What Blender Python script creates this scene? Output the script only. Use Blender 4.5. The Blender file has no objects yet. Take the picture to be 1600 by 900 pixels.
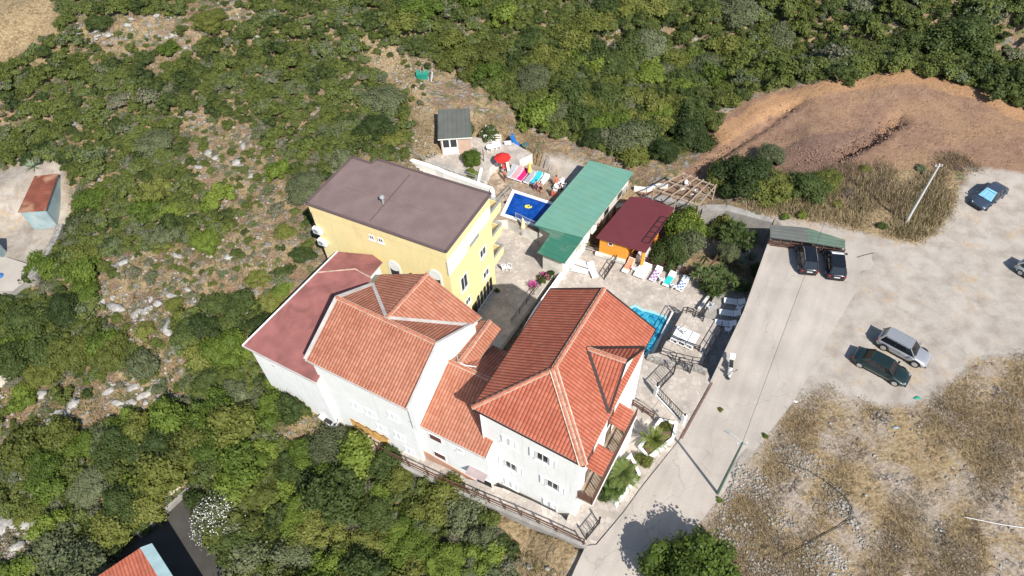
import bpy, bmesh, math, random
import numpy as np
from mathutils import Vector, Matrix
sc = bpy.context.scene
COL = sc.collection
PI = math.pi
rad = math.radians
random.seed(7)
# ------------------------------------------------------------------ camera, sky, sun, exposure
CX, CY, FOC, HCAM = 800.0, 450.0, 1075.0, 50.0        # pinhole of the photograph at 1600 x 900
_d = Vector((845-CX, 1330-CY, FOC)).normalized()       # straight down, in camera axes (x right, y down, z ahead)
_y = Vector((0, 0, 1)) - _d*_d.z; _y.normalize()
_x = _y.cross(-_d)
RW = Matrix((_x, _y, -_d))                             # camera axes -> world axes
cam_d = bpy.data.cameras.new('camera'); cam = bpy.data.objects.new('camera', cam_d); COL.objects.link(cam)
cam_d.sensor_width = 36; cam_d.lens = 36*FOC/1600; cam_d.clip_start = .5; cam_d.clip_end = 2000
Mx = Matrix(((RW[0][0], -RW[0][1], -RW[0][2]), (RW[1][0], -RW[1][1], -RW[1][2]), (RW[2][0], -RW[2][1], -RW[2][2])))
cam.matrix_world = Matrix.Translation((0, 0, HCAM)) @ Mx.to_4x4()
sc.camera = cam
SUN_EL, SUN_AZ = rad(45.5), rad(-64)
SD = Vector((math.cos(SUN_AZ)*math.cos(SUN_EL), math.sin(SUN_AZ)*math.cos(SUN_EL), math.sin(SUN_EL)))
w = bpy.data.worlds.new("World"); sc.world = w; w.use_nodes = True
nt = w.node_tree; bg = nt.nodes['Background']; sky = nt.nodes.new('ShaderNodeTexSky'); sky.sky_type = 'NISHITA'
sky.sun_disc = False; sky.sun_elevation = SUN_EL; sky.sun_rotation = math.atan2(SD.x, SD.y); sky.air_density = 1.0; sky.dust_density = .6
nt.links.new(sky.outputs[0], bg.inputs[0]); bg.inputs[1].default_value = .10
sl = bpy.data.lights.new('sun', 'SUN'); sl.energy = 4.8; sl.angle = rad(.53); sl.color = (1, .95, .87)
so = bpy.data.objects.new('sun', sl); COL.objects.link(so); so.rotation_euler = (-SD).to_track_quat('-Z', 'Y').to_euler()
sc.view_settings.view_transform = 'Standard'; sc.view_settings.look = 'None'; sc.view_settings.gamma = 1; sc.view_settings.exposure = 0.48
sc.render.engine = 'CYCLES'
sc.cycles.max_bounces = 6; sc.cycles.diffuse_bounces = 3; sc.cycles.glossy_bounces = 2; sc.cycles.transmission_bounces = 3
sc.cycles.caustics_reflective = False; sc.cycles.caustics_refractive = False

def ray(u, v):
    r = RW @ Vector((u-CX, v-CY, FOC)); return r
def at(u, v, z=0.0):
    r = ray(u, v); t = (z-HCAM)/r.z
    return Vector((r.x*t, r.y*t, z))
# ------------------------------------------------------------------ materials
def srgb(r, g, b):
    f = lambda c: (c/255/12.92) if c/255 <= .04045 else ((c/255+.055)/1.055)**2.4
    return (f(r), f(g), f(b), 1)
MATS = {}
def N(nt, t, **k):
    n = nt.nodes.new(t)
    for a, b in k.items(): setattr(n, a, b)
    return n
def mat(name, col, rough=.8, var=.12, scale=1.5, metal=0, bump=0, bscale=20, spec=.3, fine=0, fscale=12, coat=0, coords='Object'):
    if name in MATS: return MATS[name]
    m = bpy.data.materials.new(name); m.use_nodes = True; nt = m.node_tree; p = nt.nodes['Principled BSDF']
    p.inputs['Roughness'].default_value = rough; p.inputs['Metallic'].default_value = metal
    p.inputs['Specular IOR Level'].default_value = spec; p.inputs['Coat Weight'].default_value = coat
    tc = N(nt, 'ShaderNodeTexCoord')
    out = None
    base = tuple(col[:3])+(1,)
    n1 = N(nt, 'ShaderNodeTexNoise'); n1.inputs['Scale'].default_value = scale; n1.inputs['Detail'].default_value = 5
    nt.links.new(tc.outputs[coords], n1.inputs[0])
    cr = N(nt, 'ShaderNodeValToRGB'); cr.color_ramp.elements[0].position = .3; cr.color_ramp.elements[1].position = .7
    cr.color_ramp.elements[0].color = tuple(c*(1-var) for c in base[:3])+(1,); cr.color_ramp.elements[1].color = tuple(min(1, c*(1+var)) for c in base[:3])+(1,)
    nt.links.new(n1.outputs[0], cr.inputs[0]); out = cr.outputs[0]
    if fine:
        n2 = N(nt, 'ShaderNodeTexNoise'); n2.inputs['Scale'].default_value = fscale; n2.inputs['Detail'].default_value = 3
        nt.links.new(tc.outputs[coords], n2.inputs[0])
        mr = N(nt, 'ShaderNodeMapRange'); mr.inputs[1].default_value = .35; mr.inputs[2].default_value = .65; mr.inputs[3].default_value = 1-fine; mr.inputs[4].default_value = 1+fine
        nt.links.new(n2.outputs[0], mr.inputs[0])
        mx = N(nt, 'ShaderNodeVectorMath', operation='SCALE'); nt.links.new(out, mx.inputs[0]); nt.links.new(mr.outputs[0], mx.inputs['Scale']); out = mx.outputs[0]
    nt.links.new(out, p.inputs['Base Color'])
    if bump:
        n3 = N(nt, 'ShaderNodeTexNoise'); n3.inputs['Scale'].default_value = bscale; nt.links.new(tc.outputs[coords], n3.inputs[0])
        bp = N(nt, 'ShaderNodeBump'); bp.inputs['Strength'].default_value = bump; bp.inputs['Distance'].default_value = .05
        nt.links.new(n3.outputs[0], bp.inputs['Height']); nt.links.new(bp.outputs[0], p.inputs['Normal'])
    MATS[name] = m; return m

def tile_mat(name, c1, c2, moss=.15, w=.25, h=.40, depth=.045, edge=.45):
    """barrel roof tiles laid in courses; u runs along the eave, v up the slope (UVs in metres)"""
    m = bpy.data.materials.new(name); m.use_nodes = True; nt = m.node_tree; p = nt.nodes['Principled BSDF']; L = nt.links.new
    p.inputs['Roughness'].default_value = .75; p.inputs['Specular IOR Level'].default_value = .25
    uv = N(nt, 'ShaderNodeUVMap'); sp = N(nt, 'ShaderNodeSeparateXYZ'); L(uv.outputs[0], sp.inputs[0])
    def math_(op, a, b=None, clamp=False):
        n = N(nt, 'ShaderNodeMath', operation=op, use_clamp=clamp)
        for i, x in enumerate((a, b)):
            if x is None: continue
            if isinstance(x, (int, float)): n.inputs[i].default_value = x
            else: L(x, n.inputs[i])
        return n.outputs[0]
    us = math_('DIVIDE', sp.outputs[0], w); vs = math_('DIVIDE', sp.outputs[1], h)
    fu = math_('FRACT', us); fv = math_('FRACT', vs); iu = math_('FLOOR', us); iv = math_('FLOOR', vs)
    su = math_('SINE', math_('MULTIPLY', fu, PI))                         # barrel profile
    hgt = math_('ADD', math_('POWER', su, .7), math_('MULTIPLY', fv, -.3))
    cb = N(nt, 'ShaderNodeCombineXYZ'); L(iu, cb.inputs[0]); L(iv, cb.inputs[1])
    wn = N(nt, 'ShaderNodeTexWhiteNoise', noise_dimensions='2D'); L(cb.outputs[0], wn.inputs[0])
    tc = N(nt, 'ShaderNodeTexCoord')
    ns = N(nt, 'ShaderNodeTexNoise'); ns.inputs['Scale'].default_value = .5; ns.inputs['Detail'].default_value = 6; L(tc.outputs['Object'], ns.inputs[0])
    t = math_('ADD', math_('MULTIPLY', wn.outputs[0], .38), math_('MULTIPLY', ns.outputs[0], .8))
    cr = N(nt, 'ShaderNodeValToRGB'); e = cr.color_ramp.elements; e[0].position = .25; e[1].position = .85; e[0].color = c1+(1,); e[1].color = c2+(1,)
    L(t, cr.inputs[0])
    # self-shadow painted between barrels and at course lips, then lichen stains
    groove_shade = math_('SUBTRACT', 1, math_('MULTIPLY', math_('POWER', math_('SUBTRACT', 1, su), 2.0), edge))
    lip = math_('GREATER_THAN', fv, .1)
    groove_shade = math_('MULTIPLY', groove_shade, math_('ADD', math_('MULTIPLY', lip, .16), .84))
    sc_ = N(nt, 'ShaderNodeVectorMath', operation='SCALE'); L(cr.outputs[0], sc_.inputs[0]); L(groove_shade, sc_.inputs['Scale'])
    n2 = N(nt, 'ShaderNodeTexNoise'); n2.inputs['Scale'].default_value = 2.2; n2.inputs['Detail'].default_value = 8; L(tc.outputs['Object'], n2.inputs[0])
    mk = N(nt, 'ShaderNodeMapRange'); mk.inputs[1].default_value = .55; mk.inputs[2].default_value = .75; mk.inputs[3].default_value = 0; mk.inputs[4].default_value = moss; L(n2.outputs[0], mk.inputs[0])
    mx = N(nt, 'ShaderNodeMix', data_type='RGBA'); L(mk.outputs[0], mx.inputs[0]); L(sc_.outputs[0], mx.inputs[6]); mx.inputs[7].default_value = (.24, .19, .15, 1)
    L(mx.outputs[2], p.inputs['Base Color'])
    bp = N(nt, 'ShaderNodeBump'); bp.inputs['Strength'].default_value = 1; bp.inputs['Distance'].default_value = depth; L(hgt, bp.inputs['Height']); L(bp.outputs[0], p.inputs['Normal'])
    MATS[name] = m; return m

def seam_mat(name, col, w=.25, var=.1, rough=.55, stain=None, amt=.4):
    """profiled sheet metal: ribs along v"""
    m = bpy.data.materials.new(name); m.use_nodes = True; nt = m.node_tree; p = nt.nodes['Principled BSDF']; L = nt.links.new
    p.inputs['Roughness'].default_value = rough; p.inputs['Specular IOR Level'].default_value = .4
    uv = N(nt, 'ShaderNodeUVMap'); sp = N(nt, 'ShaderNodeSeparateXYZ'); L(uv.outputs[0], sp.inputs[0])
    d = N(nt, 'ShaderNodeMath', operation='DIVIDE'); L(sp.outputs[0], d.inputs[0]); d.inputs[1].default_value = w
    f = N(nt, 'ShaderNodeMath', operation='PINGPONG'); L(d.outputs[0], f.inputs[0]); f.inputs[1].default_value = .5
    s = N(nt, 'ShaderNodeMapRange'); L(f.outputs[0], s.inputs[0]); s.inputs[1].default_value = .05; s.inputs[2].default_value = .18
    tc = N(nt, 'ShaderNodeTexCoord'); ns = N(nt, 'ShaderNodeTexNoise'); ns.inputs['Scale'].default_value = .8; ns.inputs['Detail'].default_value = 7; L(tc.outputs['Object'], ns.inputs[0])
    cr = N(nt, 'ShaderNodeValToRGB'); e = cr.color_ramp.elements; e[0].position = .35; e[1].position = .7
    e[0].color = tuple(c*(1-var) for c in col)+(1,); e[1].color = tuple(c*(1+var) for c in col)+(1,); L(ns.outputs[0], cr.inputs[0])
    o = cr.outputs[0]
    if stain:
        n2 = N(nt, 'ShaderNodeTexNoise'); n2.inputs['Scale'].default_value = .55; n2.inputs['Detail'].default_value = 9; n2.inputs['Distortion'].default_value = .6; L(tc.outputs['Object'], n2.inputs[0])
        mk = N(nt, 'ShaderNodeMapRange'); mk.inputs[1].default_value = .5; mk.inputs[2].default_value = .66; mk.inputs[4].default_value = amt; L(n2.outputs[0], mk.inputs[0])
        mx = N(nt, 'ShaderNodeMix', data_type='RGBA'); L(mk.outputs[0], mx.inputs[0]); L(o, mx.inputs[6]); mx.inputs[7].default_value = stain+(1,); o = mx.outputs[2]
    L(o, p.inputs['Base Color'])
    bp = N(nt, 'ShaderNodeBump'); bp.inputs['Strength'].default_value = .8; bp.inputs['Distance'].default_value = .03; L(s.outputs[0], bp.inputs['Height']); L(bp.outputs[0], p.inputs['Normal'])
    MATS[name] = m; return m

def paving_mat(name, c1, c2, joint, scale=2.2, jw=.06, blotch=.25):
    """crazy paving of irregular flags"""
    m = bpy.data.materials.new(name); m.use_nodes = True; nt = m.node_tree; p = nt.nodes['Principled BSDF']; L = nt.links.new
    p.inputs['Roughness'].default_value = .85; p.inputs['Specular IOR Level'].default_value = .2
    g = N(nt, 'ShaderNodeNewGeometry')
    v = N(nt, 'ShaderNodeTexVoronoi', feature='DISTANCE_TO_EDGE'); v.inputs['Scale'].default_value = scale; L(g.outputs['Position'], v.inputs[0])
    v2 = N(nt, 'ShaderNodeTexVoronoi'); v2.inputs['Scale'].default_value = scale; L(g.outputs['Position'], v2.inputs[0])
    sp = N(nt, 'ShaderNodeSeparateColor'); L(v2.outputs['Color'], sp.inputs[0])
    cr = N(nt, 'ShaderNodeValToRGB'); e = cr.color_ramp.elements; e[0].color = c1+(1,); e[1].color = c2+(1,); L(sp.outputs[0], cr.inputs[0])
    ns = N(nt, 'ShaderNodeTexNoise'); ns.inputs['Scale'].default_value = .6; ns.inputs['Detail'].default_value = 8; L(g.outputs['Position'], ns.inputs[0])
    mr = N(nt, 'ShaderNodeMapRange'); mr.inputs[1].default_value = .3; mr.inputs[2].default_value = .7; mr.inputs[3].default_value = 1-blotch; mr.inputs[4].default_value = 1+blotch*.5; L(ns.outputs[0], mr.inputs[0])
    s_ = N(nt, 'ShaderNodeVectorMath', operation='SCALE'); L(cr.outputs[0], s_.inputs[0]); L(mr.outputs[0], s_.inputs['Scale'])
    st = N(nt, 'ShaderNodeMath', operation='LESS_THAN'); L(v.outputs[0], st.inputs[0]); st.inputs[1].default_value = jw
    mx = N(nt, 'ShaderNodeMix', data_type='RGBA'); L(st.outputs[0], mx.inputs[0]); L(s_.outputs[0], mx.inputs[6]); mx.inputs[7].default_value = joint+(1,)
    L(mx.outputs[2], p.inputs['Base Color'])
    MATS[name] = m; return m

def leaf_mat(name, c1, c2, c3, per_obj=True):
    m = bpy.data.materials.new(name); m.use_nodes = True; nt = m.node_tree; p = nt.nodes['Principled BSDF']; L = nt.links.new
    p.inputs['Roughness'].default_value = .62; p.inputs['Specular IOR Level'].default_value = .25
    a = N(nt, 'ShaderNodeAttribute'); a.attribute_name = 'tint'
    oi = N(nt, 'ShaderNodeObjectInfo')
    f = N(nt, 'ShaderNodeMath', operation='MULTIPLY_ADD'); L(a.outputs['Fac'], f.inputs[0]); f.inputs[1].default_value = .5 if per_obj else 1.0
    mo = N(nt, 'ShaderNodeMath', operation='MULTIPLY'); L(oi.outputs['Random'], mo.inputs[0]); mo.inputs[1].default_value = .5 if per_obj else 0.0
    L(mo.outputs[0], f.inputs[2])
    cr = N(nt, 'ShaderNodeValToRGB'); e = cr.color_ramp.elements; e[0].position = .1; e[1].position = .9; e[0].color = c1+(1,); e[1].color = c3+(1,)
    k = e.new(.5); k.color = c2+(1,)
    L(f.outputs[0], cr.inputs[0]); L(cr.outputs[0], p.inputs['Base Color'])
    tr = N(nt, 'ShaderNodeBsdfTranslucent'); L(cr.outputs[0], tr.inputs[0]); ms = N(nt, 'ShaderNodeMixShader'); ms.inputs[0].default_value = .22
    L(p.outputs[0], ms.inputs[1]); L(tr.outputs[0], ms.inputs[2]); L(ms.outputs[0], nt.nodes['Material Output'].inputs[0])
    MATS[name] = m; return m

# surface colours (linear); roof tiles and the shaded paving include painted shade
def render_mat(name, col, stain, amt=.25):
    m = mat(name, col, .85, .04, .6, fine=.03, fscale=6); nt = m.node_tree; p = nt.nodes['Principled BSDF']; L = nt.links.new; src = p.inputs['Base Color'].links[0].from_socket
    g = N(nt, 'ShaderNodeNewGeometry'); mp = N(nt, 'ShaderNodeMapping'); mp.inputs['Scale'].default_value = (1.6, 1.6, .16); L(g.outputs['Position'], mp.inputs[0])
    n = N(nt, 'ShaderNodeTexNoise'); n.inputs['Scale'].default_value = 1.4; n.inputs['Detail'].default_value = 8; n.inputs['Roughness'].default_value = .65; L(mp.outputs[0], n.inputs[0])
    r = N(nt, 'ShaderNodeMapRange'); r.inputs[1].default_value = .52; r.inputs[2].default_value = .78; r.inputs[4].default_value = amt; L(n.outputs[0], r.inputs[0])
    x = N(nt, 'ShaderNodeMix', data_type='RGBA'); L(r.outputs[0], x.inputs[0]); L(src, x.inputs[6]); x.inputs[7].default_value = stain+(1,); L(x.outputs[2], p.inputs['Base Color']); return m
WHITE = render_mat('white_render', (.84, .84, .82), (.50, .48, .44), .4)
WHITE2 = mat('white_paint', (.78, .78, .77), .6, .05, 1)
DIRTYW = mat('weathered_white_wall', (.62, .60, .56), .9, .16, 1.2, fine=.06)
YELLOW = render_mat('yellow_render', (.82, .68, .35), (.50, .40, .22), .35)
YELLOW2 = mat('yellow_render_band', (.72, .56, .27), .85, .05, .5)
TERR = tile_mat('terracotta_tiles', (.34, .088, .05), (.46, .145, .088), .25)
TERR_OLD = tile_mat('sun_bleached_terracotta_tiles', (.34, .12, .07), (.47, .20, .128), .28)
RIDGE = mat('terracotta_ridge_tiles', (.40, .15, .092), .8, .18, 3, fine=.15, fscale=5)
MORTAR = mat('ridge_mortar', (.50, .38, .30), .9, .25, 2.5)
FLASH = mat('grey_flashing', (.46, .43, .40), .7, .15, 1.5)
GUTTER = mat('dark_gutter', (.035, .024, .022), .5, .1, 1)
BROWNROOF = seam_mat('brown_panel_roof', (.205, .148, .135), .21, .10)
BROWNTRIM = mat('brown_roof_trim', (.12, .085, .085), .5, .06, 1)
PINKROOF = seam_mat('faded_red_felt_roof', (.285, .11, .10), 4.0, .16, .9, stain=(.17, .068, .06), amt=.7)
GREENROOF = seam_mat('green_sheet_roof', (.13, .285, .22), .8, .05, stain=(.17, .30, .20), amt=.35)
GREENROOF2 = seam_mat('dark_green_sheet_roof', (.035, .15, .10), .8, .05, stain=(.2, .24, .18), amt=.5)
MAROON = seam_mat('maroon_sheet_roof', (.13, .028, .033), .3, .06)
GREYROOF = seam_mat('dark_grey_shingle_roof', (.11, .115, .10), .5, .12)
RUST = seam_mat('rusted_iron_sheet', (.20, .06, .035), .3, .25, .8, stain=(.42, .25, .15), amt=.7)
SHEDWALL = seam_mat('blue_grey_corrugated_sheet', (.27, .36, .38), .3, .2, .7, stain=(.42, .46, .42), amt=.6)
SHADEGREEN = seam_mat('faded_green_awning_sheet', (.12, .17, .125), .5, .12)
SHADEGREY = seam_mat('grey_green_awning_sheet', (.135, .14, .125), .5, .12)
ORANGE = mat('orange_render', (.72, .30, .04), .8, .06, 1)
WOOD = mat('weathered_wood', (.25, .18, .12), .85, .2, 3)
WOODPALE = mat('bleached_timber', (.34, .26, .19), .85, .2, 3)
WOODBR = mat('brown_stained_wood', (.10, .05, .035), .7, .15, 3)
IRON = mat('dark_ironwork', (.03, .028, .028), .5, .1, 2)
GREYMETAL = mat('galvanised_metal', (.38, .40, .40), .4, .1, 2, metal=.3)
POLEWHITE = mat('pale_concrete_pole', (.55, .55, .53), .8, .1, 2)
POLEGREEN = mat('dark_green_metal_pole', (.08, .13, .11), .6, .1, 2)
GLASS = mat('dark_window_glass', (.03, .035, .04), .08, .1, 1, spec=.6)
DARK = mat('dark_opening', (.02, .018, .017), .9, .1, 1)
SHUTTER = mat('white_louvre_shutter', (.66, .68, .69), .6, .05, 2)
LOUVRE = mat('shutter_slat_gap', (.50, .52, .54), .7, .05, 2)
REDBROWN = mat('red_brown_shutter', (.11, .05, .04), .7, .1, 2)
PLINTH = mat('terracotta_plinth_paint', (.50, .29, .20), .85, .08, 1.2)
PLASTIC = mat('white_plastic', (.80, .81, .82), .45, .03, 2)
CONC = mat('pale_concrete', (.40, .358, .315), .9, .12, .35, fine=.05, fscale=9, bump=.15)
CONCWALL = mat('concrete_wall', (.32, .30, .275), .9, .2, 1.2, fine=.1, fscale=7, bump=.2)
STONEWALL = paving_mat('rubble_stone_wall', (.26, .24, .22), (.42, .395, .355), (.16, .145, .13), 3.0, .05)
PAVE = paving_mat('pale_crazy_paving', (.40, .35, .305), (.52, .465, .41), (.33, .29, .25), 2.4, .03, .25)
PAVEW = paving_mat('worn_brown_paving', (.27, .195, .13), (.42, .34, .26), (.3, .23, .17), 2.4, .04, .5)
SHADOWPAVE = paving_mat('shaded_grey_paving', (.29, .27, .245), (.38, .35, .32), (.2, .19, .17), 1.8, .03, .2)  # shade of the road wall is put into this darker paving colour
TERRACE = mat('brown_terrace_screed', (.36, .26, .17), .9, .15, .8, fine=.1)
# ------------------------------------------------------------------ mesh builder
class MB:
    def __init__(s): s.v = []; s.f = []; s.m = []; s.uv = []; s.mats = []
    def mi(s, m):
        if m not in s.mats: s.mats.append(m)
        return s.mats.index(m)
    def face(s, pts, m, uvdir=None, uv=None):
        pts = [Vector(p) for p in pts]
        b = len(s.v); s.v += [tuple(p) for p in pts]; s.f.append(list(range(b, b+len(pts)))); s.m.append(s.mi(m))
        if uvdir is not None:
            n = Vector((0, 0, 0))
            for i in range(len(pts)): n += pts[i].cross(pts[(i+1) % len(pts)])
            n.normalize()
            if n.z < 0: n = -n
            u = Vector(uvdir); u -= n*u.dot(n); u.normalize(); vv = n.cross(u)
            uv = [(p.dot(u), p.dot(vv)) for p in pts]
        s.uv.append(uv or [(0, 0)]*len(pts))
    def prism(s, base, top, m, mtop=None, cap=True, uvdir=None):
        base = [Vector(p) for p in base]; top = [Vector(p) for p in top]; n = len(base)
        a = sum((base[i].x*base[(i+1) % n].y-base[(i+1) % n].x*base[i].y) for i in range(n))
        if a < 0: base.reverse(); top.reverse()
        for i in range(n):
            j = (i+1) % n
            q = [base[i], base[j], top[j], top[i]]
            e = (base[j]-base[i])
            if e.length > 1e-6: e.normalize()
            s.face(q, m, uv=[(0, 0), ((base[j]-base[i]).length, 0), ((base[j]-base[i]).length, (top[j]-base[j]).length), (0, (top[i]-base[i]).length)])
        if cap: s.face(top, mtop or m, uvdir=uvdir); s.face(list(reversed(base)), m)
    def slab(s, poly, z0, z1, m, mtop=None, uvdir=None):
        s.prism([(p[0], p[1], z0) for p in poly], [(p[0], p[1], z1) for p in poly], m, mtop, uvdir=uvdir)
    def sheet(s, poly3, t, m, uvdir=None, mside=None):
        """thick sheet under the given (possibly sloping) polygon"""
        s.prism([Vector(p)-Vector((0, 0, t)) for p in poly3], poly3, mside or m, m, uvdir=uvdir)
    def box(s, c, sz, m, rz=0, ax=None):
        c = Vector(c)
        if ax is None: ax = Matrix.Rotation(rz, 3, 'Z')
        hx, hy, hz = sz[0]/2, sz[1]/2, sz[2]/2
        P = [c+ax@Vector((sx*hx, sy*hy, sz_*hz)) for sz_ in (-1, 1) for sx, sy in ((-1, -1), (1, -1), (1, 1), (-1, 1))]
        for f in ((0, 3, 2, 1), (4, 5, 6, 7), (0, 1, 5, 4), (1, 2, 6, 5), (2, 3, 7, 6), (3, 0, 4, 7)):
            s.face([P[i] for i in f], m, uv=[(0, 0), (1, 0), (1, 1), (0, 1)])
    def bar(s, a, b, w_, h_, m, up=(0, 0, 1)):
        a, b = Vector(a), Vector(b); d = (b-a); L = d.length
        if L < 1e-5: return
        d.normalize(); u = Vector(up)
        if abs(d.dot(u)) > .98: u = Vector((1, 0, 0)) if abs(d.x) < .9 else Vector((0, 1, 0))
        y = u.cross(d).normalized(); z = d.cross(y)
        s.box((a+b)/2, (L, w_, h_), m, ax=Matrix((d, y, z)).transposed())
    def tube(s, pts, r, m, n=8, cap=True):
        pts = [Vector(p) for p in pts]; rs = r if isinstance(r, (list, tuple)) else [r]*len(pts); rings = []
        for i, p in enumerate(pts):
            d = (pts[min(i+1, len(pts)-1)]-pts[max(i-1, 0)]).normalized()
            u = Vector((0, 0, 1)) if abs(d.z) < .9 else Vector((1, 0, 0))
            x = u.cross(d).normalized(); y = d.cross(x)
            rings.append([p+(x*math.cos(2*PI*k/n)+y*math.sin(2*PI*k/n))*rs[i] for k in range(n)])
        b = len(s.v); mi = s.mi(m)
        for R_ in rings: s.v += [tuple(q) for q in R_]
        for i in range(len(pts)-1):
            for k in range(n):
                k2 = (k+1) % n
                s.f.append([b+i*n+k, b+i*n+k2, b+(i+1)*n+k2, b+(i+1)*n+k]); s.m.append(mi); s.uv.append([(0, 0)]*4)
        if cap:
            s.f.append([b+k for k in range(n)][::-1]); s.m.append(mi); s.uv.append([(0, 0)]*n)
            s.f.append([b+(len(pts)-1)*n+k for k in range(n)]); s.m.append(mi); s.uv.append([(0, 0)]*n)
    def lathe(s, prof, m, c=(0, 0, 0), n=16):
        """profile of (r, z)"""
        b = len(s.v); mi = s.mi(m); c = Vector(c)
        for r_, z in prof: s.v += [tuple(c+Vector((r_*math.cos(2*PI*k/n), r_*math.sin(2*PI*k/n), z))) for k in range(n)]
        for i in range(len(prof)-1):
            for k in range(n):
                k2 = (k+1) % n
                s.f.append([b+i*n+k, b+i*n+k2, b+(i+1)*n+k2, b+(i+1)*n+k]); s.m.append(mi); s.uv.append([(0, 0)]*4)
    def build(s, name, parent=None, smooth=False, bevel=0):
        me = bpy.data.meshes.new(name)
        off = Vector((0, 0, 0))
        if parent is not None:
            q = parent
            while q is not None: off += q.location; q = q.parent
        elif s.v:
            a = np.array(s.v); off = Vector((float(a[:, 0].mean()), float(a[:, 1].mean()), float(a[:, 2].min())))
        me.from_pydata([(x-off.x, y-off.y, z-off.z) for x, y, z in s.v], [], s.f)
        for m in s.mats: me.materials.append(m)
        me.polygons.foreach_set('material_index', s.m)
        ul = me.uv_layers.new(name='UVMap'); ul.data.foreach_set('uv', [c for f in s.uv for p in f for c in p])
        if smooth: me.polygons.foreach_set('use_smooth', [True]*len(me.polygons))
        me.update()
        o = bpy.data.objects.new(name, me); COL.objects.link(o)
        if parent is not None: o.parent = parent
        else: o.location = off
        if bevel:
            b_ = o.modifiers.new('bevel', 'BEVEL'); b_.width = bevel; b_.segments = 2; b_.limit_method = 'ANGLE'
        return o
def tag(o, label=None, cat=None, group=None, kind=None):
    if label: o['label'] = label
    if cat: o['category'] = cat
    if group: o['group'] = group
    if kind: o['kind'] = kind
    return o
def thing(name, loc, label, cat, group=None):
    o = bpy.data.objects.new(name, None); COL.objects.link(o); o.location = loc; o.empty_display_size = .2
    return tag(o, label, cat, group)
def copy_tree(o, parent=None):
    c = o.copy(); COL.objects.link(c); c.parent = parent
    for ch in list(o.children): copy_tree(ch, c)
    return c
def place(proto, used, loc, rz, label=None, sc_=1, group=None):
    o = copy_tree(proto) if used[0] else proto
    used[0] = True
    o.location = loc; o.rotation_euler = (0, 0, rz); o.scale = (sc_,)*3
    if label: o['label'] = label
    if group: o['group'] = group
    return o
def inpoly(x, y, poly):
    """vectorised"""
    x = np.asarray(x, float); y = np.asarray(y, float); r = np.zeros(x.shape, bool); n = len(poly)
    for i in range(n):
        x1, y1 = poly[i][:2]; x2, y2 = poly[(i+1) % n][:2]
        c = (y1 > y) != (y2 > y)
        with np.errstate(divide='ignore', invalid='ignore'): xi = (x2-x1)*(y-y1)/(y2-y1+1e-12)+x1
        r ^= c & (x < xi)
    return r
def pxpoly(pts, z): return [tuple(at(u, v, z)) for u, v in pts]
# ------------------------------------------------------------------ terrain
CP = [ # pixel of the photograph, height
 (0,0,9),(160,0,8),(320,0,7),(480,0,5.5),(640,0,4.5),(800,0,3),(960,0,1),(1120,0,0),(1280,0,0),(1440,0,1),(1600,0,2.5),
 (-100,120,8),(0,120,6),(160,120,5),(320,120,4),(480,120,3),(640,130,1.5),(740,150,.6),(860,150,-.5),(1000,120,-2.5),(1100,130,-3.5),(1250,90,-3.5),(1430,90,-3),(1600,120,-3.2),(1700,170,-3),
 (0,250,2),(160,240,2.6),(320,240,2.2),(460,250,1.8),(560,220,1.6),(640,200,.6),(740,205,-.3),(850,235,-1.6),(930,270,-2.2),(1010,275,-2.4),(1080,215,-2.8),
 (0,400,0),(110,380,.2),(240,400,.8),(380,380,1.2),(470,360,1.0),(500,400,.2),(420,480,-.2),(300,500,0),(150,500,-.8),(0,520,-1.5),
 (380,560,-1.2),(440,620,-2.2),(520,670,-2.6),(300,640,-1.8),(100,640,-2.2),(0,700,-3),(200,740,-3.4),(300,800,-4),(120,860,-4.2),(0,860,-3.6),
 (560,720,-2.9),(640,760,-2.7),(720,800,-2.3),(800,840,-1.6),(880,880,-.7),(915,930,-.4),(600,880,-3.2),(450,830,-3.8),(740,900,-2.4),(-150,600,-1),(-150,900,-4),(300,980,-4.4),(700,1000,-2.6),
 (1130,185,-1.2),(1200,160,-.2),(1300,142,.5),(1430,132,.9),(1540,153,.6),(1600,188,.3),(1700,235,.2),(1200,215,-1),(1300,215,.1),(1430,215,.4),(1560,235,.2),(1050,275,-2.2),(1120,262,-1.5),
 (1110,300,-1.6),(1180,310,-.6),(1250,330,-.1),(1340,330,.1),(1420,300,.1),(1100,328,-1.2),
 (1330,400,-.03),(1260,500,-.03),(1450,400,-.03),(1600,380,0),(1550,500,0),(1400,550,-.03),(1300,580,-.03),(1180,640,-.05),(1250,640,-.04),(1130,780,-.06),(1060,860,-.1),(1000,900,-.2),
 (1200,760,.1),(1300,700,.15),(1450,680,.1),(1600,620,.1),(1300,860,0),(1450,820,.2),(1600,800,.1),(1150,900,-.2),(1300,1000,0),(1600,1000,0),(1000,1000,-.4),(1750,700,.2),(1750,400,.2),
]
cpx = np.array([tuple(at(u, v, z)) for u, v, z in CP])
def rolling(x, y):
    s = (np.sin(x*.37+1.3)*np.cos(y*.31+.4)+.5*np.sin(x*.83-y*.57+2)+.35*np.sin(x*1.7+y*1.3))
    return s
def wpoly(pts): return [tuple(at(*p)) for p in pts]        # (u, v, z) triples -> world
P_GARDEN = wpoly([(905,395,-3.2),(932,370,-3.2),(960,330,-3.2),(1010,318,-3.2),(1060,322,-2.6),(1095,334,-2.2),(1130,338,-2.2),(1206,350,-1),(1222,378,0),(1178,488,0),(1136,576,0),(1122,600,0),(1074,688,0),(1014,765,0),(985,800,0),(935,850,0),(912,850,0),(892,826,0),(950,700,0),(960,560,-3.2),(840,480,-3.2)])
P_PATIO = wpoly([(775,330,-3.2),(838,362,-3.2),(905,395,-3.2),(860,460,-3.2),(960,560,-3.2),(850,640,-3.2),(700,560,-3.2),(700,480,-3.2)])
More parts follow.
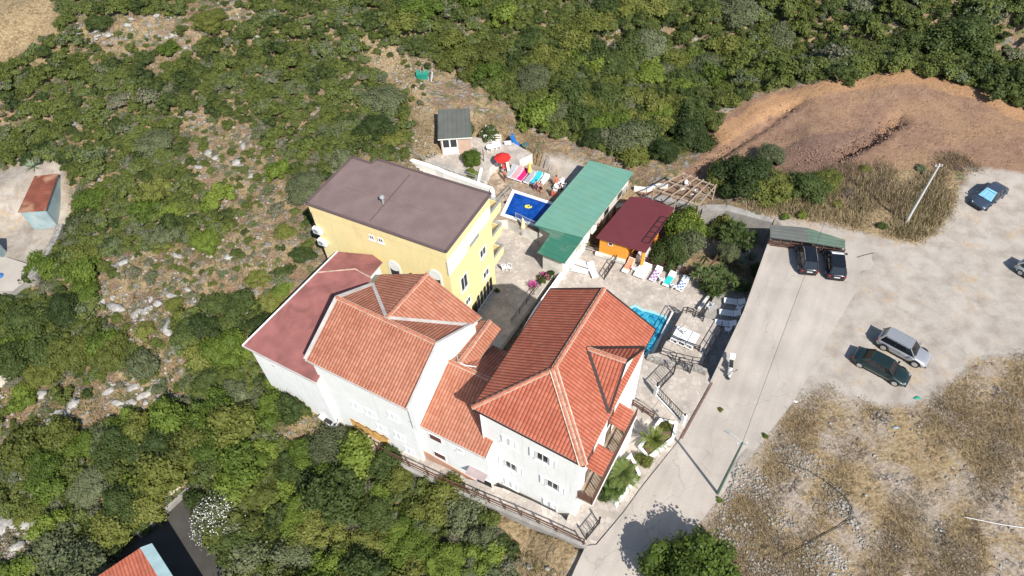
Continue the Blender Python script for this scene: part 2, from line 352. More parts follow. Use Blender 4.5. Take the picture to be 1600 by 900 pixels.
P_FRONT = wpoly([(915,850,0),(880,835,-.3),(815,807,-.8),(765,785,-1.2),(700,760,-1.6),(640,732,-2.1),(590,706,-2.4),(560,686,-2.5),(540,660,-2.5),(700,640,-1.6),(900,760,0)])
P_UPPER = wpoly([(640,262,-.6),(690,240,-.6),(745,212,-.6),(785,212,-.9),(840,240,-1.8),(890,290,-1.8),(905,330,-1.8),(870,345,-1.8),(838,362,-1.8),(775,335,-1.8),(700,300,-.8)])
P_DRIVE = wpoly([(140,930,-4.2),(165,880,-4.2),(213,832,-4.2),(290,762,-4.2),(325,790,-4.2),(378,860,-4.2),(395,965,-4.2),(300,1010,-4.2)])
PADS = [(P_DRIVE, -4.6), (P_PATIO, -4.0), (P_UPPER, -3.2), (P_GARDEN, -4.0), (P_FRONT, -3.6)]
ROAD = wpoly([(1204,374,0),(1163.7,486.6,0),(1123,573,0),(1112,596,0),(1063,686,0),(1003,761,0),(975,800,0),(932,851,0),(915,853,0),(900,885,0),(868,960,0),(800,1120,0),(930,1120,0),(998,960,0),(1040,880,0),(1085,826,0),(1121,782,0),(1190,690,0),(1240,628,0),(1262,590,0),(1310,500,0),(1378,392,0),(1330,378,0)])
def _inset(poly, d):
    n = len(poly); P = [Vector((p[0], p[1], 0)) for p in poly]; a = sum(P[i].x*P[(i+1) % n].y-P[(i+1) % n].x*P[i].y for i in range(n)); sg = 1 if a > 0 else -1; out = []
    for i in range(n):
        e1 = (P[i]-P[i-1]).normalized(); e2 = (P[(i+1) % n]-P[i]).normalized(); n1 = Vector((-e1.y, e1.x, 0))*sg; n2 = Vector((-e2.y, e2.x, 0))*sg
        out.append(P[i]+(n1+n2)*(d/max(.3, 1+n1.dot(n2))))
    return [tuple(q) for q in out]
ROAD_IN = _inset(ROAD, .75)
def ground_np(x, y, pads=True):
    x = np.asarray(x, float); y = np.asarray(y, float)
    num = np.zeros(x.shape); den = np.zeros(x.shape)
    for px_, py_, pz in cpx:
        d2 = (x-px_)**2+(y-py_)**2+4.0
        w_ = d2**-2.0; num += w_*pz; den += w_
    z = num/den
    flat = 1-np.clip((x-5)/6, 0, 1)*np.clip((75-y)/8, 0, 1)         # the car park and field are level
    z = z+rolling(x, y)*(.05+.22*flat)
    z = np.where(y > 100, z+(y-100)*.10, z)
    if pads:
        for poly, pz in PADS: z = np.where(inpoly(x, y, poly), pz, z)
        z = np.where(inpoly(x, y, ROAD_IN), np.minimum(z, -.3), z)
    return z
def ground(x, y): return float(ground_np(np.array([x]), np.array([y]))[0])
def on_ground(u, v):
    z = 0.0
    for _ in range(12):
        p = at(u, v, z); z = .5*z+.5*ground(p.x, p.y)
    return at(u, v, z)
def on_ground_np(U, V):
    A = np.array(RW); r = (A @ np.stack([U-CX, V-CY, np.full(len(U), FOC)])).T
    z = np.zeros(len(U))
    for _ in range(12):
        t = (z-HCAM)/r[:, 2]; x = r[:, 0]*t; y = r[:, 1]*t; z = .5*z+.5*ground_np(x, y)
    t = (z-HCAM)/r[:, 2]
    return r[:, 0]*t, r[:, 1]*t, z
def to_px(x, y, z):
    A = np.array(RW).T; q = A @ np.stack([x, y, z-HCAM]); return CX+FOC*q[0]/q[2], CY+FOC*q[1]/q[2]
def axis(lo, hi, step, far):
    a = np.arange(lo, hi+1e-6, step); k = [step]
    out = []; p = hi; s_ = step
    while p < far: s_ *= 1.35; p += s_; out.append(p)
    inn = []; p = lo; s_ = step
    while p > -far: s_ *= 1.35; p -= s_; inn.append(p)
    return np.array(inn[::-1]+list(a)+out)
gx = axis(-62, 60, .42, 700); gy = axis(10, 100, .42, 700)
GX, GY = np.meshgrid(gx, gy); GZ = ground_np(GX.ravel(), GY.ravel()).reshape(GX.shape)
PXU, PXV = to_px(GX.ravel(), GY.ravel(), GZ.ravel())
# the cut scar and the drainage runs in the bulldozed spoil
def carve(pts, wd, dp, GZ):
    for i in range(len(pts)-1):
        a = at(*pts[i], 0); b = at(*pts[i+1], 0); dx, dy = b.x-a.x, b.y-a.y; L2 = dx*dx+dy*dy
        t = np.clip(((GX-a.x)*dx+(GY-a.y)*dy)/L2, 0, 1); d = np.hypot(GX-a.x-t*dx, GY-a.y-t*dy)
        side = ((GX-a.x)*dy-(GY-a.y)*dx) > 0
        GZ = GZ-dp*np.exp(-(d/wd)**2)*(.7+.5*np.sin(GX*2.3)*np.cos(GY*3.1)+.3*np.sin(GX*5.1+GY*4))
    return GZ
GZ = carve([(1408,187),(1398,194),(1385,200),(1374,211),(1360,218),(1348,224),(1330,232),(1312,242)], .62, 1.7, GZ)
for dv in (0, 9, 20, 30): GZ = carve([(1262-dv,152+dv*.6),(1215-dv,168+dv),(1165-dv,192+dv),(1110-dv*.6,226+dv)], .32, .34, GZ)
GZ = carve([(1250,160),(1215,180),(1170,205),(1130,225)], .45, .3, GZ)
GZ = carve([(1270,245),(1200,258),(1150,268)], .45, .22, GZ)
def mask(poly, z=0, blur=2):
    m_ = inpoly(GX, GY, pxpoly(poly, z)).astype(float)
    for _ in range(blur):
        m_[1:-1, 1:-1] = (m_[1:-1, 1:-1]+m_[:-2, 1:-1]+m_[2:, 1:-1]+m_[1:-1, :-2]+m_[1:-1, 2:])/5
    return m_
dirt = mask([(1005,270),(1050,262),(1100,225),(1118,172),(1200,143),(1300,124),(1430,112),(1540,138),(1600,173),(1800,235),(1800,330),(1600,300),(1530,262),(1470,262),(1400,270),(1310,290),(1250,275),(1180,262),(1120,275),(1060,296),(1000,296)], 0, 3)
gravel = np.maximum(mask([(1060,318),(1100,324),(1200,335),(1300,350),(1400,376),(1436,382),(1475,350),(1500,300),(1520,262),(1800,300),(1800,520),(1610,560),(1530,560),(1490,600),(1440,630),(1380,640),(1300,612),(1245,622),(1190,690),(1121,785),(1040,880),(1000,960),(930,1120),(790,1120),(860,960),(905,860),(1003,755),(1200,420),(1204,372),(1100,345)], 0, 3),
                    mask([(840,245),(880,238),(935,262),(930,290),(890,300),(850,270)], -1.8, 3)*.85)
gravel = np.maximum(gravel, mask([(0,300),(40,270),(92,255),(122,290),(118,350),(95,372),(60,430),(20,470),(-60,470),(-60,330)], 0, 2)*.66)
field = mask([(1244,620),(1300,600),(1380,640),(1440,630),(1500,590),(1560,552),(1900,520),(1900,1100),(900,1100),(1000,900),(1121,790),(1190,690)], 0, 3)
straw = np.maximum.reduce([mask([(-60,-20),(70,-10),(100,30),(95,60),(60,70),(40,95),(-60,110)], 8, 3), mask([(560,90),(640,100),(665,170),(700,190),(740,180),(800,195),(860,230),(960,262),(1010,280),(980,300),(900,270),(820,225),(720,240),(640,262),(632,180)], 0, 3),
    mask([(1180,300),(1290,280),(1400,262),(1490,262),(1500,300),(1460,370),(1430,388),(1330,368),(1200,340)], 0, 3), mask([(800,780),(918,856),(900,900),(820,910),(740,830),(640,760)], -1.5, 2)])
nx_, ny_ = len(gx), len(gy)
idx = np.arange(nx_*ny_).reshape(ny_, nx_)
quads = np.stack([idx[:-1, :-1], idx[:-1, 1:], idx[1:, 1:], idx[1:, :-1]], -1).reshape(-1, 4)
def mesh_np(name, verts, quads, mat_, parent=None, smooth=False, attrs=None, k=4):
    me = bpy.data.meshes.new(name); nv, nf = len(verts), len(quads)
    me.vertices.add(nv); me.vertices.foreach_set('co', np.asarray(verts, np.float32).ravel())
    me.loops.add(nf*k); me.loops.foreach_set('vertex_index', np.asarray(quads, np.int32).ravel())
    me.polygons.add(nf); me.polygons.foreach_set('loop_start', np.arange(0, nf*k, k, dtype=np.int32))
    me.update(calc_edges=True)
    if smooth: me.polygons.foreach_set('use_smooth', np.ones(nf, bool))
    for n_, a in (attrs or {}).items():
        at_ = me.attributes.new(n_, 'FLOAT', 'POINT'); at_.data.foreach_set('value', np.asarray(a, np.float32).ravel())
    for m in (mat_ if isinstance(mat_, list) else [mat_]): me.materials.append(m)
    return me
def ground_material():
    m = bpy.data.materials.new('ground_cover'); m.use_nodes = True; nt = m.node_tree; p = nt.nodes['Principled BSDF']; L = nt.links.new
    p.inputs['Roughness'].default_value = .95; p.inputs['Specular IOR Level'].default_value = .1
    g = N(nt, 'ShaderNodeNewGeometry')
    def noise(s_, det=6, dist=0, rough=.55):
        n = N(nt, 'ShaderNodeTexNoise'); n.inputs['Scale'].default_value = s_; n.inputs['Detail'].default_value = det; n.inputs['Distortion'].default_value = dist; n.inputs['Roughness'].default_value = rough
        L(g.outputs['Position'], n.inputs[0]); return n.outputs[0]
    def ramp(f, stops):
        r = N(nt, 'ShaderNodeValToRGB'); e = r.color_ramp.elements
        e[0].position, e[0].color = stops[0][0], stops[0][1]+(1,); e[1].position, e[1].color = stops[-1][0], stops[-1][1]+(1,)
        for q, c in stops[1:-1]: k = e.new(q); k.color = c+(1,)
        L(f, r.inputs[0]); return r.outputs[0]
    def mix(f, a, b):
        x = N(nt, 'ShaderNodeMix', data_type='RGBA'); L(f, x.inputs[0]); L(a, x.inputs[6]); L(b, x.inputs[7]); return x.outputs[2]
    def mr(f, a, b, c=0, d=1):
        r = N(nt, 'ShaderNodeMapRange'); L(f, r.inputs[0]); r.inputs[1].default_value = a; r.inputs[2].default_value = b; r.inputs[3].default_value = c; r.inputs[4].default_value = d; return r.outputs[0]
    def attr(n_):
        a = N(nt, 'ShaderNodeAttribute'); a.attribute_name = n_; return a.outputs['Fac']
    def add(a, b, op='ADD'):
        x = N(nt, 'ShaderNodeMath', operation=op)
        for i, q in enumerate((a, b)):
            if isinstance(q, (int, float)): x.inputs[i].default_value = q
            else: L(q, x.inputs[i])
        return x.outputs[0]
    big = noise(.13, 4); med = noise(.7, 7, .3); fin = noise(4.5, 6); vf = noise(14, 3); edge = noise(1.1, 8, .5, .65)
    soil = ramp(fin, [(.25, (.12, .078, .05)), (.5, (.21, .14, .09)), (.75, (.30, .215, .145))])
    grass = ramp(fin, [(.28, (.17, .12, .065)), (.5, (.30, .22, .125)), (.75, (.42, .335, .21))])
    scrub = ramp(fin, [(.3, (.07, .075, .03)), (.7, (.2, .18, .09))])
    hill = mix(mr(med, .42, .58), soil, grass); hill = mix(mr(noise(.9, 8, .4), .52, .6), hill, scrub)
    vor = N(nt, 'ShaderNodeTexVoronoi'); vor.inputs['Scale'].default_value = 1.5; L(g.outputs['Position'], vor.inputs[0])
    rockc = ramp(vf, [(.3, (.18, .17, .155)), (.7, (.37, .35, .325))])
    rk = add(mr(noise(.55, 9, .2, .7), .46, .58), mr(vor.outputs['Distance'], .52, .38), 'MULTIPLY')
    hill = mix(rk, hill, rockc)
    dirtc = ramp(add(add(fin, .45, 'MULTIPLY'), add(med, .55, 'MULTIPLY')), [(.3, (.13, .075, .052)), (.47, (.235, .142, .096)), (.6, (.30, .19, .125)), (.75, (.37, .25, .165))])
    mp = N(nt, 'ShaderNodeMapping', vector_type='TEXTURE'); mp.inputs['Rotation'].default_value = (0, 0, rad(28)); mp.inputs['Scale'].default_value = (5, .45, 1); L(g.outputs['Position'], mp.inputs[0])
    sn = N(nt, 'ShaderNodeTexNoise'); sn.inputs['Scale'].default_value = .8; sn.inputs['Detail'].default_value = 8; L(mp.outputs[0], sn.inputs[0])
    dirtc = mix(mr(sn.outputs[0], .46, .62, 0, .55), dirtc, ramp(fin, [(.3, (.18, .11, .08)), (.7, (.27, .175, .125))]))
    dirtc = mix(mr(big, .45, .62, 0, .6), dirtc, ramp(fin, [(.3, (.25, .15, .082)), (.7, (.35, .235, .14))]))
    gravc = ramp(add(add(vf, .35, 'MULTIPLY'), add(med, .65, 'MULTIPLY')), [(.28, (.245, .205, .17)), (.45, (.34, .30, .26)), (.55, (.40, .36, .315)), (.72, (.46, .42, .37))])
    gravc = mix(mr(noise(.35, 7, .5, .7), .55, .68, 0, .75), gravc, ramp(fin, [(.3, (.30, .20, .12)), (.7, (.48, .36, .23))]))
    vs_ = N(nt, 'ShaderNodeTexVoronoi'); vs_.inputs['Scale'].default_value = 5.0; L(g.outputs['Position'], vs_.inputs[0])
    stones = ramp(vs_.outputs['Distance'], [(.1, (.38, .355, .32)), (.38, (.26, .24, .215)), (.55, (.10, .08, .065))])
    fieldc = mix(mr(noise(.28, 8, .6, .65), .44, .58), grass, ramp(fin, [(.3, (.26, .205, .155)), (.7, (.42, .36, .30))]))
    fieldc = mix(mr(noise(.4, 9, .3, .7), .55, .63), fieldc, stones)
    fieldc = mix(mr(noise(.22, 8, .9, .7), .55, .66, 0, .8), fieldc, ramp(fin, [(.3, (.13, .085, .042)), (.7, (.28, .19, .10))]))
    def fac(n_, soft=.25): # ragged edges
        s_ = add(attr(n_), add(add(edge, -.5), .9, 'MULTIPLY')); return mr(s_, .5-soft*.5, .5+soft*.5)
    dirtc = mix(mr(add(attr('rim'), add(med, -.5)), .35, .75, 0, .75), dirtc, ramp(fin, [(.3, (.30, .165, .08)), (.7, (.46, .28, .155))])); dirtc = mix(mr(add(attr('dark_soil'), add(med, -.5)), .35, .7, 0, .8), dirtc, ramp(fin, [(.3, (.105, .062, .05)), (.7, (.22, .145, .115))]))
    c = mix(fac('straw'), hill, grass)
    c = mix(fac('field'), c, fieldc); c = mix(fac('dirt', .2), c, dirtc); c = mix(fac('gravel', .5), c, gravc)
    L(c, p.inputs['Base Color'])
    h = add(add(fin, .5, 'MULTIPLY'), add(vf, .35, 'MULTIPLY')); h = add(h, add(add(rk, attr('rough'), 'MULTIPLY'), .6, 'MULTIPLY'))
    b = N(nt, 'ShaderNodeBump'); b.inputs['Distance'].default_value = .22; L(mr(attr('rough'), 0, 1, .18, .9), b.inputs['Strength']); L(h, b.inputs['Height']); L(b.outputs[0], p.inputs['Normal'])
    return m
rim = mask([(1110,190),(1200,148),(1300,128),(1430,116),(1540,142),(1620,180),(1600,200),(1530,165),(1430,142),(1300,150),(1200,175),(1130,215)], 0, 4)
dark_soil = mask([(1060,262),(1150,245),(1240,215),(1330,205),(1400,192),(1360,235),(1320,262),(1240,268),(1130,275)], 0, 5)
rough = 1-np.clip(gravel, 0, 1)*.9-dirt*.35
me = mesh_np('terrain', np.stack([GX.ravel(), GY.ravel(), GZ.ravel()], 1), quads, ground_material(), smooth=True,
             attrs=dict(dirt=dirt, gravel=gravel, field=field, straw=straw, rim=rim, dark_soil=dark_soil, rough=np.clip(rough, 0, 1)))
o = bpy.data.objects.new('terrain', me); COL.objects.link(o); tag(o, 'dry rocky hillside with tan soil and a bulldozed reddish dirt terrace', 'terrain', kind='structure')

def struct(mb, name, label, cat='ground', **k):
    o = mb.build(name, **k); return tag(o, label, cat, kind='structure')
# concrete road, its retaining wall is the slab's own side
def road_material():
    m = CONC.copy(); nt = m.node_tree; p = nt.nodes['Principled BSDF']; L = nt.links.new
    src = p.inputs['Base Color'].links[0].from_socket; g = N(nt, 'ShaderNodeNewGeometry')
    mp = N(nt, 'ShaderNodeMapping', vector_type='TEXTURE'); mp.inputs['Rotation'].default_value = (0, 0, rad(60)); mp.inputs['Scale'].default_value = (8, .7, 1); L(g.outputs['Position'], mp.inputs[0])
    a = N(nt, 'ShaderNodeTexNoise'); a.inputs['Scale'].default_value = .7; a.inputs['Detail'].default_value = 7; L(mp.outputs[0], a.inputs[0])
    r1 = N(nt, 'ShaderNodeMapRange'); r1.inputs[1].default_value = .4; r1.inputs[2].default_value = .65; r1.inputs[3].default_value = 1.05; r1.inputs[4].default_value = .92; L(a.outputs[0], r1.inputs[0])
    n = N(nt, 'ShaderNodeTexNoise'); n.inputs['Scale'].default_value = .5; n.inputs['Detail'].default_value = 3
    L(g.outputs['Position'], n.inputs[0])
    vm = N(nt, 'ShaderNodeVectorMath', operation='MULTIPLY_ADD'); L(n.outputs['Color'], vm.inputs[0]); vm.inputs[1].default_value = (3, 3, 0); L(g.outputs['Position'], vm.inputs[2])
    v = N(nt, 'ShaderNodeTexVoronoi', feature='DISTANCE_TO_EDGE'); v.inputs['Scale'].default_value = .14; L(vm.outputs[0], v.inputs[0])
    lt = N(nt, 'ShaderNodeMapRange'); lt.inputs[1].default_value = 0; lt.inputs[2].default_value = .006; lt.inputs[3].default_value = .8; lt.inputs[4].default_value = 1; L(v.outputs[0], lt.inputs[0])
    mu = N(nt, 'ShaderNodeMath', operation='MULTIPLY'); L(r1.outputs[0], mu.inputs[0]); L(lt.outputs[0], mu.inputs[1])
    s = N(nt, 'ShaderNodeVectorMath', operation='SCALE'); L(src, s.inputs[0]); L(mu.outputs[0], s.inputs['Scale']); L(s.outputs[0], p.inputs['Base Color'])
    return m
ROADM = road_material()
mb = MB(); mb.slab(ROAD, -4.2, .005, CONCWALL, ROADM)
struct(mb, 'road', 'pale cracked concrete road and car park', 'road')
# levels of the compound
def slabpx(name, label, pts, z1, z0, mtop, mside=DIRTYW, cat='paving'):
    mb = MB(); mb.slab([tuple(at(u, v, z1)) for u, v in pts], z0, z1, mside, mtop); return struct(mb, name, label, cat)
slabpx('pool_deck', 'pale crazy paved sun deck around the lower pool', [(905,383),(940,388),(1012,408),(1062,424),(1100,445),(1122,458),(1112,478),(1126,470),(1180,470),(1165,520),(1118,610),(1040,640),(930,640),(870,520),(842,480)], -3.2, -5, PAVE)
mb = MB(); mb.slab(wpoly([(1030,553,-1.8),(1067,488,-1.8),(1114,500,-1.8),(1126,515,-1.8),(1100,560,-1.8),(1096,580,-1.8),(1040,590,-1.8)]), -4.6, -1.8, DIRTYW, PAVE)
struct(mb, 'sun_terrace', 'raised paved terrace between the pool deck and the entrance yard', 'paving')
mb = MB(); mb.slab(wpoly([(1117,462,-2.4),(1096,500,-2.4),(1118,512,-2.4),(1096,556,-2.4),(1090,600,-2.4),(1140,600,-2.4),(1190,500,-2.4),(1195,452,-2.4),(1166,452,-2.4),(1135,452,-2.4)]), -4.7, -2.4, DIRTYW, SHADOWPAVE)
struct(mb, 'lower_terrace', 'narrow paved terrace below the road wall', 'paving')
mb = MB(); mb.slab(wpoly([(1000,556,-.1),(1030,551,-.1),(1070,560,-.1),(1104,576,-.1),(1111,597,-.1),(1063,686,-.1),(1003,761,-.1),(975,800,-.1),(930,851,-.1),(912,851,-.1),(880,826,-.1),(930,700,-.1)]), -4.8, -.1, DIRTYW, PAVE)
struct(mb, 'entrance_yard', 'paved yard between the big house and the road', 'paving')
slabpx('patio', 'paved courtyard beside the yellow building', [(772,340),(795,345),(842,366),(872,384),(880,402),(862,432),(835,470),(780,545),(790,600),(700,600),(690,470)], -3.2, -5, PAVE)
slabpx('upper_pool_deck', 'worn brown paving around the blue pool', [(765,345),(745,300),(762,262),(790,240),(812,250),(848,262),(880,285),(900,300),(880,340),(842,364),(815,355),(793,343)], -1.8, -4.4, PAVEW)
slabpx('cabin_terrace', 'pale paved terrace in front of the grey roofed cabin', [(640,258),(688,236),(742,214),(800,222),(832,240),(812,250),(790,240),(765,262),(752,300),(728,296),(640,272)], -.6, -3.5, PAVE)
# sloping walk along the front of the white houses, with its kerb wall
WK = [((918,853),(895,826),0.0),((870,832),(850,805),-.35),((815,808),(800,783),-.75),((765,787),(745,765),-1.15),((700,759),(690,735),-1.6),((640,731),(640,705),-2.0),((590,705),(590,680),-2.35),((556,686),(555,660),-2.5)]
mb = MB(); kb = MB()
for (a, b, z), (c, d, z2) in zip(WK[:-1], WK[1:]):
    A, B, C_, D_ = at(*a, z), at(*b, z), at(*c, z2), at(*d, z2)
    B = A+(B-A)*1.8; D_ = C_+(D_-C_)*1.8
    B.z = z; D_.z = z2
    mb.prism([A-Vector((0, 0, 1.5)), B-Vector((0, 0, 1.5)), D_-Vector((0, 0, 1.5)), C_-Vector((0, 0, 1.5))], [A, B, D_, C_], DIRTYW, PAVE)
    n = (C_-A).cross(Vector((0, 0, 1))).normalized()*.28
    if n.y > 0: n = -n
    up = Vector((0, 0, .22)); dn = Vector((0, 0, -2.2))
    kb.prism([A+dn, C_+dn, C_+n+dn, A+n+dn], [A+up, C_+up, C_+n+up, A+n+up], CONCWALL)
struct(mb, 'path', 'sloping paved walk along the front of the white houses', 'path')
o = kb.build('retaining_wall'); tag(o, 'long low concrete retaining wall along the front walk of the white houses', 'wall')
# ------------------------------------------------------------------ building helpers
UPZ = Vector((0, 0, 1))
class Wall:
    def __init__(s, a, b, out):
        s.a = Vector((a[0], a[1], 0)); b = Vector((b[0], b[1], 0)); s.e = (b-s.a); s.L = s.e.length; s.e.normalize()
        s.n = s.e.cross(UPZ); o = Vector((out[0], out[1], 0))
        if s.n.dot(o) < 0: s.n = -s.n
        s.M = Matrix((s.e, s.n, UPZ)).transposed()
    def hit(s, u, v):
        r = ray(u, v); c = Vector((0, 0, HCAM)); t = (s.a-c).dot(s.n)/r.dot(s.n); p = c+r*t
        return (p-s.a).dot(s.e), p.z
    def P(s, u, z, d=0): return s.a+s.e*u+UPZ*z+s.n*d
    def box(s, mb, u, z, w_, h_, d0, d1, m): mb.box(s.P(u, z, (d0+d1)/2), (w_, abs(d1-d0), h_), m, ax=s.M)
def frame_rect(mb, W, u, z, w_, h_, t, d0, d1, m):
    W.box(mb, u, z+h_/2-t/2, w_, t, d0, d1, m); W.box(mb, u, z-h_/2+t/2, w_, t, d0, d1, m)
    W.box(mb, u-w_/2+t/2, z, t, h_-2*t, d0, d1, m); W.box(mb, u+w_/2-t/2, z, t, h_-2*t, d0, d1, m)
def shutter_mb(W, u, z, w_, h_, d=.05):
    mb = MB(); frame_rect(mb, W, u, z, w_, h_, .07, d-.03, d+.02, SHUTTER)
    W.box(mb, u, z, w_-.13, h_-.13, d-.03, d-.012, LOUVRE); k = int((h_-.14)/.11)
    for i in range(k): W.box(mb, u, z-h_/2+.12+i*.11, w_-.14, .05, d-.012, d+.008, SHUTTER)
    return mb
def window(parent, W, px, w_=1.2, h_=1.2, style='glass', label=None, m=None):
    u, z = W.hit(*px)
    if style == 'closed':
        mb = MB(); frame_rect(mb, W, u, z, w_, h_, .06, 0, .05, WHITE2); o = mb.build('window', parent)
        W.box(mb2 := MB(), u, z-h_/2-.03, w_+.16, .05, 0, .12, WHITE2); mb2.build('sill', o)
        for s in (-1, 1): shutter_mb(W, u+s*(w_/4-.02), z, w_/2-.08, h_-.12, .06).build('shutter', o)
    elif style == 'open':
        mb = MB(); frame_rect(mb, W, u, z, w_, h_, .07, -.02, .05, WHITE2); W.box(mb, u, z, .06, h_, -.01, .04, WHITE2); o = mb.build('window', parent)
        W.box(g := MB(), u, z, w_-.1, h_-.1, -.02, .012, GLASS); g.build('pane', o)
        W.box(s_ := MB(), u, z-h_/2-.03, w_+.2, .05, 0, .14, WHITE2); s_.build('sill', o)
        for s in (-1, 1): shutter_mb(W, u+s*(w_*.75+.04), z, w_/2, h_, .07).build('shutter', o)
    elif style == 'glass':
        mb = MB(); frame_rect(mb, W, u, z, w_, h_, .09, -.02, .06, WHITE2); W.box(mb, u, z, .06, h_, -.01, .045, WHITE2); o = mb.build('window', parent)
        W.box(g := MB(), u, z, w_-.12, h_-.12, -.02, .012, GLASS); g.build('pane', o)
        W.box(s_ := MB(), u, z-h_/2-.03, w_+.16, .05, 0, .12, WHITE2); s_.build('sill', o)
    elif style == 'dark':
        mb = MB(); frame_rect(mb, W, u, z, w_, h_, .06, -.02, .05, WHITE2); o = mb.build('window', parent)
        W.box(g := MB(), u, z, w_-.1, h_-.1, -.02, .02, m or REDBROWN)
        for k in range(int(h_/.14)): W.box(g, u, z-h_/2+.12+k*.13, w_-.16, .06, .02, .035, m or REDBROWN)
        g.build('shutter', o)
    elif style == 'panel':
        mb = MB(); frame_rect(mb, W, u, z, w_, h_, .1, 0, .08, WHITE2); o = mb.build('window', parent)
        W.box(g := MB(), u, z, w_-.15, h_-.15, 0, .05, SHUTTER); g.build('blind', o)
    elif style == 'opening':
        mb = MB(); W.box(mb, u, z, w_, h_, -.02, .012, DARK); frame_rect(mb, W, u, z, w_+.1, h_+.1, .05, 0, .03, WHITE2); o = mb.build('window', parent)
    if label: o['label'] = label
    return o
def inset(poly, d):
    """move every edge of a polygon inwards"""
    n = len(poly); P = [Vector((p[0], p[1], 0)) for p in poly]
    a = sum(P[i].x*P[(i+1) % n].y-P[(i+1) % n].x*P[i].y for i in range(n)); sg = 1 if a > 0 else -1
    out = []
    for i in range(n):
        p0, p1, p2 = P[i-1], P[i], P[(i+1) % n]; e1 = (p1-p0).normalized(); e2 = (p2-p1).normalized()
        n1 = UPZ.cross(e1)*sg; n2 = UPZ.cross(e2)*sg; b = n1+n2
        out.append(p1+b*(d/max(.2, 1+n1.dot(n2))))
    return out
def ridge_caps(parent, lines, name='ridge_tiles', r=.13, mort=True):
    mb = MB()
    for a, b in lines:
        a, b = Vector(a), Vector(b); L = (b-a).length; n = max(2, int(L/.4)); d = (b-a)/n
        if mort: mb.bar(a+Vector((0, 0, .01)), b+Vector((0, 0, .01)), .34, .06, MORTAR)
        for i in range(n):
            p = a+d*i; mb.tube([p+Vector((0, 0, .05)), p+d*1.02+Vector((0, 0, .03))], [r*1.08, r*.9], RIDGE, n=8)
    return mb.build(name, parent)
def gutter(parent, lines, m=GUTTER, w_=.13, name='gutter'):
    mb = MB()
    for a, b in lines: mb.bar(a, b, w_, .12, m)
    return mb.build(name, parent)
# ------------------------------------------------------------------ big white house with terracotta roof
ZE = 9.6; ZR = 11.9
A, B, C, D = at(737, 637, ZE), at(912, 728, ZE), at(1024, 514, ZE), at(860, 451, ZE)
R1, R2 = at(944.4, 450.6, ZR), at(865, 576.4, ZR)
bh = thing('big_house', (3.5, 25, -3.2), 'tall white house with terracotta hip roof, closest to the road', 'house')
fp = inset([A, B, C, D], .38)
mb = MB(); mb.slab([(p.x, p.y) for p in fp], -4.6, ZE-.1, WHITE)
mb.prism([Vector((p.x, p.y, ZE-.1)) for p in (fp[3], fp[2])]+[Vector((fp[2].x, fp[2].y, ZE-.1))-Vector((.01, .01, 0))], [Vector((R1.x-.2, R1.y-.35, ZR-.25))]*3, WHITE, cap=False)
mb.build('wall', bh)
eL = (D-A).normalized(); eF = (B-A).normalized(); eR = (C-B).normalized()
rf = MB()
rf.sheet([A, R2, R1, D], .12, TERR_OLD if False else TERR, uvdir=eL, mside=FLASH)
rf.sheet([A, B, R2], .12, TERR, uvdir=eF, mside=FLASH)
rf.sheet([B, C, R1, R2], .12, TERR, uvdir=eR, mside=FLASH)
roof = rf.build('roof', bh)
# cross gable over the right eave
v0 = at(917.5, 544.7, 11.3); G1, G2 = at(1006.7, 543.4, ZE+.05), at(951, 646, ZE+.05); RA = at(977.4, 570.3, 10.95)
nrm = (B-A).cross(UPZ)
cg = MB()
out = (eR.cross(UPZ)).normalized()
pl_n = (C-B).cross(R2-B).normalized()
def on_right(p):  # height of the right hand slope above a plan point
    return B.z-((p.x-B.x)*pl_n.x+(p.y-B.y)*pl_n.y)/pl_n.z
v0.z = on_right(v0)+.03; RA.z = v0.z+.02
G1.z = ZE+.06; G2.z = ZE+.06
cg.sheet([v0, RA, G1], .06, TERR, uvdir=(RA-v0), mside=GUTTER); cg.sheet([v0, G2, RA], .06, TERR, uvdir=(RA-v0), mside=GUTTER)
cgo = cg.build('cross_gable_roof', bh)
mb = MB(); off = out*-.25
mb.prism([G1+off-UPZ*.5, G2+off-UPZ*.5, G2+off*2-UPZ*.5], [G1+off-UPZ*.08, G2+off-UPZ*.08, G2+off*2-UPZ*.08], WHITE)
mb.face([G1+off-UPZ*.1, G2+off-UPZ*.1, RA+off-UPZ*.12], WHITE); mb.build('gable_wall', bh)
gutter(bh, [(v0+UPZ*.05, G1+UPZ*.03), (v0+UPZ*.05, G2+UPZ*.03)], w_=.2, name='valley_gutter')
gutter(bh, [(A-UPZ*.1, B-UPZ*.1), (B-UPZ*.1, G2-UPZ*.1), (G2-UPZ*.06, RA-UPZ*.04), (RA-UPZ*.04, G1-UPZ*.06), (G1-UPZ*.1, C-UPZ*.1), (C-UPZ*.06, R1-UPZ*.04), (R1-UPZ*.04, D-UPZ*.06), (D-UPZ*.1, A-UPZ*.1)], w_=.14)
ridge_caps(bh, [(R1, R2), (R2, A), (v0, RA)], r=.11)
hipd = (B-R2).cross(UPZ).normalized()*.14
ridge_caps(bh, [(R2+hipd, B+hipd), (R2-hipd, B-hipd)], name='hip_tiles', r=.085)
WF = Wall(fp[0], fp[1], (0, -1)); WRr = Wall(fp[1], fp[2], (1, -.3)); WL = Wall(fp[0], fp[3], (-1, 0))
for px in ((795.5, 690), (798.7, 756), (859, 787.5)): window(bh, WF, px, 1.25, 1.15, 'closed')
for px in ((848, 715), (798.5, 727.5), (863.5, 757.5)): window(bh, WF, px, .95, 1.2, 'open')
for px in ((781, 775), (806, 783)):
    W_ = WF; u, z = W_.hit(*px); mb = MB(); W_.box(mb, u, z, 1.2, .55, 0, .04, mat('plinth_grey', (.5, .48, .44), .9)); mb.build('basement_vent', bh)
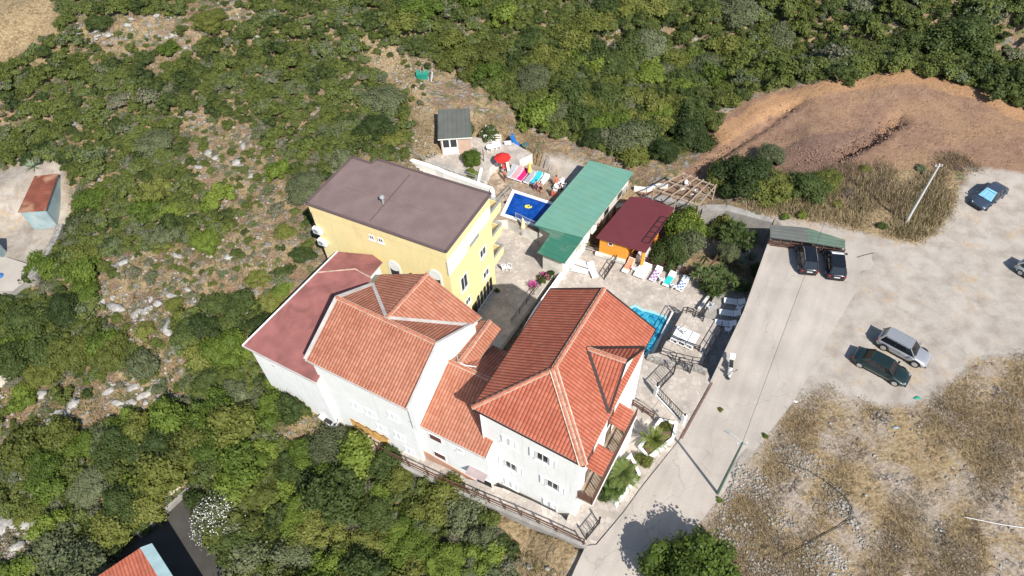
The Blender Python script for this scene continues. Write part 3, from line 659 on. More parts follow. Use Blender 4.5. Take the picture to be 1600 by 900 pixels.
# downpipe on the left corner
p0 = WF.P(.05, 9.3, .1); mb = MB(); mb.tube([WF.P(.06, 9.3, .1), WF.P(.06, -1.1, .1)], .05, WHITE2); mb.build('downpipe', bh)
for k in range(3):
    for u_ in (2.5, 5.5, 9): mb = MB(); W_ = WL; frame_rect(mb, W_, u_, .2+3*k+1, 1, 1.2, .08, 0, .05, WHITE2); o = mb.build('window', bh); g = MB(); W_.box(g, u_, .2+3*k+1, .86, 1.06, 0, .02, GLASS); g.build('pane', o)
# right hand balcony at second floor level with pergola and two tiled canopies
zb = 3.45
ob = [WRr.P(-.05, 0, 0), WRr.P(7.8, 0, 0), WRr.P(7.8, 0, 1.1), WRr.P(-.05, 0, 1.1)]
mb = MB(); mb.slab([(p.x, p.y) for p in ob], zb-.25, zb, WHITE, PAVEW)
wt = .12
WRr.box(mb, 3.9, zb-.05, 7.8, .3, 1.1, 1.1+wt, WHITE); WRr.box(mb, 5.9, zb/2-.3, 3.8, zb+.3, .95, 1.1, WHITE)
bal = mb.build('balcony', bh)
mb = MB()
for k in range(9): mb.bar(WRr.P(-.0+k*.97, zb+.0, 1.14), WRr.P(k*.97, zb+1.05, 1.14), .08, .08, WOODBR)
for k in range(36): mb.bar(WRr.P(.1+k*.215, zb+.05, 1.14), WRr.P(.1+k*.215, zb+1.0, 1.14), .03, .04, WOODBR)
for zz in (.15, 1.05): mb.bar(WRr.P(-.05, zb+zz, 1.14), WRr.P(7.85, zb+zz, 1.14), .09, .07, WOODBR)
for zz in (.15, .4, .65, .85, 1.05): mb.bar(WRr.P(0, zb+zz, 0), WRr.P(0, zb+zz, 1.14), .06, .06, WOODBR)
mb.build('balcony_railing', bal)
for u0, u1 in ((1.15, 3.1), (4.95, 6.75)):
    mb = MB(); mb.sheet([WRr.P(u0, zb+2.75, .02), WRr.P(u1, zb+2.75, .02), WRr.P(u1, zb+2.4, 1.2), WRr.P(u0, zb+2.4, 1.2)], .1, TERR, uvdir=eR, mside=RIDGE); mb.build('tiled_canopy', bh)
for k in range(3):
    for u_ in (1.7, 5.1):
        zc = -.1+2.9*k+1.25
        mb = MB(); frame_rect(mb, WRr, u_, zc, 1.0, 2.0, .08, 0, .05, WOODBR); o = mb.build('door', bh); g = MB(); WRr.box(g, u_, zc, .86, 1.86, 0, .02, GLASS); g.build('pane', o)
# ------------------------------------------------------------------ middle house
ZM, ZMR = 7.2, 9.4
a1, a2 = at(477, 561.5, ZM), at(637, 640, ZM); r1, r2 = at(526, 465, ZMR), at(683.6, 537.5, ZMR)
b1 = r1+(r1-a1)*.98; b1.z = ZM+.05; b2 = r2+(r2-a2)*.98; b2.z = ZM+.05
mh = thing('middle_house', (-10.5, 29, -3), 'white house with cross gabled terracotta roof between the pink roof and the big house', 'house')
c0 = at(604, 497, 9.42); cr = at(667.7, 427.7, 9.42); cl = at(594, 429, 7.6); cR = at(753, 495.6, 7.3)
vl = at(582.4, 444, 7.75); vr = at(735.6, 508.6, 7.35)
e = (a2-a1).normalized(); ec = (cr-c0).normalized()
rf = MB(); rf.sheet([a1, a2, r2, r1], .12, TERR_OLD, uvdir=e, mside=FLASH)
rf.sheet([r1, c0, vl], .1, TERR_OLD, uvdir=e, mside=FLASH); rf.sheet([c0, r2, vr], .1, TERR_OLD, uvdir=e, mside=FLASH)
rf.sheet([c0, cr, cl, vl], .1, TERR_OLD, uvdir=ec, mside=FLASH); rf.sheet([c0, vr, cR, cr], .1, TERR_OLD, uvdir=ec, mside=FLASH)
rf.build('roof', mh)
ridge_caps(mh, [(r1, r2), (c0, cr)], r=.12)
gutter(mh, [(a1+UPZ*.03, r1+UPZ*.03), (r1+UPZ*.03, vl+UPZ*.03)], FLASH, .3, 'verge_flashing')
gutter(mh, [(vl+UPZ*.05, c0+UPZ*.05), (c0+UPZ*.05, vr+UPZ*.05)], FLASH, .26, 'valley_gutter')
gutter(mh, [(a1-UPZ*.06, a2-UPZ*.06)], FLASH, .16)
fpm = inset([a1, a2, vr, cR, cr, cl, vl], .25)
mb = MB(); zt = [ZM-.15]*7
mb.prism([Vector((p.x, p.y, -4)) for p in fpm], [Vector((p.x, p.y, z-.12)) for p, z in zip(fpm, [ZM, ZM, 7.3, 7.25, 9.3, 7.5, 7.6])], WHITE)
mb.build('wall', mh)
# white parapet gable that rises over the lower roof
pn = Vector((e.x, e.y, 0))*.42; mb = MB()
q = [a2, r2, vr]
for s, t in ((a2, r2), (r2, vr)):
    hi = UPZ*.16; mb.prism([s-UPZ*3.0, t-UPZ*3.0, t-UPZ*3.0+pn, s-UPZ*3.0+pn], [s+hi, t+hi, t+hi+pn, s+hi+pn], WHITE)
mb.build('parapet', mh)
gutter(mh, [(a2+UPZ*.18, r2+UPZ*.18), (r2+UPZ*.18, vr+UPZ*.18)], FLASH, .18, 'parapet_flashing')
WM = Wall(fpm[0], fpm[1], (0, -1))
for px in ((557, 634), (579, 645), (614, 650), (624, 681), (596, 668), (640, 704)): window(mh, WM, px, 1.0, 1.0, 'closed')
window(mh, WM, (497.5, 621.5), .7, .3, 'opening')
# ------------------------------------------------------------------ small linking house
ZS, ZSR = 4.7, 7.0
s1, s2 = at(640, 657, ZS), at(758.5, 715.7, ZS); t1, t2 = at(683.6, 556, ZSR), at(740, 579, ZSR)
es = (s2-s1).normalized(); s1 = s1-es*.1
t2x = t1+es*((s2-s1).length+.1); 
sh = thing('link_house', (-5, 26, -2), 'low white house with terracotta roof squeezed against the big house', 'house')
bk = UPZ.cross(es)*1; bk = Vector((-es.y, es.x, 0))
u1_ = t1+bk*3.6-UPZ*1.5; u2_ = t2x+bk*3.6-UPZ*1.5
rf = MB(); rf.sheet([s1, s2, t2x, t1], .12, TERR_OLD, uvdir=es, mside=FLASH); rf.sheet([t1, t2x, u2_, u1_], .12, TERR_OLD, uvdir=es, mside=FLASH); rf.build('roof', sh)
ridge_caps(sh, [(t1, t2x)], r=.11); gutter(sh, [(s1-UPZ*.06, s2-UPZ*.06)], FLASH, .14)
fps = [s1-bk*-.25+es*.1, s2-bk*-.25-es*.05, u2_-bk*.3, u1_-bk*.3]
mb = MB(); mb.prism([Vector((p.x, p.y, -4)) for p in fps], [Vector((p.x, p.y, z-.1)) for p, z in zip(fps, (ZS, ZS, 5.4, 5.4))], WHITE); mb.build('wall', sh)
mb = MB(); T2 = Vector((t1.x, t1.y, ZSR-.1)); mb.face([fps[0]-UPZ*.1, Vector(t2x)-UPZ*.15, fps[3]-UPZ*.1], WHITE); 
WS = Wall(fps[0], fps[1], (0, -1))
window(sh, WS, (680.5, 684.8), 1.15, .95, 'dark', 'window with red brown shutter just below the eave'); window(sh, WS, (687.7, 712), 1.15, .95, 'dark')
window(sh, WS, (719, 703.5), .5, .55, 'glass')
u, z = WS.hit(759, 757); mb = MB(); WS.box(mb, u-.1, z, 1.3, 1.9, 0, .03, DARK); WS.box(mb, u-.1, z+.99, 1.5, .08, 0, .06, WHITE2); mb.build('doorway', sh)
u, z = WS.hit(748, 737); mb = MB()
mb.sheet([WS.P(u-.8, z+.3, 0), WS.P(u+.8, z+.3, 0), WS.P(u+.8, z+.12, .6), WS.P(u-.8, z+.12, .6)], .05, mat('faded_mauve_awning', (.34, .27, .27), .7, .1, 2))
aw = mb.build('awning', sh); mb = MB()
mb.tube([WS.P(u-.78, z-.25, 0), WS.P(u-.78, z+.12, .58)], .03, IRON)
mb.build('bracket', aw)
mb = MB(); mb.prism([WS.P(0, -3, 0), WS.P(5, -3, 0), WS.P(5, -3, .05), WS.P(0, -3, .05)], [WS.P(0, -.3, 0), WS.P(5, -1.0, 0), WS.P(5, -1.0, .05), WS.P(0, -.3, .05)], PLINTH); mb.build('plinth', sh)
mb = MB(); mb.tube([WS.P(.05, 4.4, .1), WS.P(.05, -2, .1)], .05, WHITE2); mb.build('downpipe', sh)
# narrow ridged roof of the passage behind
ps = thing('passage_roof', (-3.2, 30, -3), 'narrow ridged terracotta roof over the passage behind the link house', 'outbuilding')
zr_ = 7.0
k1, k2 = at(766, 501, zr_), at(717, 568, zr_+.05); l1, l2 = at(748.5, 501.4, 6.5), at(714, 547.6, 6.5); m1, m2 = at(784.7, 514.4, 6.3), at(742.8, 569, 6.35)
rf = MB(); rf.sheet([k1, k2, l2, l1], .1, TERR_OLD, uvdir=(k2-k1), mside=FLASH); rf.sheet([k1, m1, m2, k2], .1, TERR_OLD, uvdir=(k2-k1), mside=FLASH); rf.build('roof', ps)
ridge_caps(ps, [(k1, k2)], r=.1)
fpp = inset([l1, m1, m2, l2], .15)
mb = MB(); mb.prism([Vector((p.x, p.y, -4)) for p in fpp], [Vector((p.x, p.y, z)) for p, z in zip(fpp, (6.35, 6.15, 6.15, 6.35))], DIRTYW); mb.build('wall', ps)
mb = MB(); mb.tube([l1+UPZ*.03-Vector((.12, 0, 0)), l2+UPZ*.03-Vector((.12, 0, 0)), k2+UPZ*.12], .06, GREYMETAL); mb.build('gutter_pipe', ps)
mb = MB(); mb.tube([at(715, 566, 7.1), at(728, 571, 7.15), at(744, 573, 7.1)], .04, WHITE2); mb.build('conduit', ps)
# ------------------------------------------------------------------ wing with the faded red roof
wg = thing('pink_roof_wing', (-16, 35, -3), 'long white wing with a flat faded red roof on the slope side', 'house')
def plane3(a, b, c):
    n = (b-a).cross(c-a).normalized(); return a, n
def onpl(u, v, pl):
    r = ray(u, v); c = Vector((0, 0, HCAM)); return c+r*((pl[0]-c).dot(pl[1])/r.dot(pl[1]))
def zpl(p, pl): return pl[0].z-((p.x-pl[0].x)*pl[1].x+(p.y-pl[0].y)*pl[1].y)/pl[1].z
P1 = plane3(at(378.7, 540.4, 4.9), at(494, 599, 4.9), at(494, 426, 5.6)); cL = onpl(494, 426, P1); cM = onpl(555, 420.5, P1); cRr = onpl(580, 434.5, P1)
p_ = [onpl(378.7, 540.4, P1), onpl(494, 599, P1), onpl(499.5, 588, P1)]; inn = onpl(560, 500, P1)
P2 = plane3(cL, cM, at(560, 396, cM.z-.35)); bL, bR, bM = onpl(527.5, 393, P2), onpl(598, 410, P2), onpl(582.4, 398, P2)
rf = MB()
rf.sheet([p_[0], p_[1], p_[2], inn, cRr, cM, cL], .12, PINKROOF, uvdir=(p_[1]-p_[0]), mside=FLASH); rf.sheet([cL, cM, Vector((cRr.x, cRr.y, zpl(cRr, P2))), bR, bM, bL], .12, PINKROOF, uvdir=(cM-cL), mside=FLASH); rf.build('roof', wg)
mb = MB()
for s, t in ((cL, cM), (cM, cRr)): mb.bar(s+UPZ*.02, t+UPZ*.02, .09, .05, MORTAR)
mb.build('ridge_seam', wg)
gutter(wg, [(p_[0]+UPZ*.0, cL), (cL, bL)], WHITE2, .12, 'verge_trim'); gutter(wg, [(p_[0]-UPZ*.05, p_[1]-UPZ*.05)], FLASH, .1)
fpw = inset([p_[0], p_[1], p_[2], inn, cRr, bR, bM, bL], .3)
mb = MB(); mb.prism([Vector((p.x, p.y, -4)) for p in fpw], [Vector((p.x, p.y, z)) for p, z in zip(fpw, [min(zpl(q, P1), zpl(q, P2))-.25 for q in fpw])], WHITE); mb.build('wall', wg)
WW = Wall(fpw[0], fpw[1], (0, -1)); window(wg, WW, (427, 571), .5, .18, 'opening')
# mural and small yard clutter at its foot
mb = MB(); WW2 = WM; u0, z0 = WM.hit(583, 690)
MUR = mat('ochre_wall_painting', (.70, .42, .14), .8, .35, 2.2)
for k in range(5): WM.box(mb, u0-1.4+k*.75, -1.4+.06*math.sin(k*2.1)-k*.03, .75, 1.5, 0, .03+.004*k, MUR)
for k in range(9): mb.bar(WM.P(u0-1.6+k*.42, -.6-.3*(k % 2), .06), WM.P(u0-1.2+k*.42, -.85+.28*(k % 2), .06), .05, .06, mat('brown_paint_line', (.16, .08, .04), .8))
o = mb.build('wall_painting', mh)
# ------------------------------------------------------------------ yellow building
ZY = 9.0
y0, y1, y2, y3, y4, y5 = at(478, 318, ZY), at(697, 394, ZY), at(767, 303, ZY), at(590, 249.5, ZY+.0), at(580, 255.5, ZY), at(550, 246, ZY)
yb = thing('yellow_building', (-9.5, 44, -3.2), 'tall yellow building with a flat brown roof', 'building')
e1 = (y1-y0).normalized(); e2 = (y2-y1).normalized()
mb = MB(); fpy = inset([y0, y1, y2, y3, y4, y5], .12)
mb.slab([(p.x, p.y) for p in fpy], -4.5, ZY-.15, YELLOW); mb.build('wall', yb)
mb = MB(); mb.sheet([y0, y1, y2, y3, y4, y5], .16, BROWNROOF, uvdir=e2, mside=BROWNTRIM); mb.build('roof', yb)
mb = MB()
for s, t in ((y0, y1), (y1, y2), (y2, y3), (y3, y4), (y4, y5), (y5, y0)): mb.bar(s+UPZ*.03, t+UPZ*.03, .22, .1, BROWNTRIM)
mb.build('roof_edge', yb)
mb = MB(); mb.bar(at(641, 272, ZY+.03), at(578, 345, ZY+.03), .07, .03, BROWNTRIM); mb.bar(at(538, 292, ZY+.03), at(668, 330, ZY+.03), .04, .02, BROWNROOF); mb.build('roof_seam', yb)
WY = Wall(fpy[0], fpy[1], (0, -1)); WZ = Wall(fpy[1], fpy[2], (1, -.5))
mb = MB(); WY.box(mb, WY.L/2, ZY-.62, WY.L+.06, .9, 0, .05, YELLOW); mb.build('cornice_band', yb)
for px in ((581, 371), (595, 375.5)): window(yb, WY, px, .55, .6, 'glass')
for px in ((617, 420), (681, 434)):
    u, z = WY.hit(*px); mb = MB(); WY.box(mb, u, z-.3, 1.3, 1.5, 0, .06, WHITE2)
    mb.tube([WY.P(u, z+.45, 0), WY.P(u, z+.45, .08)], .62, WHITE2, n=18); fr = mb.build('window', yb)
    g = MB(); WY.box(g, u, z-.3, .9, 1.2, .05, .075, GLASS); g.build('pane', fr)
window(yb, WZ, (714, 401), 3.1, 1.75, 'panel', 'large white roller blind')
window(yb, WZ, (747, 354), 3.9, 1.35, 'panel', 'long white glazed balcony front')
u, z = WZ.hit(742, 372); mb = MB(); WZ.box(mb, u-.2, z, 1.5, .45, .05, .09, GREYMETAL); mb.build('louvre_panel', yb)
for px, w_, h_ in (((754, 394), 1.1, 1.15), ((759, 427), 1.1, 1.0), ((725, 441), 1.15, 1.9), ((731, 470), .9, .9)): window(yb, WZ, px, w_, h_, 'glass')
uu, zz = WZ.hit(758, 458)
for k in range(5):
    mb = MB(); u = uu-1.3+k*.62; WZ.box(mb, u, zz, .48, 1.7, -.02, .03, GLASS); mb.tube([WZ.P(u, zz+.85, 0), WZ.P(u, zz+.85, .03)], .24, GLASS, n=12); mb.build('arched_window', yb)
mb = MB(); WZ.box(mb, uu, zz-1.0, 3.4, .14, 0, .1, WHITE2); WZ.box(mb, uu, zz-1.35, 3.4, .5, 0, .04, GREYMETAL); mb.build('window_ledge', yb)
u, z = WZ.hit(742, 484); mb = MB(); WZ.box(mb, u, z, .9, 2, -.02, .03, DARK); mb.build('doorway', yb)
# stacked rear balconies
for zz in (5.6, 2.6, -.4):
    q0 = WZ.P(WZ.L-.02, 0, -.1); ex = e2*2.0; bb = -e1*4.2
    pts = [q0, q0+ex, q0+ex+bb, q0+bb]
    mb = MB(); mb.slab([(p.x, p.y) for p in pts], zz-.3, zz, YELLOW, PAVE)
    for s, t in ((pts[0], pts[1]), (pts[1], pts[2])): mb.bar(Vector((s.x, s.y, zz+.35)), Vector((t.x, t.y, zz+.35)), .14, .7, YELLOW)
    ba = mb.build('balcony', yb); mb = MB()
    for s, t in ((pts[0], pts[1]), (pts[1], pts[2])):
        for hh in (.8, .95, 1.1): mb.bar(Vector((s.x, s.y, zz+hh)), Vector((t.x, t.y, zz+hh)), .05, .05, GREYMETAL)
    mb.build('railing', ba)
# roof vent and air conditioners
mb = MB(); p = at(599, 318, ZY); mb.tube([p, p+UPZ*.7], .09, GREYMETAL, n=10); mb.lathe([(.0, .95), (.2, .85), (.24, .72), (.1, .66)], GREYMETAL, p); mb.build('vent_cowl', yb)
for px in ((490, 368), (491, 393)):
    u, z = Wall(fpy[5], fpy[0], (-1, 0)).hit(*px)
for i, (u, z) in enumerate(((.25, 5.9), (.35, 4.4))):
    t = thing('air_conditioner', tuple(WY.P(u, z, .2)), ('upper' if i == 0 else 'lower')+' white air conditioner unit on the yellow wall corner', 'air conditioner', 'air conditioners on the yellow wall')
    mb = MB(); WY.box(mb, u, z, .85, .65, .06, .4, PLASTIC); mb.build('casing', t); mb = MB(); mb.tube([WY.P(u-.1, z, .4), WY.P(u-.1, z, .42)], .25, GREYMETAL, n=16); mb.build('fan_grille', t)
    mb = MB(); mb.bar(WY.P(u-.3, z-.36, 0), WY.P(u-.3, z-.36, .42), .04, .04, GREYMETAL); mb.bar(WY.P(u+.3, z-.36, 0), WY.P(u+.3, z-.36, .42), .04, .04, GREYMETAL); mb.build('bracket', t)
# ------------------------------------------------------------------ green roofed building
gb = thing('green_roof_building', (7.5, 51, -3.2), 'long building with a pale green sheet roof between the two pools', 'building')
g = [at(*q) for q in ((921.5, 250.5, .1), (991, 269, .1), (911, 371.5, -.15), (834.5, 351.5, -.15))]
rf = MB(); rf.sheet(g, .1, GREENROOF, uvdir=(g[3]-g[0]), mside=GREENROOF2); rf.build('roof', gb)
gl = [at(*q) for q in ((834.5, 351.5, -.2), (911, 371.8, -.2), (882, 411.5, -.45), (839.5, 394.5, -.45), (860, 365.5, -.25))]
rf = MB(); rf.sheet(gl, .1, GREENROOF2, uvdir=(g[3]-g[0]), mside=GREENROOF2); rf.build('lower_roof', gb)
fpg = inset(g, .35); mb = MB(); mb.prism([Vector((p.x, p.y, -4.5)) for p in fpg], [Vector((p.x, p.y, z)) for p, z in zip(fpg, (-.05, -.05, -.4, -.4))], DIRTYW); mb.build('wall', gb)
fpg2 = inset([gl[4], gl[1], gl[2], gl[3]], .4); mb = MB(); mb.slab([(p.x, p.y) for p in fpg2], -4.5, -.62, DIRTYW); mb.build('porch_wall', gb)
WG = Wall(fpg[1], fpg[2], (1, -.5))
for px in ((925, 360), (914, 376)):
    u, z = WG.hit(*px); mb = MB(); WG.box(mb, u, -1.4, .8, .6, 0, .3, PLASTIC); o = mb.build('air_conditioner_unit', gb)
for u_ in (2, 5, 8): mb = MB(); WG.box(mb, u_, -1.5, 1.0, .8, -.02, .03, GLASS); mb.build('window', gb)
u, z = WG.hit(976, 296); mb = MB()
for k in range(6): mb.bar(WG.P(.6+k*.28, -1.0, .35), WG.P(.6+k*.28, -1.55, .35), .2, .02, (PLASTIC, GREYMETAL, DARK)[k % 3])
mb.tube([WG.P(.2, -1.0, .35), WG.P(2.4, -1.0, .35)], .015, GREYMETAL); o = mb.build('washing_line'); tag(o, 'pale laundry hanging along the green roofed building wall', 'washing line')
# ------------------------------------------------------------------ maroon roofed hut
ht = thing('maroon_roof_hut', (12.5, 48, -3.2), 'orange walled bar hut with a maroon sheet roof', 'hut')
h_ = [at(*q) for q in ((984.6, 307, -.35), (1009, 308.5, -.35), (1054, 324.5, -.4), (1009, 394.5, -.55), (931, 371, -.45))]
rf = MB(); rf.sheet(h_, .1, MAROON, uvdir=(h_[4]-h_[0]), mside=MAROON); rf.build('roof', ht)
fph = inset([h_[0], h_[2], h_[3], h_[4]], .3); q0 = fph[3]; q1 = fph[2]; mid = q0+(q1-q0)*.62; bkk = (fph[0]-fph[3]).normalized()
mb = MB(); mb.slab([(p.x, p.y) for p in (q0, mid, mid+bkk*3.6, fph[0])], -4.4, -.6, ORANGE); mb.build('wall', ht)
WH = Wall(q0, q1, (-.3, -1))
u, z = WH.hit(954, 381); window(ht, WH, (954, 381), .5, .5, 'dark')
mb = MB(); WH.box(mb, 1.3, -2.9, 3.2, .35, .0, .35, DIRTYW); mb.build('step', ht)
mb = MB()
for p in (q1, fph[1], q1+(fph[1]-q1)*.5): mb.bar(Vector((p.x, p.y, -3.2)), Vector((p.x, p.y, -.6)), .3, .3, ORANGE)
mb.build('post', ht)
mb = MB(); mb.slab([(p.x, p.y) for p in (mid+(q1-mid)*.5+bkk*.5, q1+bkk*.5, q1+bkk*2.5, mid+(q1-mid)*.5+bkk*2.5)], -3.2, -2.1, DIRTYW); mb.build('counter', ht)
# iron frame lying on the roof
mb = MB(); a, b, c, d = at(1033, 338, -.3), at(1044, 340, -.3), at(1014, 380, -.42), at(1003, 377, -.42)
for s, t in ((a, d), (b, c), (a, b), (d, c)): mb.bar(s, t, .05, .05, IRON)
for k in range(1, 5): mb.bar(a+(d-a)*k/5, b+(c-b)*k/5, .05, .05, IRON)
o = mb.build('iron_ladder'); tag(o, 'dark iron ladder lying on the maroon roof', 'ladder')
# ------------------------------------------------------------------ cabin
cb = thing('cabin', (-5.4, 62, -.6), 'small cabin with a dark grey roof and a white glazed front', 'cabin')
ZC = 1.9
k = [at(684, 218, ZC-.1), at(738, 214.5, ZC-.1), at(733.5, 169, ZC+.5), at(684, 171, ZC+.5)]
rf = MB(); rf.sheet(k, .14, GREYROOF, uvdir=(k[1]-k[0]), mside=WHITE2); rf.build('roof', cb)
fpc = inset(k, .25); mb = MB(); mb.prism([Vector((p.x, p.y, -2)) for p in fpc], [Vector((p.x, p.y, z)) for p, z in zip(fpc, (1.65, 1.65, 2.2, 2.2))], mat('pinkish_cabin_wall', (.52, .37, .29), .9, .1)); mb.build('wall', cb)
WC = Wall(fpc[0], fpc[1], (0, -1))
mb = MB(); WC.box(mb, 1.0, .55, 1.75, 2.2, 0, .06, WHITE2); fr = mb.build('glazed_front', cb)
for u_ in (.58, 1.42): g_ = MB(); WC.box(g_, u_, 1.0, .68, 1.05, .06, .075, GLASS); g_.build('pane', fr)
# white shutters leaning etc.
# ------------------------------------------------------------------ rusty shed, yard walls at the left
sd = thing('rusty_shed', (-49, 55, 0), 'corrugated iron shed with a rusted red roof', 'shed')
z0 = 2.9; k = [at(27.5, 331.5, z0-.15), at(71, 328.5, z0-.15), at(91, 271, z0), at(54, 275, z0)]
cc = at(112, 288, .3)
rf = MB(); rf.sheet(k, .08, RUST, uvdir=(k[1]-k[2]), mside=RUST); rf.build('roof', sd)
fpd = inset(k, .12); lean = (k[1]-k[0]).normalized()*1.6
mb = MB(); mb.prism([Vector((p.x, p.y, -.6)) for p in fpd], [Vector((p.x, p.y, z0-.2)) for p in fpd], SHEDWALL); mb.build('wall', sd)
# ------------------------------------------------------------------ house corner at the bottom edge
bl = thing('corner_house', (-24, 15, -4), 'house corner with terracotta tiles and pale trim at the bottom edge', 'house')
zc = -.4
a, b, c = at(219, 856, zc+.7), at(130, 915, zc), at(300, 985, zc+.3)
d = b+(c-a); 
rf = MB(); rf.sheet([b, a, c, b+(c-a)], .12, TERR, uvdir=(a-b), mside=WHITE2); rf.build('roof', bl)
mb = MB(); wv = (c-a).normalized(); sv = (a-b).normalized()
mb.prism([a-UPZ*.12, a+sv*.75-UPZ*.5, c+sv*.75-UPZ*.5, c-UPZ*.12], [a+UPZ*.05, a+sv*.75-UPZ*.35, c+sv*.75-UPZ*.35, c+UPZ*.05], mat('pale_blue_fascia', (.30, .42, .44), .6)); mb.build('roof_verge', bl)
fpb = inset([a, b, b+(c-a), c], .3); mb = MB(); mb.slab([(p.x, p.y) for p in fpb], -5.5, zc-.1, WHITE); mb.build('wall', bl)
slabpx('driveway', 'dark asphalt driveway beside the corner house', [(150,930),(170,880),(215,835),(290,765),(322,792),(374,860),(390,960),(300,1000)], -4.15, -6, mat('asphalt', (.06, .056, .05), .9, .2, .6, fine=.08, bump=.2), CONCWALL, 'driveway')
# ------------------------------------------------------------------ vegetation
LM = [leaf_mat('olive_green_leaves', (.062, .074, .016), (.128, .144, .028), (.21, .215, .055)),
      leaf_mat('bright_green_leaves', (.052, .085, .013), (.110, .158, .022), (.19, .235, .04)),
      leaf_mat('grey_green_leaves', (.075, .09, .042), (.13, .15, .072), (.20, .22, .12)),
      leaf_mat('dark_green_leaves', (.028, .045, .012), (.056, .082, .02), (.10, .128, .034)),
      leaf_mat('dry_brown_twigs', (.09, .065, .045), (.16, .125, .09), (.25, .20, .15))]
THM = leaf_mat('thicket_leaves', (.03, .05, .018), (.07, .105, .028), (.15, .17, .06), False)
BARK = mat('bark', (.16, .12, .09), .9, .2, 4)
def ico(n):
    bm = bmesh.new(); bmesh.ops.create_icosphere(bm, subdivisions=n, radius=1); v = np.array([x.co[:] for x in bm.verts]); f = np.array([[q.index for q in t.verts] for t in bm.faces]); bm.free(); return v, f
IV, IF = ico(2)
def crown_np(seed, nleaf, size, nl=9, squash=.8, up=.6, ragged=.35, droop=0):
    """unit crown (radius about 1, base at z 0): lobes covered with leaf clumps; returns quad verts (n,4,3), tint, core verts, core tris"""
    rng = np.random.RandomState(seed)
    lobes = []
    for i in range(nl):
        a = rng.uniform(0, 2*PI); r_ = .12+.64*rng.rand()**.7 if i else 0; zz = rng.uniform(.3, 1.0)*squash*(1.08-.6*r_) if i else .55*squash
        lobes.append((r_*math.cos(a), r_*math.sin(a), zz, rng.uniform(.15, .36)*(1.5 if i == 0 else 1)))
    lobes = np.array(lobes); wts = lobes[:, 3]**2; wts /= wts.sum()
    li = rng.choice(nl, nleaf, p=wts)
    d = rng.normal(size=(nleaf, 3)); d[:, 2] = np.abs(d[:, 2])*1.0-.35*rng.rand(nleaf); d /= np.linalg.norm(d, axis=1)[:, None]
    rr = 1+rng.normal(0, .19, nleaf)+(rng.rand(nleaf) < .12)*rng.rand(nleaf)*ragged
    L_ = lobes[li]; c = L_[:, :3]+d*(L_[:, 3]*rr)[:, None]*np.array([1, 1, squash])
    c[:, 2] = np.maximum(c[:, 2], .03)
    n = d+rng.normal(0, .55, (nleaf, 3)); n[:, 2] += up; n /= np.linalg.norm(n, axis=1)[:, None]
    t = np.cross(n, rng.normal(size=(nleaf, 3))); t /= np.linalg.norm(t, axis=1)[:, None]; b = np.cross(n, t)
    s = (size*rng.uniform(.55, 1.4, nleaf))[:, None]; asp = rng.uniform(.45, .9, nleaf)[:, None]
    q = np.stack([c-t*s, c-b*s*asp, c+t*s, c+b*s*asp], 1)
    q[:, 2, 2] -= droop*size
    lt = rng.rand(nl)
    tint = .55*lt[li]+.45*rng.rand(nleaf)
    cv = []; cf = []; k = 0
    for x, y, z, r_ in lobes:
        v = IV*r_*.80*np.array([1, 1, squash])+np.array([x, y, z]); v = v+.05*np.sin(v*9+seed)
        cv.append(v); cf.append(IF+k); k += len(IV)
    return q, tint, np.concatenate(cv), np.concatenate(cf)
def crown_mesh(name, seed, nleaf, size, mat_, **kw):
    q, tint, cv, cf = crown_np(seed, nleaf, size, **kw); n = len(q)
    me = bpy.data.meshes.new(name)
    verts = np.concatenate([q.reshape(-1, 3), cv]); nq, ntri = n, len(cf)
    me.vertices.add(len(verts)); me.vertices.foreach_set('co', verts.astype(np.float32).ravel())
    li = np.concatenate([np.arange(4*n), (cf+4*n).ravel()]); me.loops.add(len(li)); me.loops.foreach_set('vertex_index', li.astype(np.int32))
    me.polygons.add(nq+ntri); me.polygons.foreach_set('loop_start', np.concatenate([np.arange(nq)*4, 4*nq+np.arange(ntri)*3]).astype(np.int32))
    me.update(calc_edges=True)
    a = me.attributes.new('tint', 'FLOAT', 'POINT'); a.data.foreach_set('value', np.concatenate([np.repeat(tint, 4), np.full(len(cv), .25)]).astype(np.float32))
    me.materials.append(mat_); return me
CM = {}
NV = 4
for ti in range(5):
    for s in range(NV):
        n_ = (3400, 3400, 3400, 3400, 1800)[ti]
        CM[ti, s] = crown_mesh('foliage', 11*ti+s*7+3, n_, (.052, .056, .045, .048, .036)[ti], LM[ti], nl=15+3*s, squash=(.72, .85, .75, .9, .6)[ti], ragged=(.5, .5, .7, .4, 1.2)[ti])
BIG = [crown_mesh('crown', 90+s, 8500, .034, LM[(0, 1, 2, 3)[s]], nl=34, squash=.85) for s in range(4)]
tm = MB(); 
for k in range(5):
    a = k*1.256; tm.tube([(0, 0, -.4), (.12*math.cos(a), .12*math.sin(a), .2), (.4*math.cos(a), .4*math.sin(a), .6)], [.05, .035, .012], BARK, n=5)
STEM = tm.build('stem'); STEM.data.transform(Matrix.Translation(STEM.location)); stem_me = STEM.data; bpy.data.objects.remove(STEM)
tm = MB(); tm.tube([(0, 0, -.6), (.02, 0, .1), (0, .03, .5)], [.09, .07, .05], BARK, n=7)
for k in range(6):
    a = k*1.05; tm.tube([(0, 0, .2), (.12*math.cos(a), .12*math.sin(a), .33), (.3*math.cos(a), .3*math.sin(a), .42)], [.045, .03, .01], BARK, n=5)
TRUNK = tm.build('trunk'); TRUNK.data.transform(Matrix.Translation(TRUNK.location)); trunk_me = TRUNK.data; bpy.data.objects.remove(TRUNK)
rng = np.random.RandomState(5)
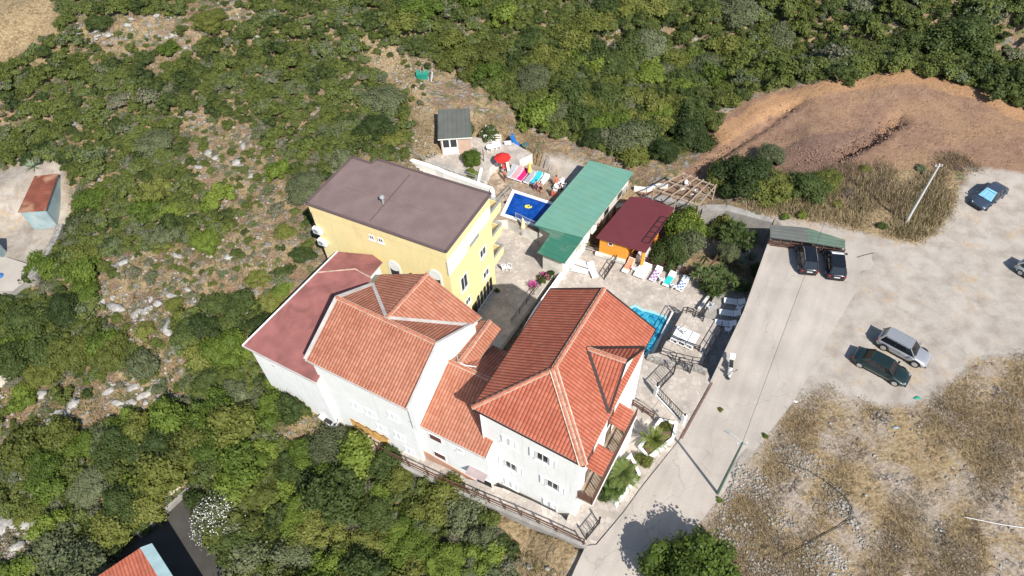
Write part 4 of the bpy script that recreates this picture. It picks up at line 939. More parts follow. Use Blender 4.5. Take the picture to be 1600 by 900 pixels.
def plant(x, y, z, r, h, ti, var, label, group, name='shrub', cat='shrub', big=None, rz=None):
    t = thing(name, (x, y, z-.05*r), label, cat, group)
    t.rotation_euler = (0, 0, rng.uniform(0, 6.28) if rz is None else rz); t.scale = (r, r*rng.uniform(.88, 1.1), h)
    f = bpy.data.objects.new('foliage' if big is None else 'crown', CM[ti, var] if big is None else BIG[big]); COL.objects.link(f); f.parent = t
    s = bpy.data.objects.new('stem' if big is None else 'trunk', stem_me if big is None else trunk_me); COL.objects.link(s); s.parent = t
    return t
TN = ('olive green', 'bright green', 'grey green', 'dark green', 'dry brown')
# ---- where things already stand: keep bushes off these pixel regions of level ground
def region(u, v):
    """class of ground under a photo pixel: 0 nothing grows, 1 scattered, 2 thick, 3 far wood"""
    c = np.zeros(u.shape, int)
    c[inpoly(u, v, HILL)] = 2
    for p in SPARSE: c[inpoly(u, v, p)] = 1
    c[inpoly(u, v, WOODS)] = 3
    for p in BARE: c[inpoly(u, v, p)] = 0
    return c
HILL = [(-120,-30),(640,-30),(640,150),(640,240),(600,262),(560,238),(478,310),(488,380),(470,400),(380,535),(400,560),(440,620),(530,665),(570,690),(640,735),(690,765),(770,812),(800,850),(815,1000),(-200,1000)]
WOODS = [(560,-60),(1750,-60),(1750,215),(1600,172),(1530,138),(1430,113),(1300,124),(1200,142),(1125,170),(1112,205),(1060,232),(1005,255),(960,240),(900,225),(850,205),(810,175),(760,140),(735,120),(700,108),(640,70)]
WOODS_L = [(640,60),(735,118),(800,170),(760,165),(700,150),(665,110)]
SPARSE = [[(90,20),(280,25),(330,-20),(420,-20),(400,25),(330,50),(260,120),(160,80)],[(290,170),(380,190),(480,300),(478,400),(400,470),(340,420),(360,330),(300,270)],[(150,400),(380,370),(440,440),(400,470),(290,500),(250,560),(150,510)],
  [(40,600),(260,575),(280,660),(200,660),(60,690),(-20,760),(-40,620)],[(-40,800),(70,800),(80,870),(-40,900)],[(640,150),(690,180),(680,250),(640,262)],[(560,60),(680,100),(660,160),(590,110)],[(250,520),(300,560),(290,640),(240,600)]]
BARE = [[(-60,-30),(60,-30),(100,20),(90,50),(50,65),(50,90),(-60,110)],[(560,85),(620,90),(650,125),(640,150),(600,130)],
  [(-60,270),(90,250),(118,290),(118,350),(98,380),(60,420),(20,460),(-60,470)],[(215,838),(285,765),(322,795),(375,860),(385,1000),(120,1000),(150,905)],[(478,640),(545,640),(548,682),(486,690)],[(560,672),(660,722),(640,742),(545,702)],[(640,165),(735,165),(745,262),(640,262)],
  [(165,440),(250,440),(290,480),(230,520),(160,480)],[(80,640),(210,600),(250,630),(200,655),(90,675)],[(770,795),(915,850),(915,900),(830,890),(800,840)],[(425,650),(490,665),(480,700),(440,700)],[(400,345),(460,340),(470,375),(400,400)],[(170,40),(260,60),(290,30),(240,20)]]
def scatter(n, box, seed):
    r = np.random.RandomState(seed); return r.uniform(box[0], box[2], n), r.uniform(box[1], box[3], n), r
U, V, r_ = scatter(64000, (-120, -60, 1750, 1000), 3)
cl = region(U, V); keep = cl > 0
U, V, cl = U[keep], V[keep], cl[keep]
X, Y, Z = on_ground_np(U, V)
# hand set plants: (u, v of the crown centre, radius in m, height in m, type)
HAND = [
 (105,540,2.3,2.2,0),(165,545,1.9,2.0,0),(60,575,2.0,1.8,0),(225,515,1.1,1.2,0),(320,380,1.7,2.2,1),(250,380,1.3,1.0,0),(270,475,1.0,.9,0),(345,540,2.5,2.6,1),(330,590,1.9,1.7,3),(470,285,2.3,2.2,2),(430,265,1.4,1.8,1),(425,470,1.5,1.2,0),
 (470,395,1.6,1.4,3),(400,430,1.3,1.2,0),(445,360,1.2,1.0,0),(410,505,1.7,1.5,3),(440,450,1.2,1.1,1),(110,350,1.2,1.2,3),(80,400,1.0,.9,3),(240,215,2.3,2.0,2),(300,130,1.5,1.3,3),(225,85,1.5,1.4,3),(262,70,1.5,1.4,1),(145,25,1.7,1.4,3),(320,20,2.2,1.7,0),
 (65,75,1.3,1.2,3),(70,720,2.0,2.2,1),(180,690,2.4,2.6,3),(120,690,1.8,1.8,1),(255,690,2.4,2.4,3),(330,690,2.2,2.4,1),(130,760,1.9,1.4,2),(190,785,2.0,2.0,3),(40,800,1.4,1.2,0),(450,640,1.5,2.4,3),(520,700,2.2,2.2,2),(590,800,1.9,1.7,3),(650,860,2.0,1.8,1),
 (760,840,1.4,1.6,2),(700,880,1.8,1.8,1),(775,880,1.3,1.2,1),(640,800,1.3,1.3,1),(560,860,2.0,1.6,0),(470,800,2.0,1.7,1),(400,760,2.2,1.9,0),(30,620,1.4,1.6,1),(40,500,2.4,2.6,3),(10,560,2.0,2.4,3),(100,480,2.0,2.0,3),(135,450,1.8,1.8,1),(600,150,2.8,2.2,2),(585,200,2.6,2.2,3),(650,60,2.0,1.6,3),
 (830,120,2.6,2.2,2),(865,165,2.4,1.8,2),(1010,55,3.2,2.6,2),(1150,10,3.4,3.0,2),(960,100,2.6,2.2,3),(1300,85,3.0,2.8,3),(1530,15,4.6,4.6,3),(1100,95,3.2,2.6,2),(1215,40,3.0,2.6,2),(985,210,3.0,2.8,2),(1080,210,3.0,2.8,3),(1035,235,2.2,2.2,3),(925,210,2.0,1.8,3),(1430,50,3.0,2.6,3),(730,200,.9,2.2,3),
]
placed = []
def free(x, y, r, f):
    if not placed: return True
    P = np.array(placed); return bool(np.all(np.hypot(P[:, 0]-x, P[:, 1]-y) > f*(r+P[:, 2])))
items = []
for u, v, r, h, ti in HAND:
    p = on_ground(u, v); b = at(u, v, p.z+h*.5) if abs(p.z) < 60 else p; z = ground(b.x, b.y)
    items.append((b.x, b.y, z, r, h, ti, 1)); placed.append((b.x, b.y, r))
cnt = 0
grid = {}
for x, y, r in placed: grid.setdefault((int(x//6), int(y//6)), []).append((x, y, r))
def ok(x, y, r, f):
    i, j = int(x//6), int(y//6)
    for a in (i-1, i, i+1):
        for b in (j-1, j, j+1):
            for q in grid.get((a, b), ()):
                if (q[0]-x)**2+(q[1]-y)**2 < (f*(r+q[2]))**2: return False
    return True
rr_ = np.random.RandomState(12)
for x, y, z, c, u, v in zip(X, Y, Z, cl, U, V):
    if y > 175: continue
    if c == 3: r = .6+2.2*rr_.rand()**1.5; f = .31
    elif c == 2: r = (.45+1.6*rr_.rand()**1.6)*(.9 if v < 300 else 1.35 if v > 620 and u < 800 else 1); f = .34
    else: r = .35+1.1*rr_.rand()**1.6; f = .85
    if not ok(x, y, r, f): continue
    grid.setdefault((int(x//6), int(y//6)), []).append((x, y, r))
    t_ = rr_.rand(); n_ = math.sin(x*.13+1)*math.cos(y*.11)+.4*math.sin(x*.31-y*.23)
    if c == 1: ti = 0 if t_ < .45 else 2 if t_ < .62 else 4 if t_ < .8 else 1 if t_ < .9 else 3
    elif c == 2: ti = (0 if t_ < .38 else 1 if t_ < .62 else 3 if t_ < .82 else 2 if t_ < .92 else 4) if n_ < .2 else (1 if t_ < .4 else 0 if t_ < .65 else 3 if t_ < .9 else 2)
    else: ti = 0 if t_ < .42 else 3 if t_ < .66 else 2 if t_ < .76 else 1 if t_ < .97 else 4
    if ti == 4: r = min(r, 1.0)
    items.append((x, y, z, r, r*rr_.uniform(.7, 1.25)*(1.15 if v > 620 else 1), ti, 0))
# the ones that show largest become plants of their own, the rest is one wood
size = [it[3]/math.sqrt(it[0]**2+it[1]**2+2500)*(4 if it[6] else 1) for it in items]
order = sorted(range(len(items)), key=lambda i: -size[i])
SING = [i for i in order if items[i][0] < 30 or items[i][6]][:285]; sset = set(SING)
def where(u, v):
    if v < 130 and u < 560: return 'on the upper slope in the top left of the photo', 'upper slope'
    if u > 560 and v < 260: return 'in the thick scrub behind the buildings', 'rear scrub'
    if v < 420: return 'on the rocky slope left of the yellow building', 'slope by the yellow building'
    if v < 640: return 'among pale rocks left of the faded red roof', 'slope by the faded red roof'
    if u < 300: return 'in the thicket left of the driveway', 'thicket by the driveway'
    return 'in the thicket below the white houses', 'thicket below the white houses'
for i in SING:
    x, y, z, r, h, ti, hd = items[i]; u, v = to_px(np.array([x]), np.array([y]), np.array([z])); wl, wg_ = where(float(u[0]), float(v[0]))
    big = None; nm = 'shrub'
    szw = 'low' if h < 1.2 else 'rounded' if h < 2 else 'tall'
    if hd and r > 1.6 and ti < 4: big = ti
    lab = f'{szw} {TN[ti]} shrub growing {wl}'
    plant(x, y, z, r, h, ti, i % NV, lab, f'{szw} {TN[ti]} shrubs, {wg_}', big=big)
print('plants', len(items), 'single', len(SING))
# one mass for the far wood
lo = []; lt = []; cvs = []; cfs = []; k = 0
PR = [crown_np(200+s, 1100, .068, nl=10+s % 4, squash=.8) for s in range(8)]
BASET = {0: .45, 1: .62, 2: .80, 3: .2, 4: .9}
for i in range(len(items)):
    if i in sset: continue
    x, y, z, r, h, ti, hd = items[i]; q, tn, cv, cf = PR[i % 8]
    dist = math.hypot(x, y); nl_ = 1100 if dist < 90 else 760
    a = rr_.uniform(0, 6.28); ca, sa = math.cos(a), math.sin(a)
    M_ = np.array([[ca*r, -sa*r, 0], [sa*r, ca*r, 0], [0, 0, h]]).T
    lo.append((q[:nl_].reshape(-1, 3) @ M_+np.array([x, y, z-.1])).astype(np.float32)); lt.append(np.repeat(np.clip(BASET[ti]+(tn[:nl_]-.5)*.45+rr_.uniform(-.1, .1), 0, 1), 4).astype(np.float32))
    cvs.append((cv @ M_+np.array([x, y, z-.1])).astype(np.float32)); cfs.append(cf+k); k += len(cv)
if lo:
    Q = np.concatenate(lo); nq = len(Q)//4; CV = np.concatenate(cvs); CF = np.concatenate(cfs)
    me = bpy.data.meshes.new('scrub_wood'); me.vertices.add(len(Q)+len(CV)); me.vertices.foreach_set('co', np.concatenate([Q, CV]).ravel())
    li = np.concatenate([np.arange(4*nq), (CF+4*nq).ravel()]).astype(np.int32); me.loops.add(len(li)); me.loops.foreach_set('vertex_index', li)
    me.polygons.add(nq+len(CF)); me.polygons.foreach_set('loop_start', np.concatenate([np.arange(nq)*4, 4*nq+np.arange(len(CF))*3]).astype(np.int32)); me.update(calc_edges=True)
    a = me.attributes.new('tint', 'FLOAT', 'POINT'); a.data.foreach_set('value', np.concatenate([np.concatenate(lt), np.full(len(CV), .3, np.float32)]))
    THR = THM.node_tree
    cr = [n for n in THR.nodes if n.type == 'VALTORGB'][0]; e = cr.color_ramp.elements
    while len(e) > 2: e.remove(e[1])
    e[0].position = 0; e[0].color = (.022, .042, .015, 1); e[1].position = 1; e[1].color = (.21, .18, .13, 1)
    for q_, c_ in ((.22, (.052, .074, .018)), (.45, (.105, .126, .026)), (.62, (.135, .165, .035)), (.78, (.12, .15, .085)), (.88, (.15, .15, .10))): z_ = e.new(q_); z_.color = c_+(1,)
    me.materials.append(THM); o = bpy.data.objects.new('scrub_wood', me); COL.objects.link(o); tag(o, 'dense green scrub wood covering the hillside behind the buildings', 'scrub', kind='stuff')
# ---- tufts, blades and stones
def tufts(name, label, n, polys, seed, mats_, h=(.15, .45), wd=.035, z0=0, cat='grass', blades=9, spread=.22, clump=None, excl=()):
    r = np.random.RandomState(seed); us = []; vs = []
    for poly, wgt in polys:
        P = np.array(poly); m_ = int(n*wgt); u = r.uniform(P[:, 0].min(), P[:, 0].max(), m_*3); v = r.uniform(P[:, 1].min(), P[:, 1].max(), m_*3)
        k_ = inpoly(u, v, poly); us.append(u[k_][:m_]); vs.append(v[k_][:m_])
    u = np.concatenate(us); v = np.concatenate(vs)
    for ex in excl: k_ = ~inpoly(u, v, ex); u, v = u[k_], v[k_]
    x, y, z = on_ground_np(u, v)
    if clump is not None:
        s = np.sin(x*.45+1)*np.cos(y*.38+.5)+.6*np.sin(x*1.1-y*.9)+.5*np.sin(x*.2+y*.27); k_ = s > clump-r.rand(len(x))*.9; x, y, z = x[k_], y[k_], z[k_]
    m_ = len(x); hh = r.uniform(h[0], h[1], m_)*(.6+.8*r.rand(m_))
    X_ = np.repeat(x, blades)+r.normal(0, spread, m_*blades); Y_ = np.repeat(y, blades)+r.normal(0, spread, m_*blades); Z_ = np.repeat(z, blades); H_ = np.repeat(hh, blades)*r.uniform(.6, 1.2, m_*blades)
    a = r.uniform(0, 2*PI, m_*blades); ln = r.uniform(.2, .9, m_*blades)*H_; w_ = wd*r.uniform(.6, 1.5, m_*blades)
    dx, dy = np.cos(a), np.sin(a); px_, py_ = -dy*w_, dx*w_
    b = np.stack([X_, Y_, Z_-.02], 1); t = np.stack([X_+dx*ln, Y_+dy*ln, Z_+H_], 1); o_ = np.stack([px_, py_, 0*px_], 1)
    q = np.stack([b-o_, b+o_, t+o_*.35, t-o_*.35], 1).reshape(-1, 3)
    tint = np.repeat(np.clip(np.repeat(r.rand(m_), blades)*.6+r.rand(m_*blades)*.4, 0, 1), 4)
    me = mesh_np(name, q, np.arange(len(q)).reshape(-1, 4), mats_, attrs=dict(tint=tint)); o = bpy.data.objects.new(name, me); COL.objects.link(o); return tag(o, label, cat, kind='stuff')
STRAWM = leaf_mat('dry_straw', (.22, .165, .09), (.34, .265, .15), (.47, .39, .245), False)
BROWNG = leaf_mat('dead_brown_grass', (.15, .11, .065), (.24, .18, .11), (.33, .26, .17), False)
FIELDP = [(1250,620),(1300,600),(1380,640),(1440,632),(1500,592),(1560,555),(1700,540),(1700,980),(1000,980),(1080,850),(1125,790),(1190,695)]
tufts('dry_grass', 'golden dry grass across the stony field right of the road', 15000, [(FIELDP, 1)], 1, STRAWM, (.06, .24), .014, clump=.5, spread=.28)
tufts('dead_grass', 'dull brown dead weeds across the stony field right of the road', 9000, [(FIELDP, 1)], 2, BROWNG, (.06, .2), .014, clump=.7, spread=.3)
VERGE = [(1150,318),(1290,290),(1400,262),(1490,262),(1502,295),(1462,362),(1432,376),(1390,366),(1320,350),(1210,332)]
tufts('tall_dry_grass', 'tall straw coloured grass around the pale pole beyond the car park', 3600, [(VERGE, 1)], 3, STRAWM, (.15, .6), .02, spread=.45, clump=.3)
tufts('brown_weeds', 'brown dry weeds beyond the car park', 3600, [([(1290,262),(1500,240),(1530,262),(1500,290),(1450,330),(1330,330),(1260,300)], 1)], 4, BROWNG, (.15, .45), .018, spread=.4, clump=.2)
HILLB = [(-100,-20),(640,-20),(660,260),(478,310),(470,400),(380,535),(440,620),(640,740),(800,850),(900,900),(700,980),(-100,980)]
tufts('verge_weeds', 'green and olive weeds in the tall dry grass beyond the car park', 900, [(VERGE, 1)], 31, LM[0], (.15, .4), .04, spread=.3, clump=.8, cat='weeds')
tufts('hillside_grass', 'tan dry grass between the shrubs on the slope', 9000, [(HILLB, 1)], 5, STRAWM, (.06, .22), .016, excl=[BARE[2], BARE[3]])
tufts('clearing_grass', 'tan dry grass on the bank behind the cabin and blue pool', 3500, [([(640,150),(700,180),(740,165),(800,190),(860,228),(960,262),(1010,285),(960,290),(900,262),(840,236),(742,205),(690,235),(640,262)], 1)], 6, STRAWM, (.08, .3), .016, clump=.2)
tufts('low_weeds', 'low green weeds between the shrubs on the slope', 9000, [(HILLB, 1)], 8, LM[0], (.1, .25), .03, excl=[BARE[2], BARE[3], BARE[0]], cat='weeds')
# stones
ROCKM = mat('pale_limestone', (.33, .315, .29), .9, .3, 1.6, fine=.15, fscale=6, bump=.4, bscale=8)
RUBM = mat('pale_rubble', (.30, .28, .25), .9, .3, .8, fine=.2, fscale=5)
def rock_verts(seed, n=1):
    v, f = ico(n); r = np.random.RandomState(seed); v = v*(1+.35*r.uniform(-1, 1, len(v)))[:, None]*np.array([1, r.uniform(.6, .9), r.uniform(.4, .7)]); return v, f
def rubble(name, label, n, polys, seed, smin, smax, clump=None, excl=()):
    r = np.random.RandomState(seed); us = []; vs = []
    for poly, wgt in polys:
        P = np.array(poly); m_ = int(n*wgt); u = r.uniform(P[:, 0].min(), P[:, 0].max(), m_*4); v = r.uniform(P[:, 1].min(), P[:, 1].max(), m_*4); k_ = inpoly(u, v, poly); us.append(u[k_][:m_]); vs.append(v[k_][:m_])
    u, v = np.concatenate(us), np.concatenate(vs)
    for ex in excl: k_ = ~inpoly(u, v, ex); u, v = u[k_], v[k_]
    x, y, z = on_ground_np(u, v)
    if clump is not None:
        s = np.sin(x*.6+2)*np.cos(y*.5)+.7*np.sin(x*1.3+y*.8)+.5*np.sin(y*1.9-x*.4); k_ = s > clump-r.rand(len(x))*.6; x, y, z = x[k_], y[k_], z[k_]
    VV = []; FF = []; k_ = 0; base = [rock_verts(seed*10+j) for j in range(6)]
    for i in range(len(x)):
        v_, f_ = base[i % 6]; s = smin+(smax-smin)*r.rand()**2.5; a = r.uniform(0, 6.28); ca, sa = math.cos(a), math.sin(a)
        VV.append((v_ @ np.array([[ca, sa, 0], [-sa, ca, 0], [0, 0, 1]]))*s+np.array([x[i], y[i], z[i]+s*.15])); FF.append(f_+k_); k_ += len(v_)
    me = mesh_np(name, np.concatenate(VV), np.concatenate(FF), RUBM, k=3); o = bpy.data.objects.new(name, me); COL.objects.link(o); return tag(o, label, 'rubble', kind='stuff')
rubble('rubble', 'pale broken stones strewn over the field beside the road', 9500, [([(1150,720),(1240,690),(1300,720),(1330,800),(1370,870),(1380,930),(1180,930),(1120,900),(1125,800)], .75), (FIELDP, .16)], 21, .03, .15, clump=.45)
rubble('slope_rubble', 'pale loose stones between the shrubs on the slope', 3400, [(s_, .1) for s_ in SPARSE[:7]]+[(HILLB, .3)], 22, .05, .22, excl=[BARE[2], BARE[3], BARE[0]])
DCL = mat('red_brown_clods', (.27, .165, .115), .95, .25, 1)
_r = RUBM; RUBM = DCL
rubble('dirt_clods', 'reddish clods and stones along the cut in the dirt slope', 1300, [([(1235,232),(1330,225),(1400,185),(1420,195),(1350,245),(1330,275),(1240,268)], .6), ([(1050,262),(1130,220),(1180,240),(1120,275)], .2), ([(1180,170),(1400,135),(1560,165),(1540,240),(1250,230)], .2)], 23, .03, .13)
RUBM = _r
# boulders one could count
BP = [(182,482,.75),(140,478,.5),(160,470,.4),(246,475,.5),(345,483,.7),(215,490,.5),(265,512,.8),(290,505,.7),(310,498,.6),(325,492,.5),(115,524,.6),(265,462,.4),(300,465,.4),(230,485,.5),(195,410,.55),(210,425,.5),(275,400,.4),(358,402,.5),(355,350,.4),(370,255,.6),(340,245,.5),(325,240,.5),(310,262,.45),(290,340,.4),(280,345,.5),(300,330,.4),
 (230,615,.6),(205,632,.6),(185,630,.5),(210,605,.5),(170,612,.5),(115,632,.6),(95,645,.5),(80,660,.5),(88,618,.5),(65,617,.6),(72,672,.5),(30,710,.6),(20,720,.6),(10,760,.7),(35,745,.6),(10,820,.9),(45,820,.8),(25,855,.5),(60,830,.6),(15,590,.9),(400,60,.5),(245,25,.5),(200,40,.5),(170,55,.5),(150,60,.4),(270,55,.5),(290,75,.4),(425,20,.6),(380,230,.5),(395,275,.5),(335,300,.4)]
_rb = random.Random(4)
BP += [(u+_rb.gauss(0, 9), v+_rb.gauss(0, 6), _rb.uniform(.14, .38)) for u, v, s in BP for _ in range(2)]
RM = []
for j in range(6):
    v_, f_ = rock_verts(300+j, 2); RM.append(mesh_np('boulder', v_, f_, ROCKM, k=3))
for i, (u, v, s) in enumerate(BP):
    p = on_ground(u, v); o = bpy.data.objects.new('boulder', RM[i % 6]); COL.objects.link(o); o.location = p+UPZ*s*.1; o.scale = (s*rng.uniform(.9, 1.4), s, s*.8); o.rotation_euler = (0, 0, rng.uniform(0, 6.28))
    wl, wg_ = where(u, v); tag(o, f'pale grey limestone boulder {wl}', 'boulder', f'limestone boulders, {wg_}')
# ---- palms, cycads, agaves
FROND = leaf_mat('palm_fronds', (.05, .085, .02), (.10, .15, .035), (.19, .23, .07))
AGAVEM = leaf_mat('agave_leaves', (.16, .22, .14), (.24, .31, .2), (.36, .40, .28))
def frond_np(r, n, L, droop, wd, rise, leaflets=16):
    out = []; tn = []
    for i in range(n):
        a = 2*PI*i/n+r.uniform(-.2, .2); el = r.uniform(*rise); Lf = L*r.uniform(.8, 1.1); pr = None
        for k in range(leaflets):
            s = (k+1)/leaflets; rad_ = Lf*s*math.cos(el)*(1-.12*s); z = Lf*(s*math.sin(el)-droop*s*s)
            c = np.array([math.cos(a)*rad_, math.sin(a)*rad_, z])
            if pr is not None:
                d = (c-pr)/np.linalg.norm(c-pr); sd = np.array([-math.sin(a), math.cos(a), 0]); ll = wd*math.sin(PI*min(1, .12+s*.85))+.02
                for sg in (-1, 1):
                    tip = c+sd*sg*ll+d*ll*.7-np.array([0, 0, ll*.25]); out.append([pr, pr+d*.05, tip, tip-d*.03]); tn.append(r.rand())
                w_ = sd*.015; out.append([pr-w_, pr+w_, c+w_, c-w_]); tn.append(.6)
            pr = c
    return np.array(out), np.array(tn)
def rosette_np(r, n, L, wd, rise=(.2, 1.3)):
    out = []; tn = []
    for i in range(n):
        a = r.uniform(0, 2*PI); el = r.uniform(*rise); d = np.array([math.cos(a)*math.cos(el), math.sin(a)*math.cos(el), math.sin(el)]); sd = np.array([-math.sin(a), math.cos(a), 0]); Lf = L*r.uniform(.75, 1.1)
        m_ = d*Lf*.5; t = d*Lf-np.array([0, 0, Lf*.12*math.cos(el)]); x = r.rand()
        out.append([-sd*wd*.5, sd*wd*.5, m_+sd*wd*.6, m_-sd*wd*.6]); out.append([m_-sd*wd*.6, m_+sd*wd*.6, t+sd*.01, t-sd*.01]); tn += [x, x]
    return np.array(out), np.array(tn)
def leafy(name, q, tn, m, parent): 
    me = mesh_np(name, q.reshape(-1, 3), np.arange(len(q)*4).reshape(-1, 4), m, attrs=dict(tint=np.repeat(tn, 4))); o = bpy.data.objects.new(name, me); COL.objects.link(o); o.parent = parent; return o
def palm(u, v, z, h, L, label, n=34, sd=1, name='palm_tree', cat='palm', wd=.22, droop=.35, rise=(-.1, 1.2), th=.13, m=None):
    p = at(u, v, z+h); t = thing(name, (p.x, p.y, z), label, cat); q, tn = frond_np(np.random.RandomState(sd), n, L, droop, wd, rise); q[:, :, 2] += h
    leafy('crown', q, tn, m or FROND, t); mb = MB(); loc = Vector((p.x, p.y, z)); mb.tube([loc-UPZ*.2, loc+UPZ*h*.5+Vector((.04, 0, 0)), loc+UPZ*(h+.05)], [th*1.3, th, th*.9], BARK, n=8); mb.build('trunk', t); return t
palm(972, 738, -.1, 1.5, 1.75, 'large palm in the planter nearest the front gate', 44, 1)
palm(960, 762, -.1, .9, 1.2, 'smaller palm at the foot of the large palm by the planter', 30, 2)
palm(1022, 688, -.1, 1.1, 1.45, 'cycad with yellow green fronds beside the entrance gate', 46, 3, 'cycad', 'cycad', wd=.13, droop=.2, rise=(.1, 1.3), m=leaf_mat('cycad_fronds', (.10, .14, .03), (.19, .23, .05), (.32, .33, .10)))
YUC = leaf_mat('yucca_leaves', (.045, .075, .02), (.09, .135, .035), (.19, .24, .09))
def yucca(u, v, z, h, r, label, heads, sd):
    p = at(u, v, z+h); rs = np.random.RandomState(sd); t = thing('yucca', (p.x, p.y, z), label, 'yucca'); Q = []; T = []; mb = MB(); loc = Vector((p.x, p.y, z))
    for k in range(heads):
        a = 2.4*k+rs.rand(); d = r*math.sqrt((k+.3)/heads); hh = h*rs.uniform(.65, 1.1); c = np.array([math.cos(a)*d, math.sin(a)*d, hh]); q, tn = rosette_np(rs, 46, rs.uniform(.5, .72), .055, (-.35, 1.4)); Q.append(q+c); T.append(np.clip(tn*.7+rs.rand()*.3, 0, 1)); mb.tube([loc+Vector((0, 0, -.1)), loc+Vector((c[0]*.6, c[1]*.6, hh*.5)), loc+Vector(c)], [.09, .07, .06], BARK, n=6)
    leafy('crown', np.concatenate(Q), np.concatenate(T), YUC, t); mb.build('trunk', t)
yucca(1128, 430, -3.2, 2.3, 1.3, 'largest clump of spiky yucca heads beside the road wall', 13, 4); yucca(1102, 424, -3.2, 2.0, 1.1, 'yucca clump directly behind the last sunbed', 10, 5); yucca(1158, 447, -3.2, 1.5, .8, 'small yucca clump tight against the road wall', 7, 6); yucca(1118, 452, -3.2, 1.3, .8, 'low yucca clump at the corner of the sun deck', 7, 11)
yucca(1148, 356, -3.0, 2.3, 1.1, 'yucca clump at the back of the lower garden', 10, 7); yucca(1170, 372, -3.0, 2.1, 1.1, 'yucca clump next to the green awning', 10, 8); yucca(1138, 372, -3.0, 1.6, .8, 'smaller yucca clump in front of the back garden path', 6, 12)
palm(388, 880, -4.1, 1.0, 1.3, 'spiky fan palm beside the dark driveway', 50, 9, 'yucca', 'yucca', wd=.1, droop=.1, rise=(.05, 1.3))
palm(340, 846, -4.1, 1.2, 1.1, 'shaded yucca under the white flowering oleander', 40, 10, 'yucca', 'yucca', wd=.1, droop=.1)
for i, (u, v, L, lab) in enumerate(((1174, 402, .95, 'blue grey agave in the lower garden by the road wall'), (1160, 408, .7, 'smaller agave in the lower garden'), (273, 362, .9, 'variegated agave on the rocky slope'), (50, 258, 1.1, 'cluster of pale agaves above the yard of the rusty shed'), (68, 245, 1.2, 'green yucca above the yard of the rusty shed'), (388, 462, .9, 'yellowed agave left of the faded red roof'), (482, 400, .8, 'grey agave at the foot of the yellow wall'))):
    z = -3.2 if u > 1100 else on_ground(u, v).z; p = at(u, v, z+.3); t = thing('agave', (p.x, p.y, z), lab, 'agave'); q, tn = rosette_np(np.random.RandomState(50+i), 34, L, .11); leafy('leaves', q, tn, AGAVEM, t)
